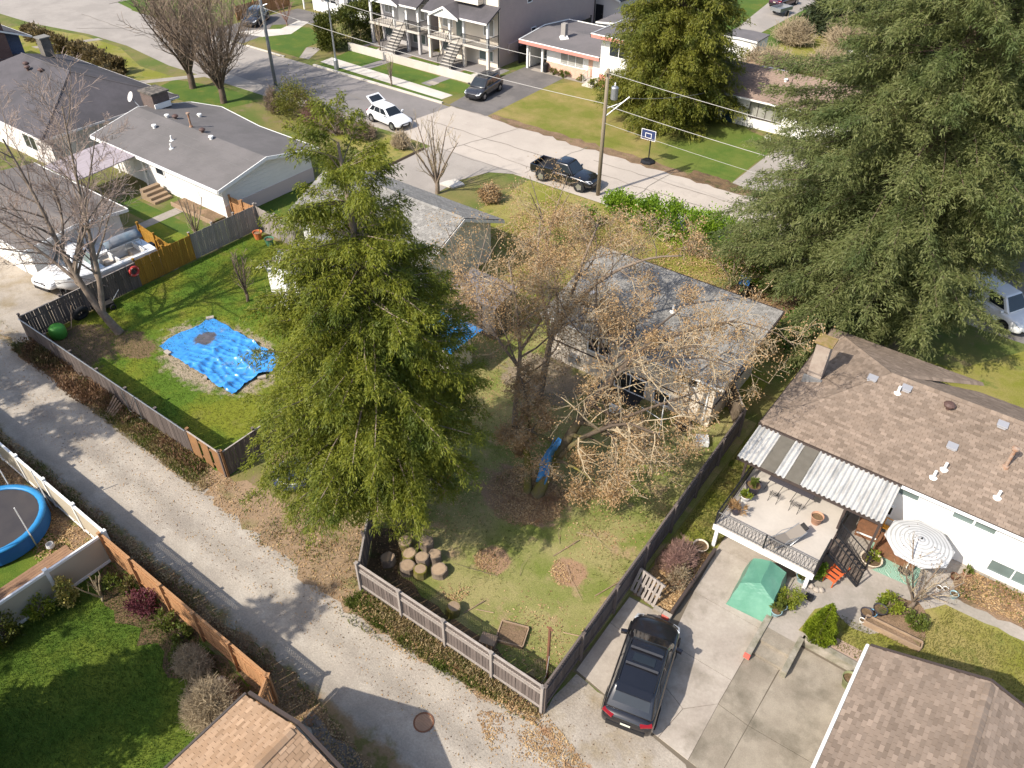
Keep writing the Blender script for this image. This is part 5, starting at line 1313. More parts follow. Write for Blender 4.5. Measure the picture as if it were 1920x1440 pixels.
for i, (x, y, rx, rz, lb, cm) in enumerate(((-57.6, 42.4, 1.0, 1.3, 'bare thorny bush near the twin corner trees', m_twigd), (-53.0, 43.0, 1.5, 1.1, 'bare pinkish bush behind the green shrub', m_twigr), (-50.4, 42.8, 1.6, .95, 'bare brown bush in front of the white hatchback', m_twigd), (-47.6, 43.2, 1.5, .8, 'low bare bush at the nose of the white hatchback', m_twigd), (-43.6, 43.6, 1.0, .85, 'rounded straw coloured bush at the driveway mouth', m_twig))):
    twigbush('bare_bush', lb, (x, y, 0), rx, rx * .9, rz, 380, cm, 110 + i, .012, leaves=m_bramble if i in (1, 2, 3) else None, nl=1, ll=.09)
for i, (x, y, rx, rz, lb) in enumerate(((-27.5, 79.5, 3.4, 1.5, 'pinkish bare thicket behind the above ground pool'), (-22.5, 82, 3.2, 1.6, 'bare thicket to the right of the pool'), (-29, 90, 2.6, 1.7, 'olive bare bush below the far parked cars'), (-23, 90, 3.5, 2.2, 'large bare brown thicket under the dark evergreens'))):
    twigbush('bare_thicket', lb, (x, y, 0), rx, rx * .8, rz, 420, m_twig, 120 + i, .018, leaves=None)
# lower left garden
twigbush('round_bush', 'large round clipped leafless bush in the cedar fence corner', (-16.1, 4.75, 0), 1.12, 1.05, .85, 1700, m_twig, 131, .006)
twigbush('round_bush', 'smaller flat leafless bush beside the big round one', (-18.1, 5.4, 0), .9, .65, .55, 900, m_twig, 132, .006)
shrub('purple_shrub', 'dark purple barberry against the cedar fence', (-21.6, 5.75, 0), .62, .5, .45, 1800, m_purple, .09, .03, 24, 133)
shrub('gold_shrub', 'upright yellow variegated shrub against the white fence', (-24.2, 4.25, 0), .35, .4, .75, 1300, m_yellow, .11, .04, 20, 134)
shrub('gold_shrub', 'low yellow-green shrub against the white fence', (-24.5, 3.3, 0), .45, .5, .45, 1000, m_lime, .10, .035, 18, 135)
shrub('evergreen_shrub', 'dark green shrub cut by the left edge of the picture', (-24.6, 1.9, 0), .6, .8, .75, 2200, m_yew, .12, .035, 26, 136)
for i, (x, y, r) in enumerate(((-23.6, 5.6, .35), (-22.9, 5.9, .4), (-20.4, 5.8, .4), (-19.5, 5.9, .35), (-18.9, 5.3, .3))):
    shrub('border_plant', ('leafy plant in the white fence corner', 'broad leafed plant beside the barberry', 'plant right of the purple barberry', 'plant further along the cedar fence', 'plant just left of the bare bushes')[i], (x, y, 0), r, r, r * .8, 380, m_weed, .14, .035, 10, 140 + i, cat='plant')
vase(44, 1.7, 4, .55, 4, 2, .008).make('bare_stem_plant', 'pale leafless shrub against the white fence panel', (-23.3, 5.0, 0), m_twig, m_twig, cat='shrub')
# patio and deck side plants
shrub('round_topiary', 'yellow-green mounded shrub beside the green covered frame', (-2.0, 20.75, .3), .48, .48, .36, 2200, m_lime, .06, .026, 26, 151)
shrub('patio_bush', 'lime green leafy bush under the black deck stair', (-1.65, 22.55, .3), .45, .42, .36, 1800, leafmat('fresh_leaves', (.13, .22, .015), (.2, .3, .03), None, .3), .10, .035, 24, 152)
shrub('bed_shrub', 'lime green shrub at the back of the timber trough', (1.15, 22.9, .3), .45, .4, .28, 1300, m_lime, .10, .03, 22, 153)
shrub('bed_shrub', 'greener mounded shrub at the end of the timber trough', (2.15, 22.65, .3), .42, .38, .28, 1100, m_weed, .10, .03, 16, 154)
twigbush('bare_berry_bush', 'bare reddish bush behind the leaning pallet', (-6.3, 20.0, 0), .8, 1.1, .75, 520, m_twigr, 155, .007)
twigbush('bare_berry_bush', 'bare pale bush at the front of the planting bed', (-5.9, 19.2, 0), .5, .7, .55, 320, m_twig, 156, .006, leaves=m_bramble, nl=1)
twigbush('front_bed_shrub', 'dry brown shrub on the mossy lawn beside the concrete driveway', (-32.2, 40.6, 0), .9, .8, .8, 300, m_twig, 157, .009, leaves=m_brownleaf, nl=2, ll=.12)
twigbush('yard_bush', 'scrubby bare shrubs by the covered patio table behind the oak', (-12.2, 25.6, 0), 1.0, .7, .6, 360, m_twig, 158, .007, leaves=m_brownleaf, nl=1, ll=.1)
for i, (x, y) in enumerate(((-40.8, 67.0), (-42.6, 66.0), (-44.0, 66.05), (-43.3, 65.9))):
    shrub('brick_bed_plant', 'tuft of garden plant under the coral brick wall', (x, 65.9, 0), .4, .25, .3, 220, m_weed, .16, .05, 8, 160 + i, group='plants under the coral brick', cat='plant')
# box edging in front of the new houses
gi = 0
for x0, x1, y, bd in ((-64.6, -61.8, 59.5, 'left bed beside the clipped dark hedge'), (-58.6, -53.6, 59.6, 'middle bed between the two white stairs'), (-51.6, -48.6, 59.6, 'right bed beside the dark parked car')):
    for k in range(int((x1 - x0) / .55)):
        shrub('box_ball', 'small clipped box ball in the ' + bd, (x0 + k * .55, y, 0), .22, .22, .22, 90, m_yew, .14, .05, 8, 170 + gi, group='box balls in the ' + bd); gi += 1
# weeds, litter and tufts nobody could count -------------------------
def scatter(name, n, poly, z, mt, ll, lw, seed, up_=.2, jit_=0, dens=None, flat=.5):
    g = np.random.default_rng(seed)
    xs = [p[0] for p in poly]; ys = [p[1] for p in poly]
    P = np.stack([g.uniform(min(xs), max(xs), n), g.uniform(min(ys), max(ys), n), np.full(n, z)], 1)
    keep = np.array([inside((p[0], p[1]), poly) for p in P])
    if dens:
        cx = g.uniform(min(xs), max(xs), dens[0]); cy = g.uniform(min(ys), max(ys), dens[0])
        d = np.min(np.hypot(P[:, :1] - cx, P[:, 1:2] - cy), 1)
        keep &= g.uniform(0, 1, n) < np.exp(-(d / dens[1]) ** 2)
    P = P[keep]; n = len(P)
    P[:, 2] += g.uniform(0, jit_, n) if jit_ else .006
    D = g.normal(size=(n, 3)); D[:, 2] = np.abs(D[:, 2]) * up_ + (up_ * 1.5 if up_ > .5 else 0)
    V, F = kites(P, unit(D), g.uniform(.5, 1.5, n) * ll, g.uniform(.6, 1.3, n) * lw, g, flat)
    o = link(name, npmesh(name, V, F, mt)); o['kind'] = 'stuff'
    return o
LN = [(-60, 11.0), (-41, 11.1), (-30, 10.7), (-24.6, 10.7), (-19, 10.2), (-15, 10.0), (-9, 10.7), (-6.9, 11.0), (-7.1, 11.7), (-15.6, 11.6), (-17.5, 13.6), (-24.6, 12.0), (-42, 12.0), (-60, 12)]
LS = [(-60, 6.5), (-14.8, 6.4), (-12.5, 5.3), (-9, 5.3), (-9, 6.4), (-15, 7.5), (-30, 7.5), (-60, 7.4)]
scatter('fallen_leaves', 26000, LN, .014, m_litter, .085, .028, 1, .12, .03, (70, .9))
scatter('fallen_leaves', 30000, LS, .012, m_litter, .085, .028, 2, .12, .03, (90, .8))
scatter('weeds', 30000, LN, 0, m_weed, .15, .018, 3, 1.2, .0, (45, .75))
scatter('weeds', 16000, [(-16, 10.5), (-12, 10.5), (-7.1, 11.1), (-7.2, 11.55), (-15.6, 11.4)], 0, m_weed, .17, .018, 33, 1.1, .0, (20, .45))
scatter('brambles', 5000, [(-15, 10.8), (-7.2, 11.2), (-7.2, 11.55), (-15.4, 11.4)], 0, m_dry, .17, .02, 34, .9, .12, (30, .5))
scatter('dry_grass', 12000, LN, 0, m_dry, .15, .016, 35, 1.0, 0, (60, .6))
scatter('dry_grass', 8000, LS, 0, m_dry, .14, .016, 36, 1.0, 0, (50, .6))
scatter('fallen_leaves', 7000, [(-9, 10.2), (-7.5, 9.3), (-4.6, 9.4), (-4.4, 10.8), (-6.9, 11.6)], .016, m_litter, .07, .025, 37, .12, .03, (16, .5))
scatter('fallen_leaves', 5000, [(-15.4, 10.6), (-7.1, 11.0), (-7.1, 11.55), (-15.4, 11.4)], .02, m_litter, .08, .026, 38, .2, .1)
for _i, (cx, cy, r) in enumerate(((-12.45, 15.7, .8), (-9.6, 17.05, .8), (-12.9, 13.7, .7), (-13.4, 19.4, 1.8))): scatter('fallen_leaves', int(2600 * r * r), [(cx + r * math.cos(a * .4), cy + r * math.sin(a * .4)) for a in range(16)], .018, m_litter, .08, .026, 40 + _i, .12, .03, (1 if r < 1 else 6, r * .75))
scatter('weeds', 24000, LS, 0, m_weed, .14, .018, 4, 1.2, .0, (40, .7))
scatter('brambles', 9000, [(-41.9, 10.9), (-35, 10.7), (-33, 11.2), (-33.5, 12.0), (-41.9, 12.1)], 0, m_bramble, .16, .03, 5, .9, .45, (22, .7))
scatter('brambles', 2500, [(-33, 11.1), (-26, 11.3), (-26, 12.0), (-33, 12.0)], 0, m_bramble, .14, .03, 55, .9, .15, (14, .5))
scatter('weeds', 9000, [(-34, 10.9), (-25, 10.8), (-25, 12.0), (-34, 12.0)], 0, m_weed, .15, .02, 56, 1.1, 0, (24, .5))
scatter('dry_grass', 7000, [(-35, 10.8), (-25, 10.7), (-25, 12.0), (-35, 12.0)], 0, m_dry, .15, .018, 57, 1.0, 0, (24, .6))
scatter('brambles', 16000, [(-60, 6.6), (-26, 6.5), (-15.5, 6.4), (-15.5, 7.0), (-60, 7.3)], 0, m_bramble, .13, .03, 6, .8, .28, (60, .7))
YC = [(-24.5, 13.8), (-17.5, 14), (-15.5, 11.9), (-7.4, 11.9), (-7.5, 28), (-24.5, 30)]
scatter('fallen_leaves', 22000, YC, .016, m_litter, .08, .026, 7, .12, .02, (45, 1.1))
scatter('grass_tufts', 42000, YC, .004, m_weed, .10, .012, 8, 1.3, 0, (80, .8))
scatter('grass_tufts', 40000, rect(-41.7, 12.2, -25, 27.2), .004, leafmat('grass_blades', (.075, .125, .018), (.12, .155, .025), (.17, .165, .03), .3, .3), .10, .012, 9, 1.3)
scatter('grass_tufts', 46000, rect(-24.8, -2, -14.9, 6.2), .004, leafmat('grass_blades_dark', (.05, .10, .014), (.09, .135, .02), None, .3), .09, .011, 10, 1.3)
scatter('grass_tufts', 20000, [(-1, 19.9), (8, 19.9), (8, 24.3), (3, 24.2), (2.3, 22.2), (.9, 21.4), (-.6, 21.4), (-1, 20.9)], TZ + .004, leafmat('grass_blades_dry', (.14, .15, .03), (.22, .19, .06), None, .3), .09, .011, 11, 1.3)
scatter('grass_tufts', 12000, rect(-7.1, 21.5, -5.5, 34), .004, m_weed, .10, .012, 12, 1.3)
scatter('bed_litter', 8000, [(-7.0, 17.7), (-5.5, 17.8), (-5.45, 21.2), (-7.0, 21.1)], .02, m_litter, .08, .025, 13, .2, .05)
scatter('bed_weeds', 2500, [(3.0, 25.0), (9, 25.2), (9, 26.7), (3.2, 26.6)], TZ + .01, m_weed, .1, .03, 24, .8, .05, (14, .5))
scatter('bed_litter', 4500, [(3.0, 25.0), (9, 25.2), (9, 26.7), (3.2, 26.6)], TZ + .01, m_litter, .08, .025, 14, .3, .05)
scatter('fallen_leaves', 9000, rect(-36, 4.4, -24.9, 6.3), .02, m_litter, .09, .03, 15, .15, .04, (25, .7))
scatter('front_yard_litter', 30000, [(-30, 34), (-8, 35), (-9, 43), (-22, 43.5), (-29, 44)], .01, m_brownleaf, .10, .035, 16, .3, .15, (40, 1.6))

_n = sum(len(o.data.polygons) * (2 if len(o.data.polygons) and o.data.polygons[0].loop_total == 4 else 1) for o in SC.objects if o.type == 'MESH')
print('TRIS so far about', _n)

scatter('fallen_leaves', 2000, [(-45, 8.2), (-15, 8.7), (-2, 8.4), (-2, 11), (-15, 10.6), (-45, 11)], .016, m_litter, .06, .022, 50, .1, .02)
scatter('fallen_leaves', 1800, [(-45, 8.2), (-15, 8.7), (0, 8.4), (0, 12.5), (-7, 12.8), (-15, 10.6), (-45, 11)], .016, m_bramble, .05, .02, 51, .1, .02)
# ---------------------------------------------------------------- fences
m_oldwood = mat('weathered_grey_board', (.15, .12, .105), (.10, .08, .07), s=3, f=20, fa=.18, isl=.22, rough=.95, stretch=(6, 6, .6))
m_palewood = mat('pale_grey_board', (.30, .265, .235), (.24, .205, .18), s=3, f=20, fa=.15, isl=.14, rough=.95, stretch=(6, 6, .6))
m_cedarwd = mat('fresh_cedar_board', (.40, .215, .10), (.33, .17, .08), s=2, f=18, fa=.12, isl=.12, rough=.8, stretch=(5, 5, .6))
m_gate = mat('golden_cedar_board', (.33, .175, .025), (.27, .14, .02), s=2, f=18, fa=.12, isl=.14, rough=.8, stretch=(5, 5, .6))
m_cap = mat('bleached_rail', (.40, .35, .31), (.3, .255, .22), s=3, fa=.15, rough=.95)
def fence(name, label, p0, p1, h, mt, mpost=None, bw=.142, every=2.4, lattice=0, posth=.12, rails=(.3, 1.2), seed=1, rough=.02, cat='fence', post_side=1, cap=None, group=None, pw=.10):
    p0, p1 = Vector((*p0, 0)), Vector((*p1, 0))
    d = p1 - p0; L = d.length
    T = thing(name, label, cat, p0, math.atan2(d.y, d.x), group)
    q = random.Random(seed); mpost = mpost or mt
    hb = h - lattice
    bm = MB().box((0, 0, .5), (bw - .012, .02, 1)).mesh('board', mt)
    n = int(L / bw)
    for i in range(n):
        o = link('board', bm, T, ((i + .5) * L / n, q.uniform(-.004, .004), .03), (0, q.gauss(0, .005), 0))
        o.scale = (1, 1, hb - .03 + q.uniform(-rough, rough))
    k = max(1, int(round(L / every)))
    pm = MB().box((0, 0, .5), (pw, pw, 1)).mesh('post', mpost)
    pc = MB().box((0, 0, 0), (pw + .04, pw + .04, .04)).mesh('post_cap', mpost)
    for i in range(k + 1):
        o = link('post', pm, T, (i * L / k, .06 * post_side, 0)); o.scale = (1, 1, h + posth)
        link('post_cap', pc, T, (i * L / k, .06 * post_side, h + posth + .02))
    for z in rails:
        if z < hb: obj('rail', MB().box((L / 2, .035 * post_side, z), (L, .04, .09)), mpost, T, True)
    if lattice:
        obj('rail', MB().box((L / 2, .005, hb + .02), (L, .06, .045)), cap or mpost, T, True)
        for i in range(k):
            x0, x1 = i * L / k + .06, (i + 1) * L / k - .06
            lm = MB(); s = .105
            for sg, yy in ((1, -.008), (-1, .008)):
                c = x0 - lattice
                while c < x1 + lattice:
                    a, b = (c, hb + .04), (c + sg * lattice, h)
                    pa, pb = [list(a), list(b)]
                    for u, v in ((pa, pb), (pb, pa)):
                        for lim in (x0, x1):
                            if (lim == x0 and u[0] < x0 < v[0]) or (lim == x1 and u[0] > x1 > v[0]):
                                f = (lim - u[0]) / (v[0] - u[0]); u[1] += (v[1] - u[1]) * f; u[0] = lim
                    if x0 - 1e-6 <= pa[0] <= x1 + 1e-6 and x0 - 1e-6 <= pb[0] <= x1 + 1e-6 and abs(pa[0] - pb[0]) > .02:
                        m_ = ((pa[0] + pb[0]) / 2, yy, (pa[1] + pb[1]) / 2)
                        lm.box(m_, (math.hypot(pa[0] - pb[0], pa[1] - pb[1]), .012, .032), ry=-math.atan2(pb[1] - pa[1], pb[0] - pa[0]))
                    c += s
            if lm.v: obj('lattice_panel', lm, mt, T, True)
        obj('top_rail', MB().box((L / 2, 0, h + .02), (L, .075, .045)), cap or mpost, T, True)
    elif cap:
        obj('top_rail', MB().box((L / 2, 0, h + .015), (L, .06, .03)), cap, T, True)
    return T
fence('lattice_fence', 'old grey board fence with lattice top along the lane in front of the stumps', (-15.7, 11.45), (-7.15, 11.6), 1.58, m_oldwood, lattice=.30, every=2.13, cap=m_cap, mpost=m_palewood, seed=2, post_side=-1)
fence('lattice_fence', 'long dark board fence with lattice top beside the driveway of the black car', (-7.15, 11.62), (-7.6, 28.6), 1.58, m_oldwood, lattice=.26, every=2.4, cap=m_oldwood, seed=3, post_side=-1)
fence('lattice_fence', 'short grey fence return from the lane towards the foot of the cedar', (-15.72, 11.5), (-17.5, 13.9), 1.45, m_oldwood, lattice=.2, every=1.5, cap=m_palewood, seed=4)
fence('board_fence', 'brown angled fence piece at the corner of the cream wall', (-7.65, 28.6), (-8.9, 30.3), 1.75, mat('old_brown_board', (.19, .145, .105), (.13, .10, .07), s=3, fa=.2, isl=.2, stretch=(5, 5, .6)), bw=.19, every=2.2, cap=m_cap, seed=5)
fence('board_fence', 'grey board fence of the left yard beside the boat, its lane end', (-41.9, 12.05), (-42.0, 19.0), 1.62, m_palewood if False else m_oldwood, every=2.4, seed=6, cap=m_cap)
fence('cedar_gate', 'golden yellow cedar panels set into the grey fence beside the boat', (-42.0, 19.0), (-42.05, 22.9), 1.72, m_gate, every=1.95, seed=7)
fence('board_fence', 'pale grey board fence of the left yard from the golden panels to the far corner', (-42.05, 22.9), (-42.0, 27.9), 1.75, m_palewood, every=1.7, seed=8)
fence('board_fence', 'pale grey fence across the back of the left yard beside the white bungalow', (-42.0, 27.95), (-37.9, 27.6), 1.7, m_palewood, every=2.05, seed=9)
fence('board_fence', 'small brown fence stub between the white bungalow and the pale grey fence', (-42.1, 27.95), (-44.6, 27.9), 1.6, m_cedarwd, every=1.25, seed=10)
fence('cedar_fence', 'low orange cedar fence behind the stern of the boat', (-42.2, 21.6), (-46.3, 22.0), 1.5, m_gate, every=2, seed=11)
F = fence('lane_fence', 'dark old fence with a metal top rail along the lane by the left yard', (-41.9, 12.0), (-27.3, 12.05), 1.5, mat('dark_board', (.125, .10, .088), (.09, .072, .064), s=3, fa=.2, isl=.2, stretch=(5, 5, .6)), every=2.45, seed=12, bw=.16, posth=.03)
obj('metal_rail', MB().tube([(0, -.06, 1.53), (14.6, -.06, 1.53)], .03, 6), m_grey, F, True)
gf = obj('gate_frame', MB().tube([(9.6, -.09, .1), (9.6, -.09, 1.6), (10.7, -.09, 1.6), (10.7, -.09, .1), (9.6, -.09, .1)], .025, 5).tube([(9.6, -.09, .1), (10.7, -.09, 1.6)], .018, 4), m_grey, F, True)
fence('rusty_panel_fence', 'rusty brown fence panels at the lane corner of the left yard', (-27.25, 12.05), (-24.85, 12.05), 1.5, mat('rusty_board', (.27, .14, .06), (.2, .11, .055), s=2, fa=.15, isl=.12), every=2.4, seed=13, bw=.6, cap=m_cap)
fence('board_fence', 'grey board fence running back from the rusty corner panels under the cedar', (-24.85, 12.05), (-24.85, 19.5), 1.5, m_oldwood, every=1.9, seed=14, cap=m_cap)
F = fence('cedar_lane_fence', 'fresh orange cedar fence with lattice top along the lane above the lawn', (-24.7, 6.35), (-14.75, 6.35), 1.66, m_cedarwd, lattice=.28, every=2.0, cap=m_cedarwd, seed=15, post_side=-1)
fence('cedar_lane_fence', 'short end of the orange cedar fence beside the tan garage', (-14.75, 6.3), (-14.2, 5.4), 1.66, m_cedarwd, lattice=.28, every=1.0, cap=m_cedarwd, seed=16)
fence('back_board_fence', 'brown cedar fence by the far left driveway', (-83.5, 66.5), (-83.3, 58.5), 1.6, m_cedarwd, every=2.6, seed=17)
fence('dark_side_fence', 'black panel fence between the taupe house and the coral house', (-48.6, 66.5), (-48.6, 80), 1.7, m_black, bw=.5, every=2.5, seed=18)
m_vinylt = mat('tan_vinyl', (.46, .40, .305), (.43, .375, .285), s=1, fa=.03, rough=.5)
def vinyl(label, p0, p1, seed):
    p0, p1 = Vector((*p0, 0)), Vector((*p1, 0)); d = p1 - p0; L = d.length
    T = thing('vinyl_fence', label, 'fence', p0, math.atan2(d.y, d.x))
    k = int(round(L / 2.3))
    pm = MB().box((0, 0, .84), (.13, .13, 1.68)).box((0, 0, 1.70), (.16, .16, .05)).mesh('post', m_white)
    for i in range(k + 1): link('post', pm, T, (i * L / k, 0, 0))
    for i in range(k):
        x0, x1 = i * L / k + .065, (i + 1) * L / k - .065
        obj('panel', MB().b2(x0, -.02, .2, x1, .02, 1.5), m_vinylt, T, True)
        obj('top_rail', MB().b2(x0, -.045, 1.5, x1, .045, 1.62), m_white, T, True)
        obj('bottom_rail', MB().b2(x0, -.045, .06, x1, .045, .2), m_white, T, True)
vinyl('tan vinyl fence with white posts along the lane behind the trampoline', (-24.75, 6.5), (-50, 6.6), 1)
vinyl('tan vinyl fence with white posts between the trampoline deck and the lawn', (-24.75, 6.4), (-24.85, -2.7), 2)
# low white planter wall at the new houses
T = thing('low_white_wall', 'long low pale wall along the footpath in front of the new houses', 'wall', (-65.4, 58.9, 0))
for i in range(7): obj('wall_block', MB().b2(-65.4 + i * 2.48, 58.85, 0, -65.4 + i * 2.48 + 2.47, 59.1, .75), m_white_conc, T)
obj('wall_block', MB().b2(-48.06, 58.85, 0, -47.8, 62.2, .75), m_white_conc, T)
for x0, x1 in ((-64.8, -61.6), (-58.8, -53.6), (-51.8, -48.1)):
    sheet('garden_bed', rect(x0, 59.1, x1, 61.6), .018, m_soil); sheet('lawn', rect(x0 + .2, 59.9, x1 - .2, 61.4), .022, m_lawnF)
sheet('front_paving', rect(-65.4, 59.1, -48.1, 64.2), .012, m_asphalt)
for x, y, lb in ((-62.6, 61.0, 'round pale cover in the little lawn beside the clipped hedge'), (-49.7, 60.9, 'round pale cover in the little lawn behind the dark parked car')): props(obj('utility_cover', MB().lathe([(.62, .02), (.6, .06), (0, .07)], 20, (x, y, 0)), m_white_conc), lb, 'cover', 'round covers in the new lawns')
props(obj('utility_cover', MB().b2(-52.2, 56.3, .005, -51.2, 57.1, .03), m_conc), 'square concrete utility cover in the verge lawn', 'cover')
# ---------------------------------------------------------------- vehicles
m_tyre = mat('tyre_rubber', (.02, .02, .021), fa=.2, rough=.85)
m_rim = mat('alloy_rim', (.45, .45, .46), rough=.3, metal=.8, fa=.05)
m_hl = mat('headlight_lens', (.62, .64, .66), rough=.12, spec=.6, fa=.05)
m_tl = mat('red_lens', (.26, .01, .014), rough=.15, spec=.6, fa=.05)
m_plate = mat('plate', (.62, .60, .48), rough=.5)
def carpaint(name, c, rough=.25):
    k = N(name)
    col = k.val(c, k.noise(k.pos(False), 3, 4), .12)
    return k.fin(col, rough, .5, 0, .8)
def bil(c, u, v):
    a = Vector(c[0]).lerp(Vector(c[1]), u); b = Vector(c[3]).lerp(Vector(c[2]), u)
    return a.lerp(b, v)
def car(name, label, cat, loc, rz, L, W, H, paint, kind='suv', crossbars=False, group=None, roofpaint=None, glass=None):
    T = thing(name, label, cat, loc, rz, group)
    hl, hw = L / 2, W / 2
    glass = glass or glassmat('car_glass') if 'car_glass' not in bpy.data.materials else bpy.data.materials['car_glass']
    zt = {'suv': 1.02, 'hatch': .95, 'pickup': 1.08, 'van': 1.15}[kind]
    if kind == 'pickup':
        prof = [(-1, .88, .5, .72), (-.98, .95, .45, .74), (-.9, .98, .4, .74), (-.3, .98, .38, .76), (-.27, 1, .36, zt), (.0, 1, .36, zt), (.42, 1, .36, zt - .02), (.75, .98, .38, zt - .08), (.93, .93, .4, zt - .2), (1, .8, .46, zt - .36)]
    else:
        prof = [(-1, .80, .38, zt - .3), (-.97, .91, .3, zt - .12), (-.88, .98, .22, zt - .03), (-.5, 1, .2, zt), (0, 1, .2, zt), (.35, 1, .2, zt - .02), (.55, .99, .2, zt - .06), (.8, .96, .22, zt - .16), (.93, .88, .26, zt - .28), (1, .70, .34, zt - .44)]
    rings = []
    for x, w, zb, z1 in prof:
        w *= hw; x *= hl; zm = (zb + z1) / 2 + .05
        half = [(.8 * w, zb), (w, zb + .12), (w * 1.01, zm), (.975 * w, z1 - .07), (.85 * w, z1 - .005), (.45 * w, z1 + .03)]
        ring = [(x, -y, z) for y, z in half] + [(x, 0, z1 + .04)] + [(x, y, z) for y, z in reversed(half)]
        rings.append(ring)
    body = obj('body', MB().loft(rings), paint, T, True, True)
    md = body.modifiers.new('s', 'SUBSURF'); md.levels = md.render_levels = 2
    rb, fb, rr, fr = {'suv': (-.90, .54, -.64, .22), 'hatch': (-.9, .42, -.62, .08), 'pickup': (-.26, .40, -.2, .18), 'van': (-.97, .62, -.95, .38)}[kind]
    wb, wr = (.9 * hw, .76 * hw) if kind == 'suv' else (.87 * hw, .70 * hw)
    B = [(rb * hl, -wb, zt - .03), (fb * hl, -wb, zt - .03), (fb * hl, wb, zt - .03), (rb * hl, wb, zt - .03)]
    Tp = [(rr * hl, -wr, H - .03), (fr * hl, -wr * .96, H - .05), (fr * hl, wr * .96, H - .05), (rr * hl, wr, H - .03)]
    gm = MB().add(B + Tp, [(3, 2, 1, 0), (4, 5, 6, 7), (0, 1, 5, 4), (1, 2, 6, 5), (2, 3, 7, 6), (3, 0, 4, 7)])
    cabin = obj('cabin', gm, roofpaint or paint, T, True, True)
    md = cabin.modifiers.new('b', 'BEVEL'); md.width = .09; md.segments = 3
    xm = (rr + fr) / 2 * hl
    obj('roof', MB().loft([[(x * hl * 1.0, s * wr * .88 * k, H - .035 + dz * (1 - (s * s) * .7)) for s in (-1, -.5, 0, .5, 1)] for x, k, dz in ((rr * .97, .9, .0), (rr * .6 + fr * .4, 1, .045), (fr * .8 + rr * .2, .98, .035), (fr * .9 + rr * .1, .9, .0))], False, False), roofpaint or paint, T, True, True)
    def pane(nm, c, u0, u1, v0, v1):
        q = [bil(c, u0, v0), bil(c, u1, v0), bil(c, u1, v1), bil(c, u0, v1)]
        n_ = (q[1] - q[0]).cross(q[3] - q[0]).normalized()
        if n_.z < 0: n_ = -n_
        obj(nm, MB().slab([p + n_ * .014 for p in q], .03), glass, T, True)
    pane('windshield', [B[1], B[2], Tp[2], Tp[1]], .07, .93, .10, .93)
    if kind != 'pickup' or True: pane('rear_window', [B[3], B[0], Tp[0], Tp[3]], .1, .9, .35 if kind != 'pickup' else .2, .9)
    sp = {'suv': ((.06, .30), (.33, .60), (.63, .93)), 'hatch': ((.08, .28), (.31, .6), (.63, .92)), 'pickup': ((.12, .9),), 'van': ((.70, .94),)}[kind]
    for u0, u1 in sp:
        pane('side_window', [B[0], B[1], Tp[1], Tp[0]], u0, u1, .16, .86); pane('side_window', [B[3], B[2], Tp[2], Tp[3]], u0, u1, .16, .86)
    R = {'suv': .36, 'hatch': .33, 'pickup': .40, 'van': .36}[kind]
    def wheelmesh():
        pr = [(.18, -.1), (R - .04, -.115), (R, -.08), (R, .08), (R - .04, .115), (.18, .1)]
        t = MB(); r_ = [[(r * math.cos(2 * math.pi * k / 18), y, r * math.sin(2 * math.pi * k / 18)) for k in range(18)] for r, y in pr]
        return t.loft(r_).mesh('wheel', m_tyre, True)
    wm = wheelmesh()
    rmb = MB()
    for s in (-1, 1):
        rmb.add([(r * math.cos(2 * math.pi * k / 10), s * .118, r * math.sin(2 * math.pi * k / 10)) for k in range(10) for r in ((R * .68) if k % 2 else (R * .5),)], [tuple(range(10))])
    rm = rmb.mesh('rim', m_rim)
    am = MB().loft([[((R + .06) * math.cos(2 * math.pi * k / 18), y, (R + .06) * math.sin(2 * math.pi * k / 18)) for k in range(18)] for y in (-.02, .02)]).mesh('wheel_arch', m_blackwire)
    for sx in (-.62, .62):
        for sy in (-1, 1):
            w = link('wheel', wm, T, (sx * hl, sy * (hw - .095), R)); link('rim', rm, w)
            link('wheel_arch', am, T, (sx * hl, sy * (hw - .012), R + .02))
    zf = prof[-2][3]
    for s in (-1, 1):
        obj('headlight', MB().slab([(hl * .90, s * hw * .60, zf + .03), (hl * .975, s * hw * .60, zf - .09), (hl * .935, s * hw * .86, zf - .08), (hl * .80, s * hw * .91, zf + .08)], .1), m_hl, T, True)
        zr = zt - .12 if kind != 'pickup' else .62
        obj('taillight', MB().box((-hl * .945, s * hw * .70, zr + .0), (.13, .40, .06), rz=s * -.42), m_tl, T, True)
        if kind != 'van' or True:
            obj('mirror', MB().box((fb * hl - .32, s * (hw + .08), zt + .06), (.12, .22, .14), rz=s * .2), paint, T, True)
    obj('grille', MB().box((hl * .965, 0, zf - .18), (.12, W * .5, .2)), m_black, T, True)
    obj('bumper', MB().box((hl * .96, 0, .42), (.14, W * .62, .2)), m_black, T, True)
    obj('bumper', MB().box((-hl * .975, 0, .5), (.14, W * .72, .22)), m_black if kind != 'pickup' else m_rim, T, True)
    obj('number_plate', MB().box((-hl * 1.012, 0, .74), (.02, .34, .08)), m_plate, T, True)
    if crossbars:
        for s in (-1, 1): obj('roof_rail', MB().tube([(rr * .9 * hl, s * wr * .88, H), (0, s * wr * .9, H + .03), (fr * .8 * hl, s * wr * .86, H - .02)], .016, 5), m_black, T, True)
        for x in (-.58, .06): obj('crossbar', MB().box((x, 0, H + .06), (.075, wr * 1.6, .03)), m_rim if False else mat('dark_bar', (.06, .06, .065), rough=.3), T, True)
        obj('rear_spoiler', MB().box((rr * hl - .05, 0, H - .03), (.3, wr * 1.7, .04), ry=-.12), paint, T, True)
        obj('sunroof', MB().slab([(-.42, -.38, H + .022), (-.1, -.38, H + .022), (-.1, .38, H + .022), (-.42, .38, H + .022)], .01), glass, T, True)
    return T
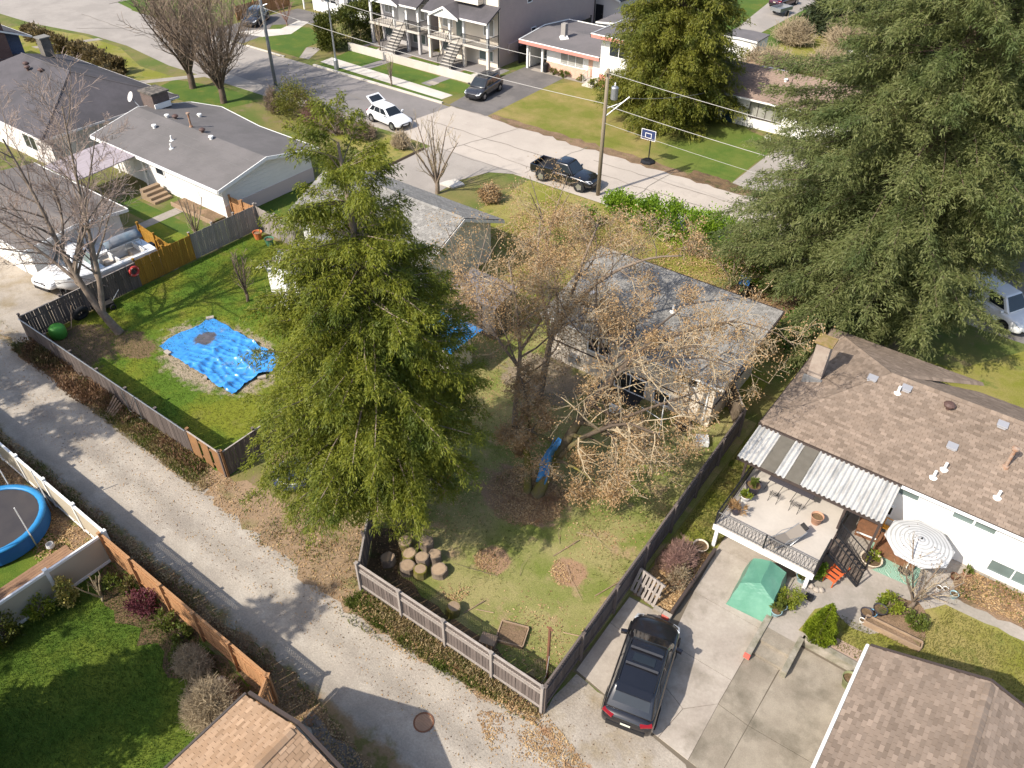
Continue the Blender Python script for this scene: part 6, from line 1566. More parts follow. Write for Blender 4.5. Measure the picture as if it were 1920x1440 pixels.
p_black = carpaint('black_paint', (.010, .010, .013))
p_white = carpaint('white_car_paint', (.74, .74, .74))
p_dk = carpaint('dark_grey_paint', (.03, .03, .035))
p_plum = carpaint('plum_paint', (.06, .02, .04))
p_silver = carpaint('silver_paint', (.42, .43, .45))
car('black_suv', 'shiny black estate car with roof crossbars on the concrete parking pad', 'car', (-5.02, 14.72, .05), R_(104), 4.5, 1.86, 1.6, p_black, 'suv', True)
car('dark_suv', 'dark compact car with a roof rack facing the street on the asphalt driveway', 'car', (-46.0, 57.4, .01), R_(-82), 4.6, 1.86, 1.68, p_dk, 'suv', True)
T = car('white_hatchback', 'white hatchback in the street with its tailgate raised', 'car', (-48.0, 46.9, .01), R_(-7), 4.4, 1.82, 1.52, p_white, 'hatch')
tg = obj('tailgate', MB().slab([(-1.25, -.72, 1.5), (-1.25, .72, 1.5), (-2.1, .66, 1.98), (-2.1, -.66, 1.98)], .07), p_white, T, True)
obj('tailgate_glass', MB().slab([(-1.4, -.58, 1.6), (-1.4, .58, 1.6), (-1.95, .53, 1.91), (-1.95, -.53, 1.91)], .012), bpy.data.materials['car_glass'], tg, True)
T = car('black_pickup', 'black pickup truck with an open bed parked on the street behind brown leaves', 'truck', (-29.6, 46.6, .01), R_(3), 5.3, 1.9, 1.78, p_black, 'pickup')
obj('bed_wall', MB().b2(-2.6, -.93, .7, -.72, -.85, 1.16), p_black, T, True); obj('bed_wall', MB().b2(-2.6, .85, .7, -.72, .93, 1.16), p_black, T, True)
obj('tailgate', MB().b2(-2.64, -.86, .7, -2.56, .86, 1.14), p_black, T, True); obj('bed_floor', MB().b2(-2.55, -.85, .76, -.75, .85, .82), m_black, T, True)
car('white_van', 'white van half hidden by the spruce at the right edge', 'van', (-.35, 47.2, .02), R_(-28), 5.3, 1.95, 1.95, p_white, 'van')
car('silver_car', 'silver car nose out in the shade of the coral house carport', 'car', (-46.1, 70.6, .01), R_(-90), 4.3, 1.75, 1.45, p_silver, 'hatch')
car('plum_car', 'plum coloured car parked at the top of the far driveway', 'car', (-35.9, 104.8, .02), R_(80), 4.6, 1.85, 1.6, p_plum, 'suv')
car('dark_driveway_car', 'dark car beside the cedar fence on the far left driveway', 'car', (-81.0, 59.4, .02), R_(-60), 4.6, 1.85, 1.6, p_dk, 'suv')
car('white_tow_truck', 'white pickup truck nose out beside the boat at the lane', 'truck', (-46.2, 17.5, .02), R_(-80), 5.4, 1.95, 1.85, p_white, 'pickup')
T = thing('utility_trailer', 'small grey utility trailer parked below the plum car', 'trailer', (-34.6, 100.6, 0), R_(75))
obj('tray', MB().b2(-1.2, -.75, .55, 1.2, .75, .65).b2(-1.2, -.75, .65, -1.14, .75, .95).b2(1.14, -.75, .65, 1.2, .75, .95).b2(-1.14, -.75, .65, 1.14, -.69, .95).b2(-1.14, .69, .65, 1.14, .75, .95), m_grey, T, True)
obj('tow_bar', MB().tube([(1.2, .5, .5), (2.2, 0, .5), (1.2, -.5, .5)], .05, 4), m_grey, T, True)
for s in (-1, 1):
    o = obj('wheel', MB().lathe([(.15, -.09), (.32, -.1), (.34, 0), (.32, .1), (.15, .09)], 14), m_tyre, T, True); o.rotation_euler = (R_(90), 0, 0); o.location = (0, s * .88, .34)
# --- boat on trailer
m_gel = carpaint('white_gelcoat', (.76, .75, .73), .35)
m_vin = mat('beige_vinyl', (.52, .45, .38), (.44, .38, .32), s=2, fa=.06, rough=.6)
T = thing('motor_boat', 'white cabin motor boat with an open cockpit standing beside the grey fence', 'boat', (-43.65, 15.0, 0), R_(87)); T.scale = (.87, .95, .92)
st_ = [(0, .02, 1.35, 2.0, 1.98), (.6, .55, 1.1, 1.98, 1.4), (1.5, .9, .95, 1.93, 1.1), (2.6, 1.12, .88, 1.86, .9), (4.2, 1.2, .85, 1.8, .82), (6.6, 1.18, .85, 1.74, .8), (6.7, 1.1, .9, 1.7, .85)]
rings = []
for x, w, zc, zg, zk in st_:
    rings.append([(x, -w, zg), (x, -w * 1.0, zg - .08), (x, -w * .86, (zc + zg) / 2 - .1), (x, -w * .78, zc), (x, 0, zk - .25), (x, w * .78, zc), (x, w * .86, (zc + zg) / 2 - .1), (x, w, zg - .08), (x, w, zg)])
obj('hull', MB().loft(rings, True, False), m_gel, T, True, True)
dk = []
for x, w, zc, zg, zk in st_[:5]: dk.append([(x, -w * .98, zg + .02), (x, -w * .5, zg + .16), (x, 0, zg + .26), (x, w * .5, zg + .16), (x, w * .98, zg + .02)])
obj('foredeck', MB().loft(dk[:4], False, False), m_gel, T, True, True)
obj('rub_rail', MB().tube([(x, -w * 1.01, zg - .02) for x, w, a, zg, b in st_], .03, 4).tube([(x, w * 1.01, zg - .02) for x, w, a, zg, b in st_], .03, 4), m_grey, T, True)
obj('side_deck', MB().b2(2.6, -1.16, 1.74, 6.6, -.86, 1.88).b2(2.6, .86, 1.74, 6.6, 1.16, 1.88).b2(6.2, -.86, 1.55, 6.7, .86, 1.8), m_gel, T, True)
obj('cockpit_floor', MB().b2(2.6, -.86, 1.05, 6.2, .86, 1.12), m_vin, T, True)
obj('dash', MB().b2(2.6, -.86, 1.12, 3.0, .86, 1.95), m_gel, T, True)
for x, y, w in ((3.9, -.45, .55), (3.9, .45, .55), (5.75, 0, 1.5)):
    s = obj('seat', MB().b2(x - .28, y - w / 2, 1.12, x + .28, y + w / 2, 1.5), m_vin, T, True); obj('backrest', MB().b2(x + .2, y - w / 2, 1.5, x + .3, y + w / 2, 1.9), m_gel, s, True)
wsf = obj('windshield', MB().slab([(2.5, -.85, 2.0), (2.3, 0, 2.05), (2.75, 0, 2.5), (2.85, -.8, 2.42)], .02).slab([(2.3, 0, 2.05), (2.5, .85, 2.0), (2.85, .8, 2.42), (2.75, 0, 2.5)], .02), m_glassg, T, True)
obj('frame', MB().tube([(2.5, -.86, 2.02), (2.86, -.82, 2.44), (2.76, 0, 2.53), (2.86, .82, 2.44), (2.5, .86, 2.02)], .025, 4), m_grey, wsf, True)
obj('bow_rail', MB().tube([(2.4, -1.0, 2.3), (1.0, -.66, 2.35), (.1, 0, 2.4), (1.0, .66, 2.35), (2.4, 1.0, 2.3)], .018, 4).tube([(1.0, -.66, 1.95), (1.0, -.66, 2.35)], .015, 4).tube([(1.0, .66, 1.95), (1.0, .66, 2.35)], .015, 4), m_rim, T, True)
m_canvas = mat('blue_grey_canvas', (.20, .20, .215), (.13, .18, .22), s=1.2, fa=.08, rough=.85)
cv = MB()
rr_ = []
for i in range(7):
    x = 3.9 + i * .43
    rr_.append([(x, -.25 + .25 * math.cos(math.pi * k / 6) * 5 * .4 + .8, 2.35 + .42 * math.sin(math.pi * k / 6) * (1 - .12 * abs(i - 3) / 3)) for k in range(7)])
cv.loft(rr_, False, False)
o = obj('canvas_top', cv, m_canvas, T, True, True); o.modifiers.new('s', 'SOLIDIFY').thickness = .03
fr_ = MB()
for x in (4.1, 5.2, 6.3): fr_.tube([(x, .1, 1.85), (x, .1, 2.4)], .018, 4); fr_.tube([(x, 1.0, 1.85), (x, 1.0, 2.4)], .018, 4)
obj('canvas_frame', fr_, m_grey, T, True)
obj('outboard', MB().b2(6.72, -.22, .6, 7.05, .22, 1.7).b2(6.78, -.1, .1, 6.98, .1, .6), m_black, T, True)
TR = thing('boat_trailer', 'dark boat trailer with a long tow bar under the white boat', 'trailer', (-43.65, 15.0, 0), R_(87)); TR.scale = (.87, .95, .92)
obj('frame', MB().b2(1.4, -.8, .5, 6.5, -.7, .6).b2(1.4, .7, .5, 6.5, .8, .6).b2(3.0, -.7, .5, 3.1, .7, .6).b2(5.5, -.7, .5, 5.6, .7, .6).tube([(1.4, -.75, .55), (-.9, 0, .5)], .05, 4).tube([(1.4, .75, .55), (-.9, 0, .5)], .05, 4).b2(.1, -.05, .5, .2, .05, 1.2), m_dark, TR, True)
obj('bunk', MB().b2(2.4, -.62, .6, 6.4, -.5, .72).b2(2.4, .5, .6, 6.4, .62, .72), m_timber, TR, True)
for x in (1.0, 4.6, 5.3):
    for s in (-1, 1):
        o = obj('wheel', MB().lathe([(.15, -.09), (.31, -.1), (.33, 0), (.31, .1), (.15, .09)], 14), m_tyre, TR, True); o.rotation_euler = (R_(90), 0, 0); o.location = (x, s * .93, .33)
# ---------------------------------------------------------------- street furniture and wires
m_pole = mat('wooden_pole', (.25, .205, .145), (.19, .155, .11), s=2, f=20, fa=.15, rough=.9, stretch=(8, 8, .5))
m_polegrey = mat('grey_wood_pole', (.27, .275, .28), (.21, .22, .22), s=2, f=20, fa=.12, rough=.9, stretch=(8, 8, .5))
def pole(label, x, y, h, mt, r=.15):
    T = thing('utility_pole', label, 'utility pole', (x, y, 0))
    obj('shaft', MB().tube([(0, 0, 0), (0, 0, h / 2), (0, 0, h)], [r, r * .9, r * .75], 10), mt, T, True, True)
    return T
T = pole('brown wooden utility pole with a grey transformer by the laurel hedge', -26.53, 46.25, 9.0, m_pole)
obj('transformer', MB().lathe([(.2, 0), (.24, .04), (.24, .75), (.26, .78), (.2, .86), (0, .9)], 14, (.45, .3, 7.0)), m_grey, T, True)
obj('insulator', MB().lathe([(.03, 0), (.06, .06), (.03, .1), (.06, .16), (.02, .24)], 8, (.45, .3, 7.9)), m_white, T, True)
obj('bracket', MB().tube([(.1, .05, 5.9), (1.3, .9, 7.2)], .045, 5).tube([(.1, .05, 6.4), (.9, .62, 6.8)], .03, 4), m_grey, T, True)
obj('crossarm', MB().box((0, 0, 8.7), (.12, .5, .12)), m_pole, T, True)
T = pole('blue-grey utility pole standing at the left end of the street', -63.1, 47.1, 10.5, m_polegrey, .17)
obj('bracket', MB().tube([(0, 0, 7.0), (.5, .3, 7.2)], .04, 5), m_grey, T, True)
obj('wire_coil', MB().torus((.25, 0, 6.6), .3, .03, 16, 5, 'y'), m_grey, T, True)
T = pole('utility pole beyond the right edge carrying the street wires', 14.5, 46.25, 9.0, m_pole)
def wire(label, a, b, sag, r=.018, cat='cable'):
    a, b = Vector(a), Vector(b); n = 24
    pts = [a.lerp(b, i / n) - Vector((0, 0, sag * 4 * (i / n) * (1 - i / n))) for i in range(n + 1)]
    T = obj('overhead_wire', MB().tube(pts, r, 4), m_wire)
    props(T, label, cat)
m_wire = mat('pale_wire', (.42, .40, .37), fa=.05, rough=.6)
wire('topmost street wire from the blue-grey pole to the brown pole', (-63.1, 47.1, 9.6), (-26.53, 46.25, 8.75), .5)
wire('lower street wire from the blue-grey pole to the brown pole', (-63.1, 47.1, 6.9), (-26.53, 46.25, 6.7), .45)
wire('topmost street wire from the brown pole towards the spruce', (-26.53, 46.25, 8.75), (14.5, 46.25, 8.6), .6)
wire('middle street wire from the brown pole towards the spruce', (-26.53, 46.25, 6.6), (14.5, 46.25, 6.5), .6)
wire('lowest thin cable from the brown pole towards the spruce', (-26.53, 46.2, 5.4), (14.5, 46.2, 5.2), .6, .012)
wire('thin service wire from the brown pole to the small white house', (-25.3, 47.1, 7.1), (-26.2, 65.15, 2.6), .3, .012)
wire('topmost wire running out of the picture from the blue-grey pole', (-63.1, 47.1, 9.6), (-115, 49, 9.6), .6)
T = thing('street_lamp', 'slim grey steel street lamp on the kerb strip beside a pale footpath', 'street lamp', (-61.9, 53.85, 0))
obj('shaft', MB().tube([(0, 0, 0), (0, 0, 6.3)], [.10, .06], 8), m_grey, T, True); obj('base', MB().lathe([(.24, 0), (.22, .9), (.12, 1.1)], 8), m_grey, T, True)
obj('arm', MB().tube([(0, 0, 6.2), (-.2, -.7, 6.8), (-.4, -1.6, 7.0)], .05, 6), m_grey, T, True); obj('lamp_head', MB().box((-.5, -2.0, 6.98), (.3, .75, .12), rz=-.2), m_grey, T, True)
m_rust = mat('rusty_iron', (.20, .085, .045), (.14, .07, .045), s=3, fa=.25, rough=.9)
for x, y, lb in ((-10.15, 8.85, 'rusty round manhole cover in the gravel lane'), (-21.2, 47.75, 'small brown manhole cover in the street')):
    T = thing('manhole_cover', lb, 'manhole cover', (x, y, .012))
    rg = MB().lathe([(.36, 0), (.36, .02), (.31, .022), (.31, .005)], 24); obj('rim', rg, m_rust, T, True)
    c = MB().lathe([(.305, 0), (.305, .008), (0, .008)], 24)
    for i in range(-3, 4):
        w = math.sqrt(.29 ** 2 - (i * .08) ** 2); c.b2(-w, i * .08 - .015, .008, w, i * .08 + .015, .022); 
    obj('lid', c, mat('manhole_tan', (.36, .22, .14), (.28, .18, .12), fa=.2), T, True)
T = thing('basketball_hoop', 'portable basketball hoop with a navy backboard at the street edge', 'basketball hoop', (-26.45, 53.5, 0))
obj('base', MB().lathe([(.6, 0), (.58, .12), (.42, .22), (0, .24)], 8), m_black, T, True)
obj('pole', MB().tube([(0, .1, .2), (0, .05, 2.4)], .05, 8), m_black, T, True)
b = obj('backboard', MB().b2(-.62, -.42, 1.95, .62, -.38, 2.75), mat('navy_board', (.035, .05, .12), rough=.3), T, True)
ln = MB()
for x0, z0, x1, z1 in ((-.62, 1.95, .62, 1.99), (-.62, 2.71, .62, 2.75), (-.62, 1.99, -.58, 2.71), (.58, 1.99, .62, 2.71), (-.27, 2.1, .27, 2.14), (-.27, 2.45, .27, 2.49), (-.27, 2.14, -.23, 2.45), (.23, 2.14, .27, 2.45)): ln.b2(x0, -.428, z0, x1, -.42, z1)
obj('board_lines', ln, m_white, b, True)
obj('bracket', MB().tube([(0, .05, 2.3), (0, -.38, 2.4)], .04, 5), m_black, T, True); obj('hoop', MB().torus((0, -.68, 2.1), .23, .018, 18, 5), m_rust, T, True)
# ---------------------------------------------------------------- bicycles
def bike(label, loc, rz, mt, s=1, tilt=.12):
    T = thing('bicycle', label, 'bicycle', loc, rz); T.scale = (s, s, s); T.rotation_euler = (tilt, 0, rz)
    for x in (-.5, .52):
        w = obj('wheel', MB().torus((x, 0, .34), .32, .022, 20, 5, 'y'), m_tyre, T, True)
        sp = MB()
        for k in range(8): sp.tube([(x, 0, .34), (x + .31 * math.cos(k * .785), 0, .34 + .31 * math.sin(k * .785))], .004, 3)
        obj('spokes', sp, m_rim, w, True)
    obj('frame', MB().tube([(-.5, 0, .34), (-.12, 0, .78), (.36, 0, .8), (-.02, 0, .33), (-.5, 0, .34)], .02, 5).tube([(-.02, 0, .33), (-.16, 0, .88)], .018, 5).tube([(.52, 0, .34), (.36, 0, .95)], .02, 5), mt, T, True)
    obj('handlebar', MB().tube([(.36, -.28, .98), (.36, 0, .95), (.36, .28, .98)], .015, 5), m_black, T, True)
    obj('saddle', MB().lathe([(.09, 0), (.1, .05), (.03, .07)], 8, (-.17, 0, .87)), m_black, T, True)
bike('dark bicycle under the lower branches of the cedar', (-17.0, 16.6, 0), R_(60), p_dk)
bike('orange bicycle behind the dark one under the cedar', (-16.7, 17.8, 0), R_(70), mat('orange_frame', (.6, .16, .03), rough=.35))
bike('small white bicycle standing on the green lawn corner', (-20.6, 63.2, 0), R_(-30), m_white, .75)
bike('white bicycle against the small white house wall', (-23.3, 64.7, 0), R_(5), m_white, .85)
# ---------------------------------------------------------------- centre yard
m_cut = mat('cut_log_end', (.36, .26, .17), (.28, .2, .13), s=5, fa=.2)
lbs = ['grey log round furthest from the lane, at the left', 'upright log round behind the others beside the left one', 'pale log round at the right of the pile', 'brown log round in the middle of the pile', 'small log round with a pale ring on top in the middle', 'tilted log round nearest the fence at the left', 'ring topped log round at the front of the pile', 'mossy log at the far right of the pile', 'log lying against the fence at the left of the pile', 'single grey log round beside the lattice fence']
for i, (x, y, r, h) in enumerate(((-15.75, 14.05, .29, .42), (-15.05, 14.5, .30, .42), (-14.35, 14.25, .27, .38), (-15.15, 13.7, .29, .4), (-14.6, 13.8, .28, .45), (-14.85, 13.15, .31, .4), (-14.3, 13.3, .27, .42), (-13.75, 13.85, .33, .3), (-15.75, 13.0, .3, .34), (-12.15, 12.75, .27, .42))):
    q = random.Random(i + 300)
    T = thing('log_round', lbs[i], 'log', (x, y, 0), q.uniform(0, 6), 'log rounds piled by the lattice fence')
    pr = [[(rr * r * math.cos(k * .4488) * (1 + .06 * math.sin(k * 2.3 + i)), rr * r * math.sin(k * .4488) * (1 + .06 * math.sin(k * 2.3 + i)), z) for k in range(14)] for rr, z in ((1.05, 0), (1, h * .5), (1.0, h))]
    obj('bark', MB().loft(pr), m_bark if i % 3 else m_barkm, T, True)
    top = obj('cut_face', MB().lathe([(r * .86, h - .01), (r * .86, h + .012), (0, h + .014)], 14), m_cut, T, True)
    T.rotation_euler = (q.uniform(-.15, .15), q.uniform(-.12, .12), q.uniform(0, 6))
T = thing('rusty_post', 'tall thin rusty iron post at the fence corner', 'post', (-7.75, 12.75, 0))
obj('shaft', MB().tube([(0, 0, 0), (0, 0, 3.1)], .055, 8), m_rust, T, True); obj('cap', MB().tube([(-.12, 0, 3.05), (.12, 0, 3.05)], .04, 6), m_rust, T, True); obj('cable', MB().tube([(.1, -.1, 1.6), (.12, -.25, .6), (.0, -.4, .05), (-.3, -.5, .02)], .012, 4), m_wire, T, True)
def tray(name, label, cat, x, y, rz, L, W, h, t, mt, fill, z=0):
    T = thing(name, label, cat, (x, y, z), rz)
    for s in (-1, 1):
        obj('side_board', MB().b2(-L / 2, s * (W / 2) - t / 2, 0, L / 2, s * (W / 2) + t / 2, h), mt, T, True); obj('end_board', MB().b2(s * (L / 2) - t / 2, -W / 2 + t / 2, 0, s * (L / 2) + t / 2, W / 2 - t / 2, h - .004), mt, T, True)
    if fill: obj('soil', MB().b2(-L / 2 + t, -W / 2 + t, 0, L / 2 - t, W / 2 - t, h * .75), fill, T, True)
    return T
tray('planter_frame', 'small square timber frame on the grass near the rusty post', 'planter', -9.75, 13.35, R_(20), 1.05, .85, .16, .05, m_timber, m_soil)
props(obj('stone_block', MB().box((-10.25, 12.55, .16), (.6, .45, .32), rz=.3), m_timber), 'square wooden block against the lattice fence', 'block')
for i, (a, b, lb) in enumerate((((-10.9, 13.7), (-11.5, 13.4), 'pale loose stick lying near the timber frame'), ((-11.8, 13.0), (-11.5, 13.9), 'short plank propped on the litter by the log'), ((-8.3, 14.6), (-7.5, 14.9), 'loose plank leaning at the driveway fence'), ((-10.6, 17.3), (-10.2, 18.6), 'thin pale pole lying on the grass below the oak'), ((-8.2, 16.7), (-7.75, 17.9), 'thin pale pole lying close to the driveway fence'))):
    props(obj('plank', MB().tube([(*a, .03), (*b, .07)], .022, 4), m_timber), lb, 'plank')
q = random.Random(8); kk = MB()
for i in range(9):
    a = Vector((q.uniform(-13, -8), q.uniform(15, 21), .05)); d = Vector((q.uniform(-1, 1), q.uniform(-1, 1), 0)).normalized() * q.uniform(.8, 2.2)
    kk.tube([a, a + d * .5 + Vector((0, 0, .08)), a + d + Vector((.15, .2, 0))], [.012, .009, .005], 3)
o = obj('fallen_twigs', kk, m_twigd); o['kind'] = 'stuff'
T = thing('plank_bundle', 'small heap of pale planks leaning beside the lane fence', 'planks', (-33.2, 11.2, 0))
for i in range(5): obj('plank', MB().tube([(i * .16, .0, .03 + i * .02), (i * .13 - .2, .75, .5 - i * .08)], .05, 4), m_timber, T, True)
props(obj('ground_stone', MB().lathe([(.5, 0), (.48, .12), (.3, .2), (0, .22)], 9, (-13.1, 5.9, 0)), m_oldwall), 'mossy flat boulder on the verge beside the cedar fence end', 'boulder')
# rope of blue tarp hung on the oak trunk
g = MB(); V = []; q = random.Random(5)
for i in range(12):
    for j in range(6):
        u, v = i / 11, j / 5 - .5
        V.append((-12.7 + .25 * u + v * (.42 + .18 * math.sin(u * 5 + 1) - .15 * (u < .3)) + .08 * math.sin(u * 7), 19.3 + .6 * u + .22 * math.sin(v * 7 + u * 6), 1.5 + u * 2.0 + q.uniform(-.08, .08) + .12 * math.sin(v * 9)))
g.add(V, [(i * 6 + j, i * 6 + j + 1, (i + 1) * 6 + j + 1, (i + 1) * 6 + j) for i in range(11) for j in range(5)])
o = obj('hanging_tarp', g, mat('faded_blue_tarp', (.03, .19, .46), (.10, .26, .48), s=4, fa=.2, rough=.5), None, False, True); o.modifiers.new('s', 'SOLIDIFY').thickness = .015
props(o, 'strip of blue tarpaulin hanging on the mossy oak trunk', 'tarp')
T = thing('tub_boat', 'dark blue inflatable dinghy with a pale rim under the left cedar branches', 'dinghy', (-22.4, 13.9, 0), R_(50))
obj('tube', MB().torus((0, 0, .22), .8, .22, 24, 8), mat('navy_vinyl', (.03, .04, .09), rough=.35), T, True, True); obj('floor', MB().lathe([(.7, .12), (0, .13)], 18), mat('navy_floor', (.04, .05, .11), rough=.4), T, True); obj('rim', MB().torus((0, 0, .43), .82, .03, 24, 5), m_white, T, True)
T = thing('rotary_dryer', 'white rotary clothes dryer by the cream house wall', 'clothes dryer', (-10.5, 26.0, 0))
obj('post', MB().tube([(0, 0, 0), (0, 0, 1.7)], .03, 6), m_white, T, True); ar = MB()
for k in range(4): ar.tube([(0, 0, 1.3), (1.0 * math.cos(k * 1.57 + .4), 1.0 * math.sin(k * 1.57 + .4), 1.9)], .018, 4)
obj('arms', ar, m_white, T, True)
T = thing('patio_table', 'dark covered patio furniture by the basement door of the cream house', 'table', (-13.0, 27.0, 0))
obj('table_top', MB().box((0, 0, .72), (1.5, .9, .05)), m_black, T, True)
for sx in (-.65, .65):
    for sy in (-.35, .35): obj('leg', MB().tube([(sx, sy, 0), (sx, sy, .7)], .03, 4), m_black, T, True)
def chair(label, x, y, rz, mt, z=0):
    T = thing('patio_chair', label, 'chair', (x, y, z), rz)
    obj('seat', MB().box((0, 0, .43), (.5, .5, .05)), mt, T, True); obj('backrest', MB().box((-.25, 0, .72), (.05, .5, .55), ry=-.15), mt, T, True)
    for sx in (-.22, .22):
        for sy in (-.22, .22): obj('leg', MB().tube([(sx, sy, 0), (sx, sy, .43)], .02, 4), m_black, T, True)
    return T
chair('grey patio chair left of the dark table by the cream house', -14.2, 27.0, 0, m_grey); chair('white patio chair near the dark table by the cream house', -13.0, 26.2, 1.57, m_white)
props(obj('black_cover', MB().lathe([(.42, 0), (.45, .25), (.3, .42), (0, .46)], 9, (-10.0, 27.6, 0)), m_blackwire), 'round black covered barbecue at the corner of the cream house', 'barbecue')
T = thing('white_crate', 'white plastic crate lying on the grass near the fence corner', 'crate', (-8.75, 27.1, 0), .5)
obj('base', MB().b2(-.28, -.28, 0, .28, .28, .04), m_white, T, True)
for s in (-1, 1): obj('side', MB().b2(-.3, s * .28 - .015, .04, .3, s * .28 + .015, .3), m_white, T, True); obj('side', MB().b2(s * .28 - .015, -.265, .04, s * .28 + .015, .265, .3), m_white, T, True)
T = thing('wheelie_bin', 'black wheeled bin with a bright blue lid on the bare earth', 'bin', (-12.6, 40.2, 0), .2)
obj('body', MB().loft([[(-.25, -.28, .08), (.25, -.28, .08), (.25, .28, .08), (-.25, .28, .08)], [(-.32, -.36, 1.0), (.32, -.36, 1.0), (.32, .36, 1.0), (-.32, .36, 1.0)]]), m_black, T, True); obj('lid', MB().slab([(-.35, -.4, 1.04), (.35, -.4, 1.04), (.35, .4, 1.1), (-.35, .4, 1.1)], .07), mat('blue_lid', (.05, .2, .55), rough=.4), T, True)
for s in (-.3, .3):
    o = obj('wheel', MB().lathe([(.05, -.03), (.11, -.03), (.11, .03), (.05, .03)], 10), m_tyre, T, True); o.rotation_euler = (0, R_(90), 0); o.location = (s, .3, .11)
# ---------------------------------------------------------------- left yard
TT = thing('ground_tarp', 'large wrinkled bright blue tarpaulin spread on the left lawn', 'tarp', (-32.6, 17.6, 0), R_(-2))
n, m2 = 130, 72; Vs = []; g_ = np.random.default_rng(5)
ph = g_.uniform(0, 6.28, 12); kx = g_.normal(size=(12, 2)) * [1.9, 2.3]
for i in range(n + 1):
    for j in range(m2 + 1):
        x, y = (i / n - .5) * 6.6, (j / m2 - .5) * 3.5
        wv = sum(abs(math.sin(kx[k, 0] * x + kx[k, 1] * y + ph[k] + .8 * math.sin(x * 1.3 + k))) ** 18 for k in range(12)) * .06
        wv *= .25 + .75 * min(1, max(0, (x + 2.2) / 2.5)) + .0
        ed = .035 * math.sin(x * 3.1 + y) if abs(y) > 1.7 else 0
        Vs.append((x + .12 * math.sin(y * 2.7) * (abs(i / n - .5) > .48), y + ed, .03 + wv))
tm = MB().add(Vs, [(i * (m2 + 1) + j, (i + 1) * (m2 + 1) + j, (i + 1) * (m2 + 1) + j + 1, i * (m2 + 1) + j + 1) for i in range(n) for j in range(m2)])
k = N('dirty_blue_tarp'); pp = k.pos(False)
c1 = k.mix(k.rng(k.noise(pp, 1.3, 8, .75), .58, .70), (.045, .25, .60), (.20, .27, .33))
spp = k.n('VectorMath', operation='DISTANCE'); k.l(pp, spp.inputs[0]); spp.inputs[1].default_value = (-1.8, .25, .1)
dd_ = k.math('ADD', spp.outputs['Value'], k.rng(k.noise(pp, 3, 4, .7), 0, 1, -.45, .45))
c1 = k.mix(k.rng(dd_, .5, .75, 1, 0), c1, (.09, .08, .085)); k.bump(k.noise(pp, 5, 4), .3, .03)
obj('sheet', tm, k.fin(c1, .3, .6), TT, True, True)
for i, (x, y, lb) in enumerate(((-34.9, 15.9, 'flat pale brick weighing down the lane side of the blue tarp'), (-35.8, 19.3, 'pale brick on the far left corner of the blue tarp'), (-31.5, 15.9, 'small pale brick near the right front edge of the tarp'), (-30.6, 19.4, 'pale brick on the back edge of the blue tarp'), (-29.2, 17.6, 'brick at the right end of the tarp by the cedar'))):
    props(obj('brick', MB().box((x, y, .11), (.42, .22, .1), rz=i), m_conc), lb, 'brick')
T = thing('green_barrel', 'round bright green lidded barrel in the fence corner', 'barrel', (-41.0, 13.2, 0), R_(35))
o = obj('shell', MB().lathe([(.36, 0), (.43, .1), (.45, .42), (.42, .62), (.3, .74), (0, .78)], 20), mat('bright_green_plastic', (.09, .33, .05), (.06, .24, .04), fa=.06, rough=.45), T, True, True); o.rotation_euler = (0, 0, 0)
T = thing('tyre', 'big black tyre leaning on the grey fence', 'tyre', (-41.55, 14.9, .42), R_(3))
o = obj('rubber', MB().torus((0, 0, 0), .34, .15, 22, 8, 'x'), m_tyre, T, True, True); o.rotation_euler = (0, R_(20), 0)
T = thing('cart', 'grey metal hand cart against the fence by the tree', 'cart', (-41.4, 16.2, 0), R_(85))
obj('tray', MB().b2(-.5, -.3, .25, .5, .3, .45), m_dark, T, True); obj('handle', MB().tube([(.5, 0, .35), (1.1, 0, .9)], .02, 4), m_grey, T, True)
for x in (-.35, .35):
    for s in (-1, 1):
        o = obj('wheel', MB().torus((0, 0, 0), .14, .05, 12, 6, 'y'), m_tyre, T, True, True); o.location = (x, s * .36, .19)
T = thing('life_ring', 'red and white life ring hanging on the fence beside the golden panels', 'life ring', (-41.86, 18.75, 1.2))
obj('ring', MB().torus((0, 0, 0), .27, .075, 22, 8, 'x'), mat('red_ring', (.62, .07, .06), rough=.5), T, True, True)
for a in range(4):
    b = a * 1.571 + .4; obj('band', MB().torus((0, .27 * math.cos(b), .27 * math.sin(b)), .082, .012, 10, 4, 'z' if a % 2 else 'y'), m_white, T, True)
props(obj('timber_post', MB().tube([(-41.2, 14.0, .05), (-41.6, 14.6, 1.1)], .03, 4), m_timber), 'thin pole leaning between the tyre and the green tub', 'pole')
for x, y, c, lb in ((-41.0, 28.2 - 1.2, (.55, .16, .06), 'orange pot at the far corner of the left yard'), (-39.7, 26.9, (.08, .2, .12), 'dark green bin at the back fence of the left yard')):
    T = thing('garden_tub', lb, 'pot', (x, y, 0)); obj('body', MB().lathe([(.2, 0), (.3, .5), (.33, .52), (.28, .5), (.2, .1)], 12), mat('tub_paint', c, rough=.5), T, True); obj('soil', MB().lathe([(.26, .42), (0, .43)], 12), m_soil, T, True)
T = thing('ground_solar_cover', 'dark flat board lying on the path beside the hidden house', 'board', (-37.0, 26.3, 0), R_(3)); obj('sheet', MB().b2(-1, -.6, .02, 1, .6, .1), m_flatgrey, T, True)
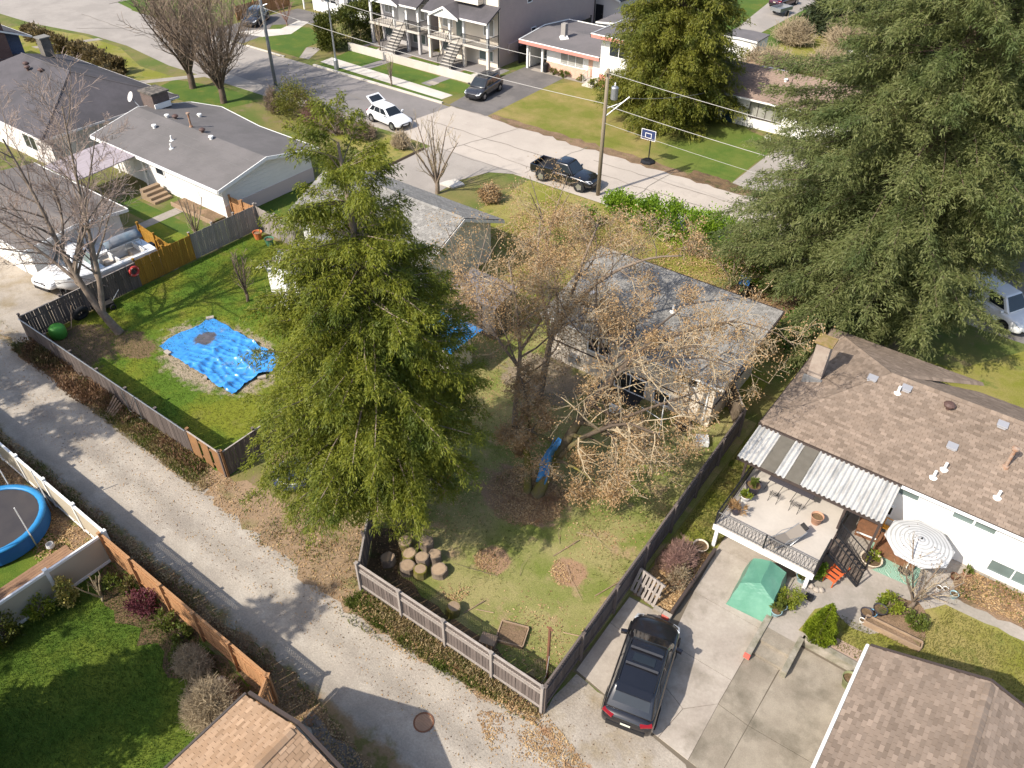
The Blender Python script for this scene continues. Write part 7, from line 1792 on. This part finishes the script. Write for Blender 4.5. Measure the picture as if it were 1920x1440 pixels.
# ---------------------------------------------------------------- trampoline yard
T = thing('trampoline', 'round trampoline with a bright blue edge pad and white net poles', 'trampoline', (-29.75, 4.25, 0))
m_bpad = mat('blue_pad', (.025, .19, .42), (.035, .23, .48), s=2, fa=.06, rough=.4)
pr = [[(r * math.cos(2 * math.pi * i / 32), r * math.sin(2 * math.pi * i / 32), z) for r, z in ((2.02, .80), (2.04, .87), (1.92, .91), (1.79, .88), (1.76, .82))] for i in range(33)]
obj('edge_pad', MB().loft(pr, False), m_bpad, T, True, True)
obj('mat', MB().lathe([(1.76, .83), (1.0, .81), (0, .80)], 32), mat('black_mat', (.045, .04, .042), (.06, .052, .05), s=1.2, fa=.1, rough=.6), T, True)
obj('skirt', MB().lathe([(2.0, .8), (2.0, .15)], 32, cap=False), mat('blue_skirt', (.015, .10, .30), fa=.1, rough=.6), T, True)
for i in range(6):
    a = i * 1.047 + .28; x, y = 2.08 * math.cos(a), 2.08 * math.sin(a)
    obj('leg', MB().tube([(x, y, 0), (x, y, .85)], .03, 6), m_rim, T, True); obj('net_pole', MB().tube([(x, y, .85), (x, y, 2.5)], .025, 6), m_white, T, True)
T = thing('plank_deck', 'weathered brown plank deck beside the white fence corner', 'deck', (-27.4, 2, 0), 0)
m_deckb = mat('brown_deck_board', (.26, .155, .09), (.2, .115, .07), s=2, fa=.15, isl=.18, rough=.85)
for i in range(12): obj('plank', MB().b2(-26.95 + i * .145, -2, .02, -26.95 + i * .145 + .135, 5.6 - (i % 3) * .02, .1), m_deckb, T)
props(obj('folded_tarp', MB().lathe([(.9, 0), (.85, .12), (.5, .2), (0, .22)], 11, (-27.9, 1.6, .1)), m_tarp), 'crumpled blue sheet under the edge of the trampoline', 'sheet')
T = thing('glass_jar', 'round clear pot standing on the plank deck by the trampoline', 'pot', (-27.25, 5.15, .1)); obj('bowl', MB().lathe([(.1, 0), (.17, .12), (.14, .26), (.13, .26), (.15, .12), (0, .02)], 12), mat('frosted', (.5, .5, .5), rough=.3), T, True)
for i, (x, y, lb) in enumerate(((-16.9, 5.65, 'pale border stone nearest the cedar fence'), (-17.1, 5.3, 'pale border stone between the two bare bushes'), (-17.2, 4.95, 'pale border stone nearest the lawn'))):
    props(obj('stone', MB().lathe([(.16, 0), (.18, .08), (.1, .16), (0, .18)], 8, (x, y, 0)), m_conc), lb, 'stone')
# ---------------------------------------------------------------- driveway, deck and patio things
m_green = mat('green_tarp', (.085, .225, .155), (.12, .275, .195), s=1.2, fa=.06, rough=.4, spec=.4, bump=.15, lo=.4, hi=.6)
T = thing('covered_frame', 'green plastic cover stretched over a peaked frame in front of the deck', 'cover', (-3.15, 20.6, .05), R_(4))
E_ = [(-.86, -1.12, .01), (.86, -1.12, .01), (.84, 1.1, .01), (-.84, 1.1, .01), (-.66, -.62, .92), (.68, -.66, .86), (.66, .82, .95), (-.64, .8, .95), (0, -.42, 1.22), (.02, .7, 1.34)]
FQ = [(0, 1, 5, 8, 4), (1, 2, 6, 5), (2, 3, 7, 9, 6), (3, 0, 4, 7), (5, 6, 9, 8), (7, 4, 8, 9)]
bmx = bpy.data.meshes.new('cover'); bmx.from_pydata(E_, [], FQ); bmx.materials.append(m_green)
import bmesh
bb = bmesh.new(); bb.from_mesh(bmx); bmesh.ops.triangulate(bb, faces=bb.faces[:]); bmesh.ops.subdivide_edges(bb, edges=bb.edges[:], cuts=5, use_grid_fill=True)
q = random.Random(3)
for v in bb.verts:
    v.co += Vector((math.sin(v.co.z * 9 + v.co.y * 7) * .014, math.sin(v.co.x * 11) * .012, q.uniform(-.006, .006) + math.sin(v.co.x * 8 + v.co.y * 5) * .01 * (v.co.z > .05)))
bb.to_mesh(bmx); bb.free()
link('cover', bmx, T)
fm_ = MB()
for y in (-.35, .65): fm_.tube([(-.55, y, 0), (-.55, y, .85), (0, y, 1.1), (.55, y, .85), (.55, y, 0)], .015, 5)
obj('frame', fm_, m_grey, T, True)
T = thing('pallet', 'weathered timber pallet leaning at the front of the planting bed', 'pallet', (-6.65, 17.75, 0), R_(-8)); T.rotation_euler = (R_(62), 0, R_(-8))
for i in range(7): obj('slat', MB().b2(-.6 + i * .175, 0, .06, -.6 + i * .175 + .11, 1.05, .085), m_palewood, T, True)
for y in (0, .47, .95): obj('bearer', MB().b2(-.6, y, -.02, .6, y + .09, .058), m_palewood, T, True)
T = thing('bed_kerb', 'short run of concrete blocks with a red end at the front of the bed', 'kerb', (-6.2, 17.5, 0))
for i, x in enumerate((-6.05, -5.68)): obj('block', MB().b2(x, 17.42, 0, x + .35, 17.62, .24), m_conc, T)
obj('red_end', MB().b2(-5.66, 17.36, .06, -5.38, 17.418, .24), bpy.data.materials['red_paint'], T)
T = thing('bed_wall', 'dark timber edging along the driveway side of the planting bed', 'edging', (-5.4, 17.6, 0))
for i in range(3): obj('sleeper', MB().b2(-5.44, 17.64 + i * 1.25, 0, -5.32, 17.64 + i * 1.25 + 1.24, .42), m_darktrim, T)
m_terra = mat('terracotta', (.44, .24, .15), (.38, .22, .15), s=3, fa=.1, rough=.85)
def pot(label, x, y, z, r, h, mt, plant=None, seed=1, pr=None):
    T = thing('plant_pot', label, 'plant pot', (x, y, z))
    obj('pot', MB().lathe([(r * .7, 0), (r, h), (r * 1.08, h), (r * 1.08, h - .03), (r * .98, h - .03), (r * .9, h * .6)], 16, cap=False), mt, T, True, True)
    obj('soil', MB().lathe([(r * .9, h * .82), (0, h * .84)], 14), m_darksoil, T, True)
    if plant:
        g = np.random.default_rng(seed); p_ = pr or r
        P = clumps(260, 8, p_, p_, p_ * .7, g); P[:, 2] += h * .8
        D = unit(P - [0, 0, h * .6]) + g.normal(size=P.shape) * .4
        Vv, Ff = kites(P, unit(D), g.uniform(.6, 1.3, len(P)) * .13, g.uniform(.6, 1.2, len(P)) * .03, g)
        link('foliage', npmesh('foliage', Vv, Ff, plant), T)
    return T
m_potw = mat('cream_pot', (.62, .52, .40), fa=.08); m_potb = mat('blue_glaze', (.28, .42, .45), rough=.3); m_potd = mat('charcoal_pot', (.045, .04, .05), rough=.6)
pot('wide cream pot on the grass below the deck corner', -5.95, 21.25, 0, .30, .32, m_potw, None)
pot('large charcoal planter with a red flower inside the deck corner', -5.25, 24.2, 1.4, .32, .5, m_potd, m_weed, 2, .2)
pot('small white square planter in front of the charcoal one on the deck', -5.3, 23.6, 1.4, .2, .3, m_white, m_lime, 3)
pot('terracotta pot standing on the right side of the deck', -2.5, 24.2, 1.4, .24, .42, m_terra)
pot('pale blue pot with leaves at the foot of the deck post', -2.0, 22.05, .3, .22, .3, m_potb, m_weed, 4)
pot('large pale wooden tub with green leaves at the foot of the stair', -.1, 24.5, .3, .4, .36, m_potw, m_lime, 5, .28)
pot('blue-green pot with spiky leaves on the wall by the round shrub', -2.2, 19.9, .37, .2, .26, m_potb, m_weed, 6)
pot('second blue-green pot behind the spiky one on the wall', -2.1, 20.25, .37, .17, .22, m_potb, m_weed, 7)
pot('small white pot on the patio edge, left of a pair', 2.45, 24.85, .3, .11, .18, m_white); pot('small white pot on the patio edge, right of a pair', 2.68, 24.95, .3, .11, .18, m_white)
pot('pale blue-green pot at the start of the garden path', 3.0, 24.85, .3, .15, .24, m_potb)
pot('terracotta pot in the bed by the white wall', 3.15, 26.25, .31, .16, .2, m_terra, m_weed, 9); pot('rusty pot beside the striped umbrella base', 2.8, 25.8, .31, .15, .2, m_rust)
pot('olive green tub beside the brown garage gutter', .95, 18.9, .05, .26, .5, mat('olive_plastic', (.2, .21, .10), rough=.5))
pot('black pot at the head of the timber trough', .55, 21.95, .3, .22, .26, m_potd); pot('blue bowl between the black pots', .72, 22.15, .3, .17, .14, mat('sky_blue', (.16, .38, .55), rough=.3)); pot('black pot behind the blue bowl', .92, 22.4, .3, .25, .28, m_potd)
pot('small white jar by the end of the trough', .52, 21.6, .3, .1, .14, m_white)
T = thing('dry_fern', 'golden brown dried plant in a pot at the front left of the deck', 'plant', (-5.3, 22.7, 1.4))
obj('pot', MB().lathe([(.14, 0), (.2, .22), (.17, .2)], 12), m_potd, T, True)
g = np.random.default_rng(77); P = clumps(700, 14, .36, .36, .22, g); P[:, 2] += .12; D = unit(P - [0, 0, .1]) + g.normal(size=P.shape) * .3
Vv, Ff = kites(P, unit(D), g.uniform(.6, 1.3, len(P)) * .14, g.uniform(.6, 1.2, len(P)) * .02, g); link('foliage', npmesh('foliage', Vv, Ff, m_brownleaf), T)
def sunlounger():
    T = thing('lounger', 'folding grey sling sun lounger on the front of the deck', 'lounger', (-3.15, 22.45, 1.4), R_(58)); T.scale = (.82, .82, .7)
    m_s = mat('taupe_sling', (.20, .175, .15), fa=.05, rough=.7)
    obj('sling', MB().slab([(-.75, -.3, .35), (.25, -.3, .3), (.25, .3, .3), (-.75, .3, .35)], .02).slab([(.25, -.3, .3), (.95, -.3, .78), (.95, .3, .78), (.25, .3, .3)], .02), m_s, T, True)
    obj('headrest', MB().slab([(.92, -.2, .80), (1.12, -.2, .92), (1.12, .2, .92), (.92, .2, .80)], .07), m_dark, T, True)
    fr = MB()
    for s in (-.32, .32):
        fr.tube([(-.8, s, .36), (.25, s, .3), (.98, s, .8)], .018, 5); fr.tube([(-.6, s, .33), (-.75, s, .02), (.1, s, .02), (.7, s, .6)], .016, 5); fr.tube([(-.3, s, .34), (0, s, .62), (.6, s, .58)], .016, 5)
    obj('frame', fr, m_grey, T, True)
sunlounger()
T = thing('deck_bench_table', 'long dark slatted table on thin black legs under the patio cover edge', 'table', (-3.9, 24.95, 1.4), R_(0)); T.scale = (.95, .9, .9)
for i in range(5): obj('slat', MB().b2(-1.0, -.3 + i * .13, .70, 1.0, -.3 + i * .13 + .11, .73), mat('charcoal_slat', (.06, .055, .065), fa=.1) if i == 0 else bpy.data.materials['charcoal_slat'], T, True)
lg = MB()
for x in (-.9, -.3, .3, .9):
    lg.tube([(x - .15, -.35, 0), (x, 0, .7), (x + .15, .35, 0)], .014, 4)
obj('legs', lg, m_black, T, True)
for i, x in enumerate((-4.35, -3.45)):
    T = thing('folding_chair', ('folding wire chair at the left of the long deck table', 'folding wire chair at the right of the long deck table')[i], 'chair', (x, 24.35, 1.4), R_(90)); T.scale = (.8, .8, .75)
    s = MB()
    for k in range(7): s.tube([(-.2, -.2 + k * .066, .45), (.22, -.2 + k * .066, .43)], .01, 3)
    obj('seat', s, m_black, T, True)
    f = MB()
    for y in (-.22, .22): f.tube([(-.25, y, 0), (.2, y, .43)], .012, 4); f.tube([(.25, y, 0), (-.2, y, .45), (-.3, y, .85)], .012, 4)
    obj('frame', f, m_black, T, True)
    bk = MB()
    for k in range(4): bk.tube([(-.24 - k * .02, -.22, .6 + k * .08), (-.24 - k * .02, .22, .6 + k * .08)], .01, 3)
    obj('backrest', bk, m_black, T, True)
# patio: umbrella, rug, furniture
T = thing('patio_umbrella', 'large round patio umbrella with white and grey rings beside the white wall', 'umbrella', (1.15, 25.0, .3)); T.scale = (.86, .86, .73)
k = N('ringed_canopy'); sp = k.n('VectorMath', operation='LENGTH'); mp = k.n('VectorMath', operation='MULTIPLY'); k.l(k.pos(False), mp.inputs[0]); mp.inputs[1].default_value = (1, 1, 0); k.l(mp.outputs[0], sp.inputs[0])
fr = k.math('FRACT', k.math('MULTIPLY', sp.outputs['Value'], 5.6)); m_ring = k.fin(k.mix(k.rng(fr, .62, .70), (.55, .545, .53), (.36, .355, .34)), .75)
V = [(0, 0, 2.75)]
F = []
for i, r in enumerate((.5, 1.0, 1.48)):
    for a in range(8):
        V.append((r * math.cos(a * .7854 + .3), r * math.sin(a * .7854 + .3), 2.75 - .38 * (r / 1.48) ** 1.25))
for a in range(8):
    b = (a + 1) % 8; F.append((0, 1 + a, 1 + b))
    for i in range(2): F.append((1 + i * 8 + a, 1 + (i + 1) * 8 + a, 1 + (i + 1) * 8 + b, 1 + i * 8 + b))
o = obj('canopy', MB().add(V, F), m_ring, T, True); o.modifiers.new('s', 'SOLIDIFY').thickness = .008
obj('pole', MB().tube([(0, 0, 0), (0, 0, 2.8)], .025, 8), m_white, T, True); obj('base', MB().lathe([(.3, 0), (.28, .08), (.05, .12)], 14), m_dark, T, True); obj('finial', MB().lathe([(.04, 2.74), (.03, 2.84), (0, 2.86)], 8), m_dark, T, True)
rb_ = MB()
for a in range(8): rb_.tube([(0, 0, 2.7), (1.45 * math.cos(a * .7854 + .3), 1.45 * math.sin(a * .7854 + .3), 2.35)], .01, 3)
obj('ribs', rb_, m_grey, T, True)
T = thing('patio_rug', 'green outdoor rug with white palm leaf print on the patio', 'rug', (.45, 25.3, .3), R_(4))
k = N('palm_rug'); w = k.n('TexWave', bands_direction='DIAGONAL'); k.l(k.pos(False), w.inputs['Vector']); w.inputs['Scale'].default_value = 6.5; w.inputs['Distortion'].default_value = 9; w.inputs['Detail'].default_value = 0; w.inputs['Detail Scale'].default_value = .6
obj('cloth', MB().b2(-.8, -1.0, .004, 1.2, .8, .012), k.fin(k.mix(k.rng(w.outputs['Fac'], .86, .93), (.17, .31, .23), (.42, .52, .43)), .9), T, True)
T = thing('wicker_chair', 'brown wicker sofa on the rug edge under the striped umbrella', 'sofa', (.6, 25.45, .312), R_(-4))
m_wick = mat('brown_wicker', (.22, .10, .05), (.15, .075, .04), s=6, f=30, fa=.3, rough=.8)
obj('seat', MB().b2(-.7, -.3, 0, .7, .3, .36), m_wick, T, True); obj('backrest', MB().b2(-.7, .3, 0, .7, .42, .72), m_wick, T, True); obj('arm', MB().b2(-.82, -.3, 0, -.7, .42, .55), m_wick, T, True); obj('arm', MB().b2(.7, -.3, 0, .82, .42, .55), m_wick, T, True)
T = thing('wicker_box', 'square brown wicker basket box with a pale strap below the patio cover', 'basket', (-.7, 26.0, .3), R_(6))
obj('body', MB().b2(-.42, -.32, 0, .42, .32, .5), m_wick, T, True); obj('lid', MB().b2(-.44, -.34, .5, .44, .34, .54), m_wick, T, True); obj('strap', MB().b2(-.38, -.36, .2, .4, -.345, .28), m_white, T, True)
T = thing('yellow_swing', 'orange framed garden swing seat behind the wicker sofa', 'swing seat', (0.15, 26.35, .3)); m_yel = mat('orange_frame_paint', (.6, .27, .03), rough=.4)
obj('seat', MB().b2(-.4, -.1, .45, .5, .12, .5), m_yel, T, True); obj('frame', MB().tube([(-.45, 0, 0), (-.4, 0, 1.0), (.5, 0, 1.0), (.55, 0, 0)], .03, 5), m_yel, T, True)
T = thing('orange_bench', 'bright orange slatted garden bench at the foot of the black stair', 'bench', (-1.0, 22.95, .3), R_(76))
m_or = mat('orange_paint', (.55, .115, .035), fa=.1, rough=.5)
for i in range(5): obj('slat', MB().b2(-.55 + i * .24, -.27, .40, -.55 + i * .24 + .14, .27, .43), m_or, T, True)
obj('rail', MB().b2(-.55, -.24, .33, .57, -.19, .40).b2(-.55, .19, .33, .57, .24, .40), m_or, T, True)
for x in (-.48, .5):
    for y in (-.2, .2): obj('leg', MB().tube([(x, y, 0), (x, y, .35)], .025, 4), m_or, T, True)
tray('timber_trough', 'long narrow pale timber planter trough on the yellow-green lawn', 'planter', 1.6, 21.72, R_(2), 2.0, .32, .26, .05, m_timber, m_soil, TZ)
T = thing('reed_roll', 'bundle of woven reed screen lying behind the low concrete wall', 'reed screen', (.5, 19.95, .12), R_(2))
k = N('reed'); pz = k.pos(False); m_reed = k.fin(k.val((.36, .26, .2), k.noise(pz, 14, 4, .7, (6, .5, 1)), .5), .95)
obj('mat', MB().b2(-.75, -.3, .14, .8, .42, .2), m_reed, T, True); obj('edge_board', MB().b2(-1.2, -.38, .1, .85, -.30, .24), m_timber, T, True)
props(obj('white_box', MB().b2(.98, 17.6, .2, 1.28, 18.3, .75), m_white), 'white meter box on the side of the brown garage', 'box')
props(obj('metal_stand', MB().b2(-1.6, 21.3, .3, -1.3, 21.5, .5), m_black), 'small black stand between the pots and the round shrub', 'stand')
for i, (x, y) in enumerate(((-1.6, 22.0), (-1.35, 21.95), (-1.2, 22.05), (-1.95, 22.4))): props(obj('rock', MB().lathe([(.12, 0), (.14, .07), (.06, .14), (0, .15)], 7, (x, y, .3)), m_conc), ('rock below the lime bush, by the pale blue pot', 'rock below the lime bush at its middle', 'rock below the lime bush, beside the orange bench', 'rock behind the pale blue pot')[i], 'rock')
# pool and playthings across the street
T = thing('above_ground_pool', 'oval above ground pool with a white cover behind the brown roofed house', 'swimming pool', (-26.6, 75.6, 0), R_(8))
ring = [(3.4 * math.cos(i * .2618), 1.7 * math.sin(i * .2618)) for i in range(24)]
obj('wall', MB().loft([[(x, y, 0) for x, y in ring], [(x, y, 1.2) for x, y in ring]], False), m_white, T, True)
obj('cover', MB().loft([[(x * 1.03, y * 1.03, 1.2) for x, y in ring], [(x * 1.0, y * 1.0, 1.3) for x, y in ring], [(x * .5, y * .5, 1.24) for x, y in ring]]), m_white, T, True)
po = MB().box((0, 0, .5), (.09, .09, 1.2)).mesh('support', m_grey)
for x, y in ring[::2]: link('support', po, T, (x * 1.05, y * 1.05, .1))
T = thing('pool_deck', 'unpainted timber pool deck with rails behind the white pool', 'deck', (-27.5, 78.5, 0)); obj('platform', MB().b2(-29, 77.6, 1.0, -26, 80, 1.15), m_timber, T)
for a, b in (((-29, 77.7, 1.15), (-29, 80, 1.15)), ((-29, 80, 1.15), (-26, 80, 1.15)), ((-26, 80, 1.15), (-25.2, 77.8, .1))): railing(T, a, b, .95, m_timber, 3, .05)
T = thing('pink_playhouse', 'pink plastic playhouse with a pale roof beside the spruce', 'playhouse', (-20.4, 84.5, 0), .3); m_pink = mat('pink_plastic', (.55, .08, .22), rough=.5)
obj('wall', MB().b2(-1, -.8, 0, 1, .8, 1.5), m_pink, T, True); obj('roof', MB().slab([(-1.2, -1, 1.5), (1.2, -1, 1.5), (1.2, 0, 2.2), (-1.2, 0, 2.2)], .08).slab([(1.2, 1, 1.5), (-1.2, 1, 1.5), (-1.2, 0, 2.2), (1.2, 0, 2.2)], .08), m_offw, T, True); obj('door', MB().b2(-.3, -.85, .05, .3, -.802, 1.2), m_white, T, True)
chair('dark garden chair on the lawn before the coral house steps', -38.7, 64.9, 1.57, m_black); 
T = thing('porch_steps', 'pale steps with white rails at the coral house door', 'steps', (-39.4, 65.4, 0))
for i in range(3): obj('step', MB().b2(-40, 64.9 + i * .4, 0, -38.8, 66.28, .16 + i * .16), m_white_conc, T)
railing(T, (-40.0, 65.0, .3), (-40.0, 66.25, .5), .85, m_white, 5, .02)
T = thing('garden_bin', 'black bin beside the carport post of the coral house', 'bin', (-45.0, 66.0, 0)); obj('body', MB().lathe([(.22, 0), (.28, .8), (0, .82)], 10), m_black, T, True); obj('lid', MB().lathe([(.3, .82), (.28, .88), (0, .9)], 10), m_dark, T, True)
props(obj('stone_slab', MB().prism(jit([(-36.9, 40.4), (-35.6, 40.6), (-35.2, 41.5), (-36.4, 41.8)], .3, .05), 0, .12), m_white_conc), 'pale kidney shaped concrete slab beside the small bare tree', 'slab')
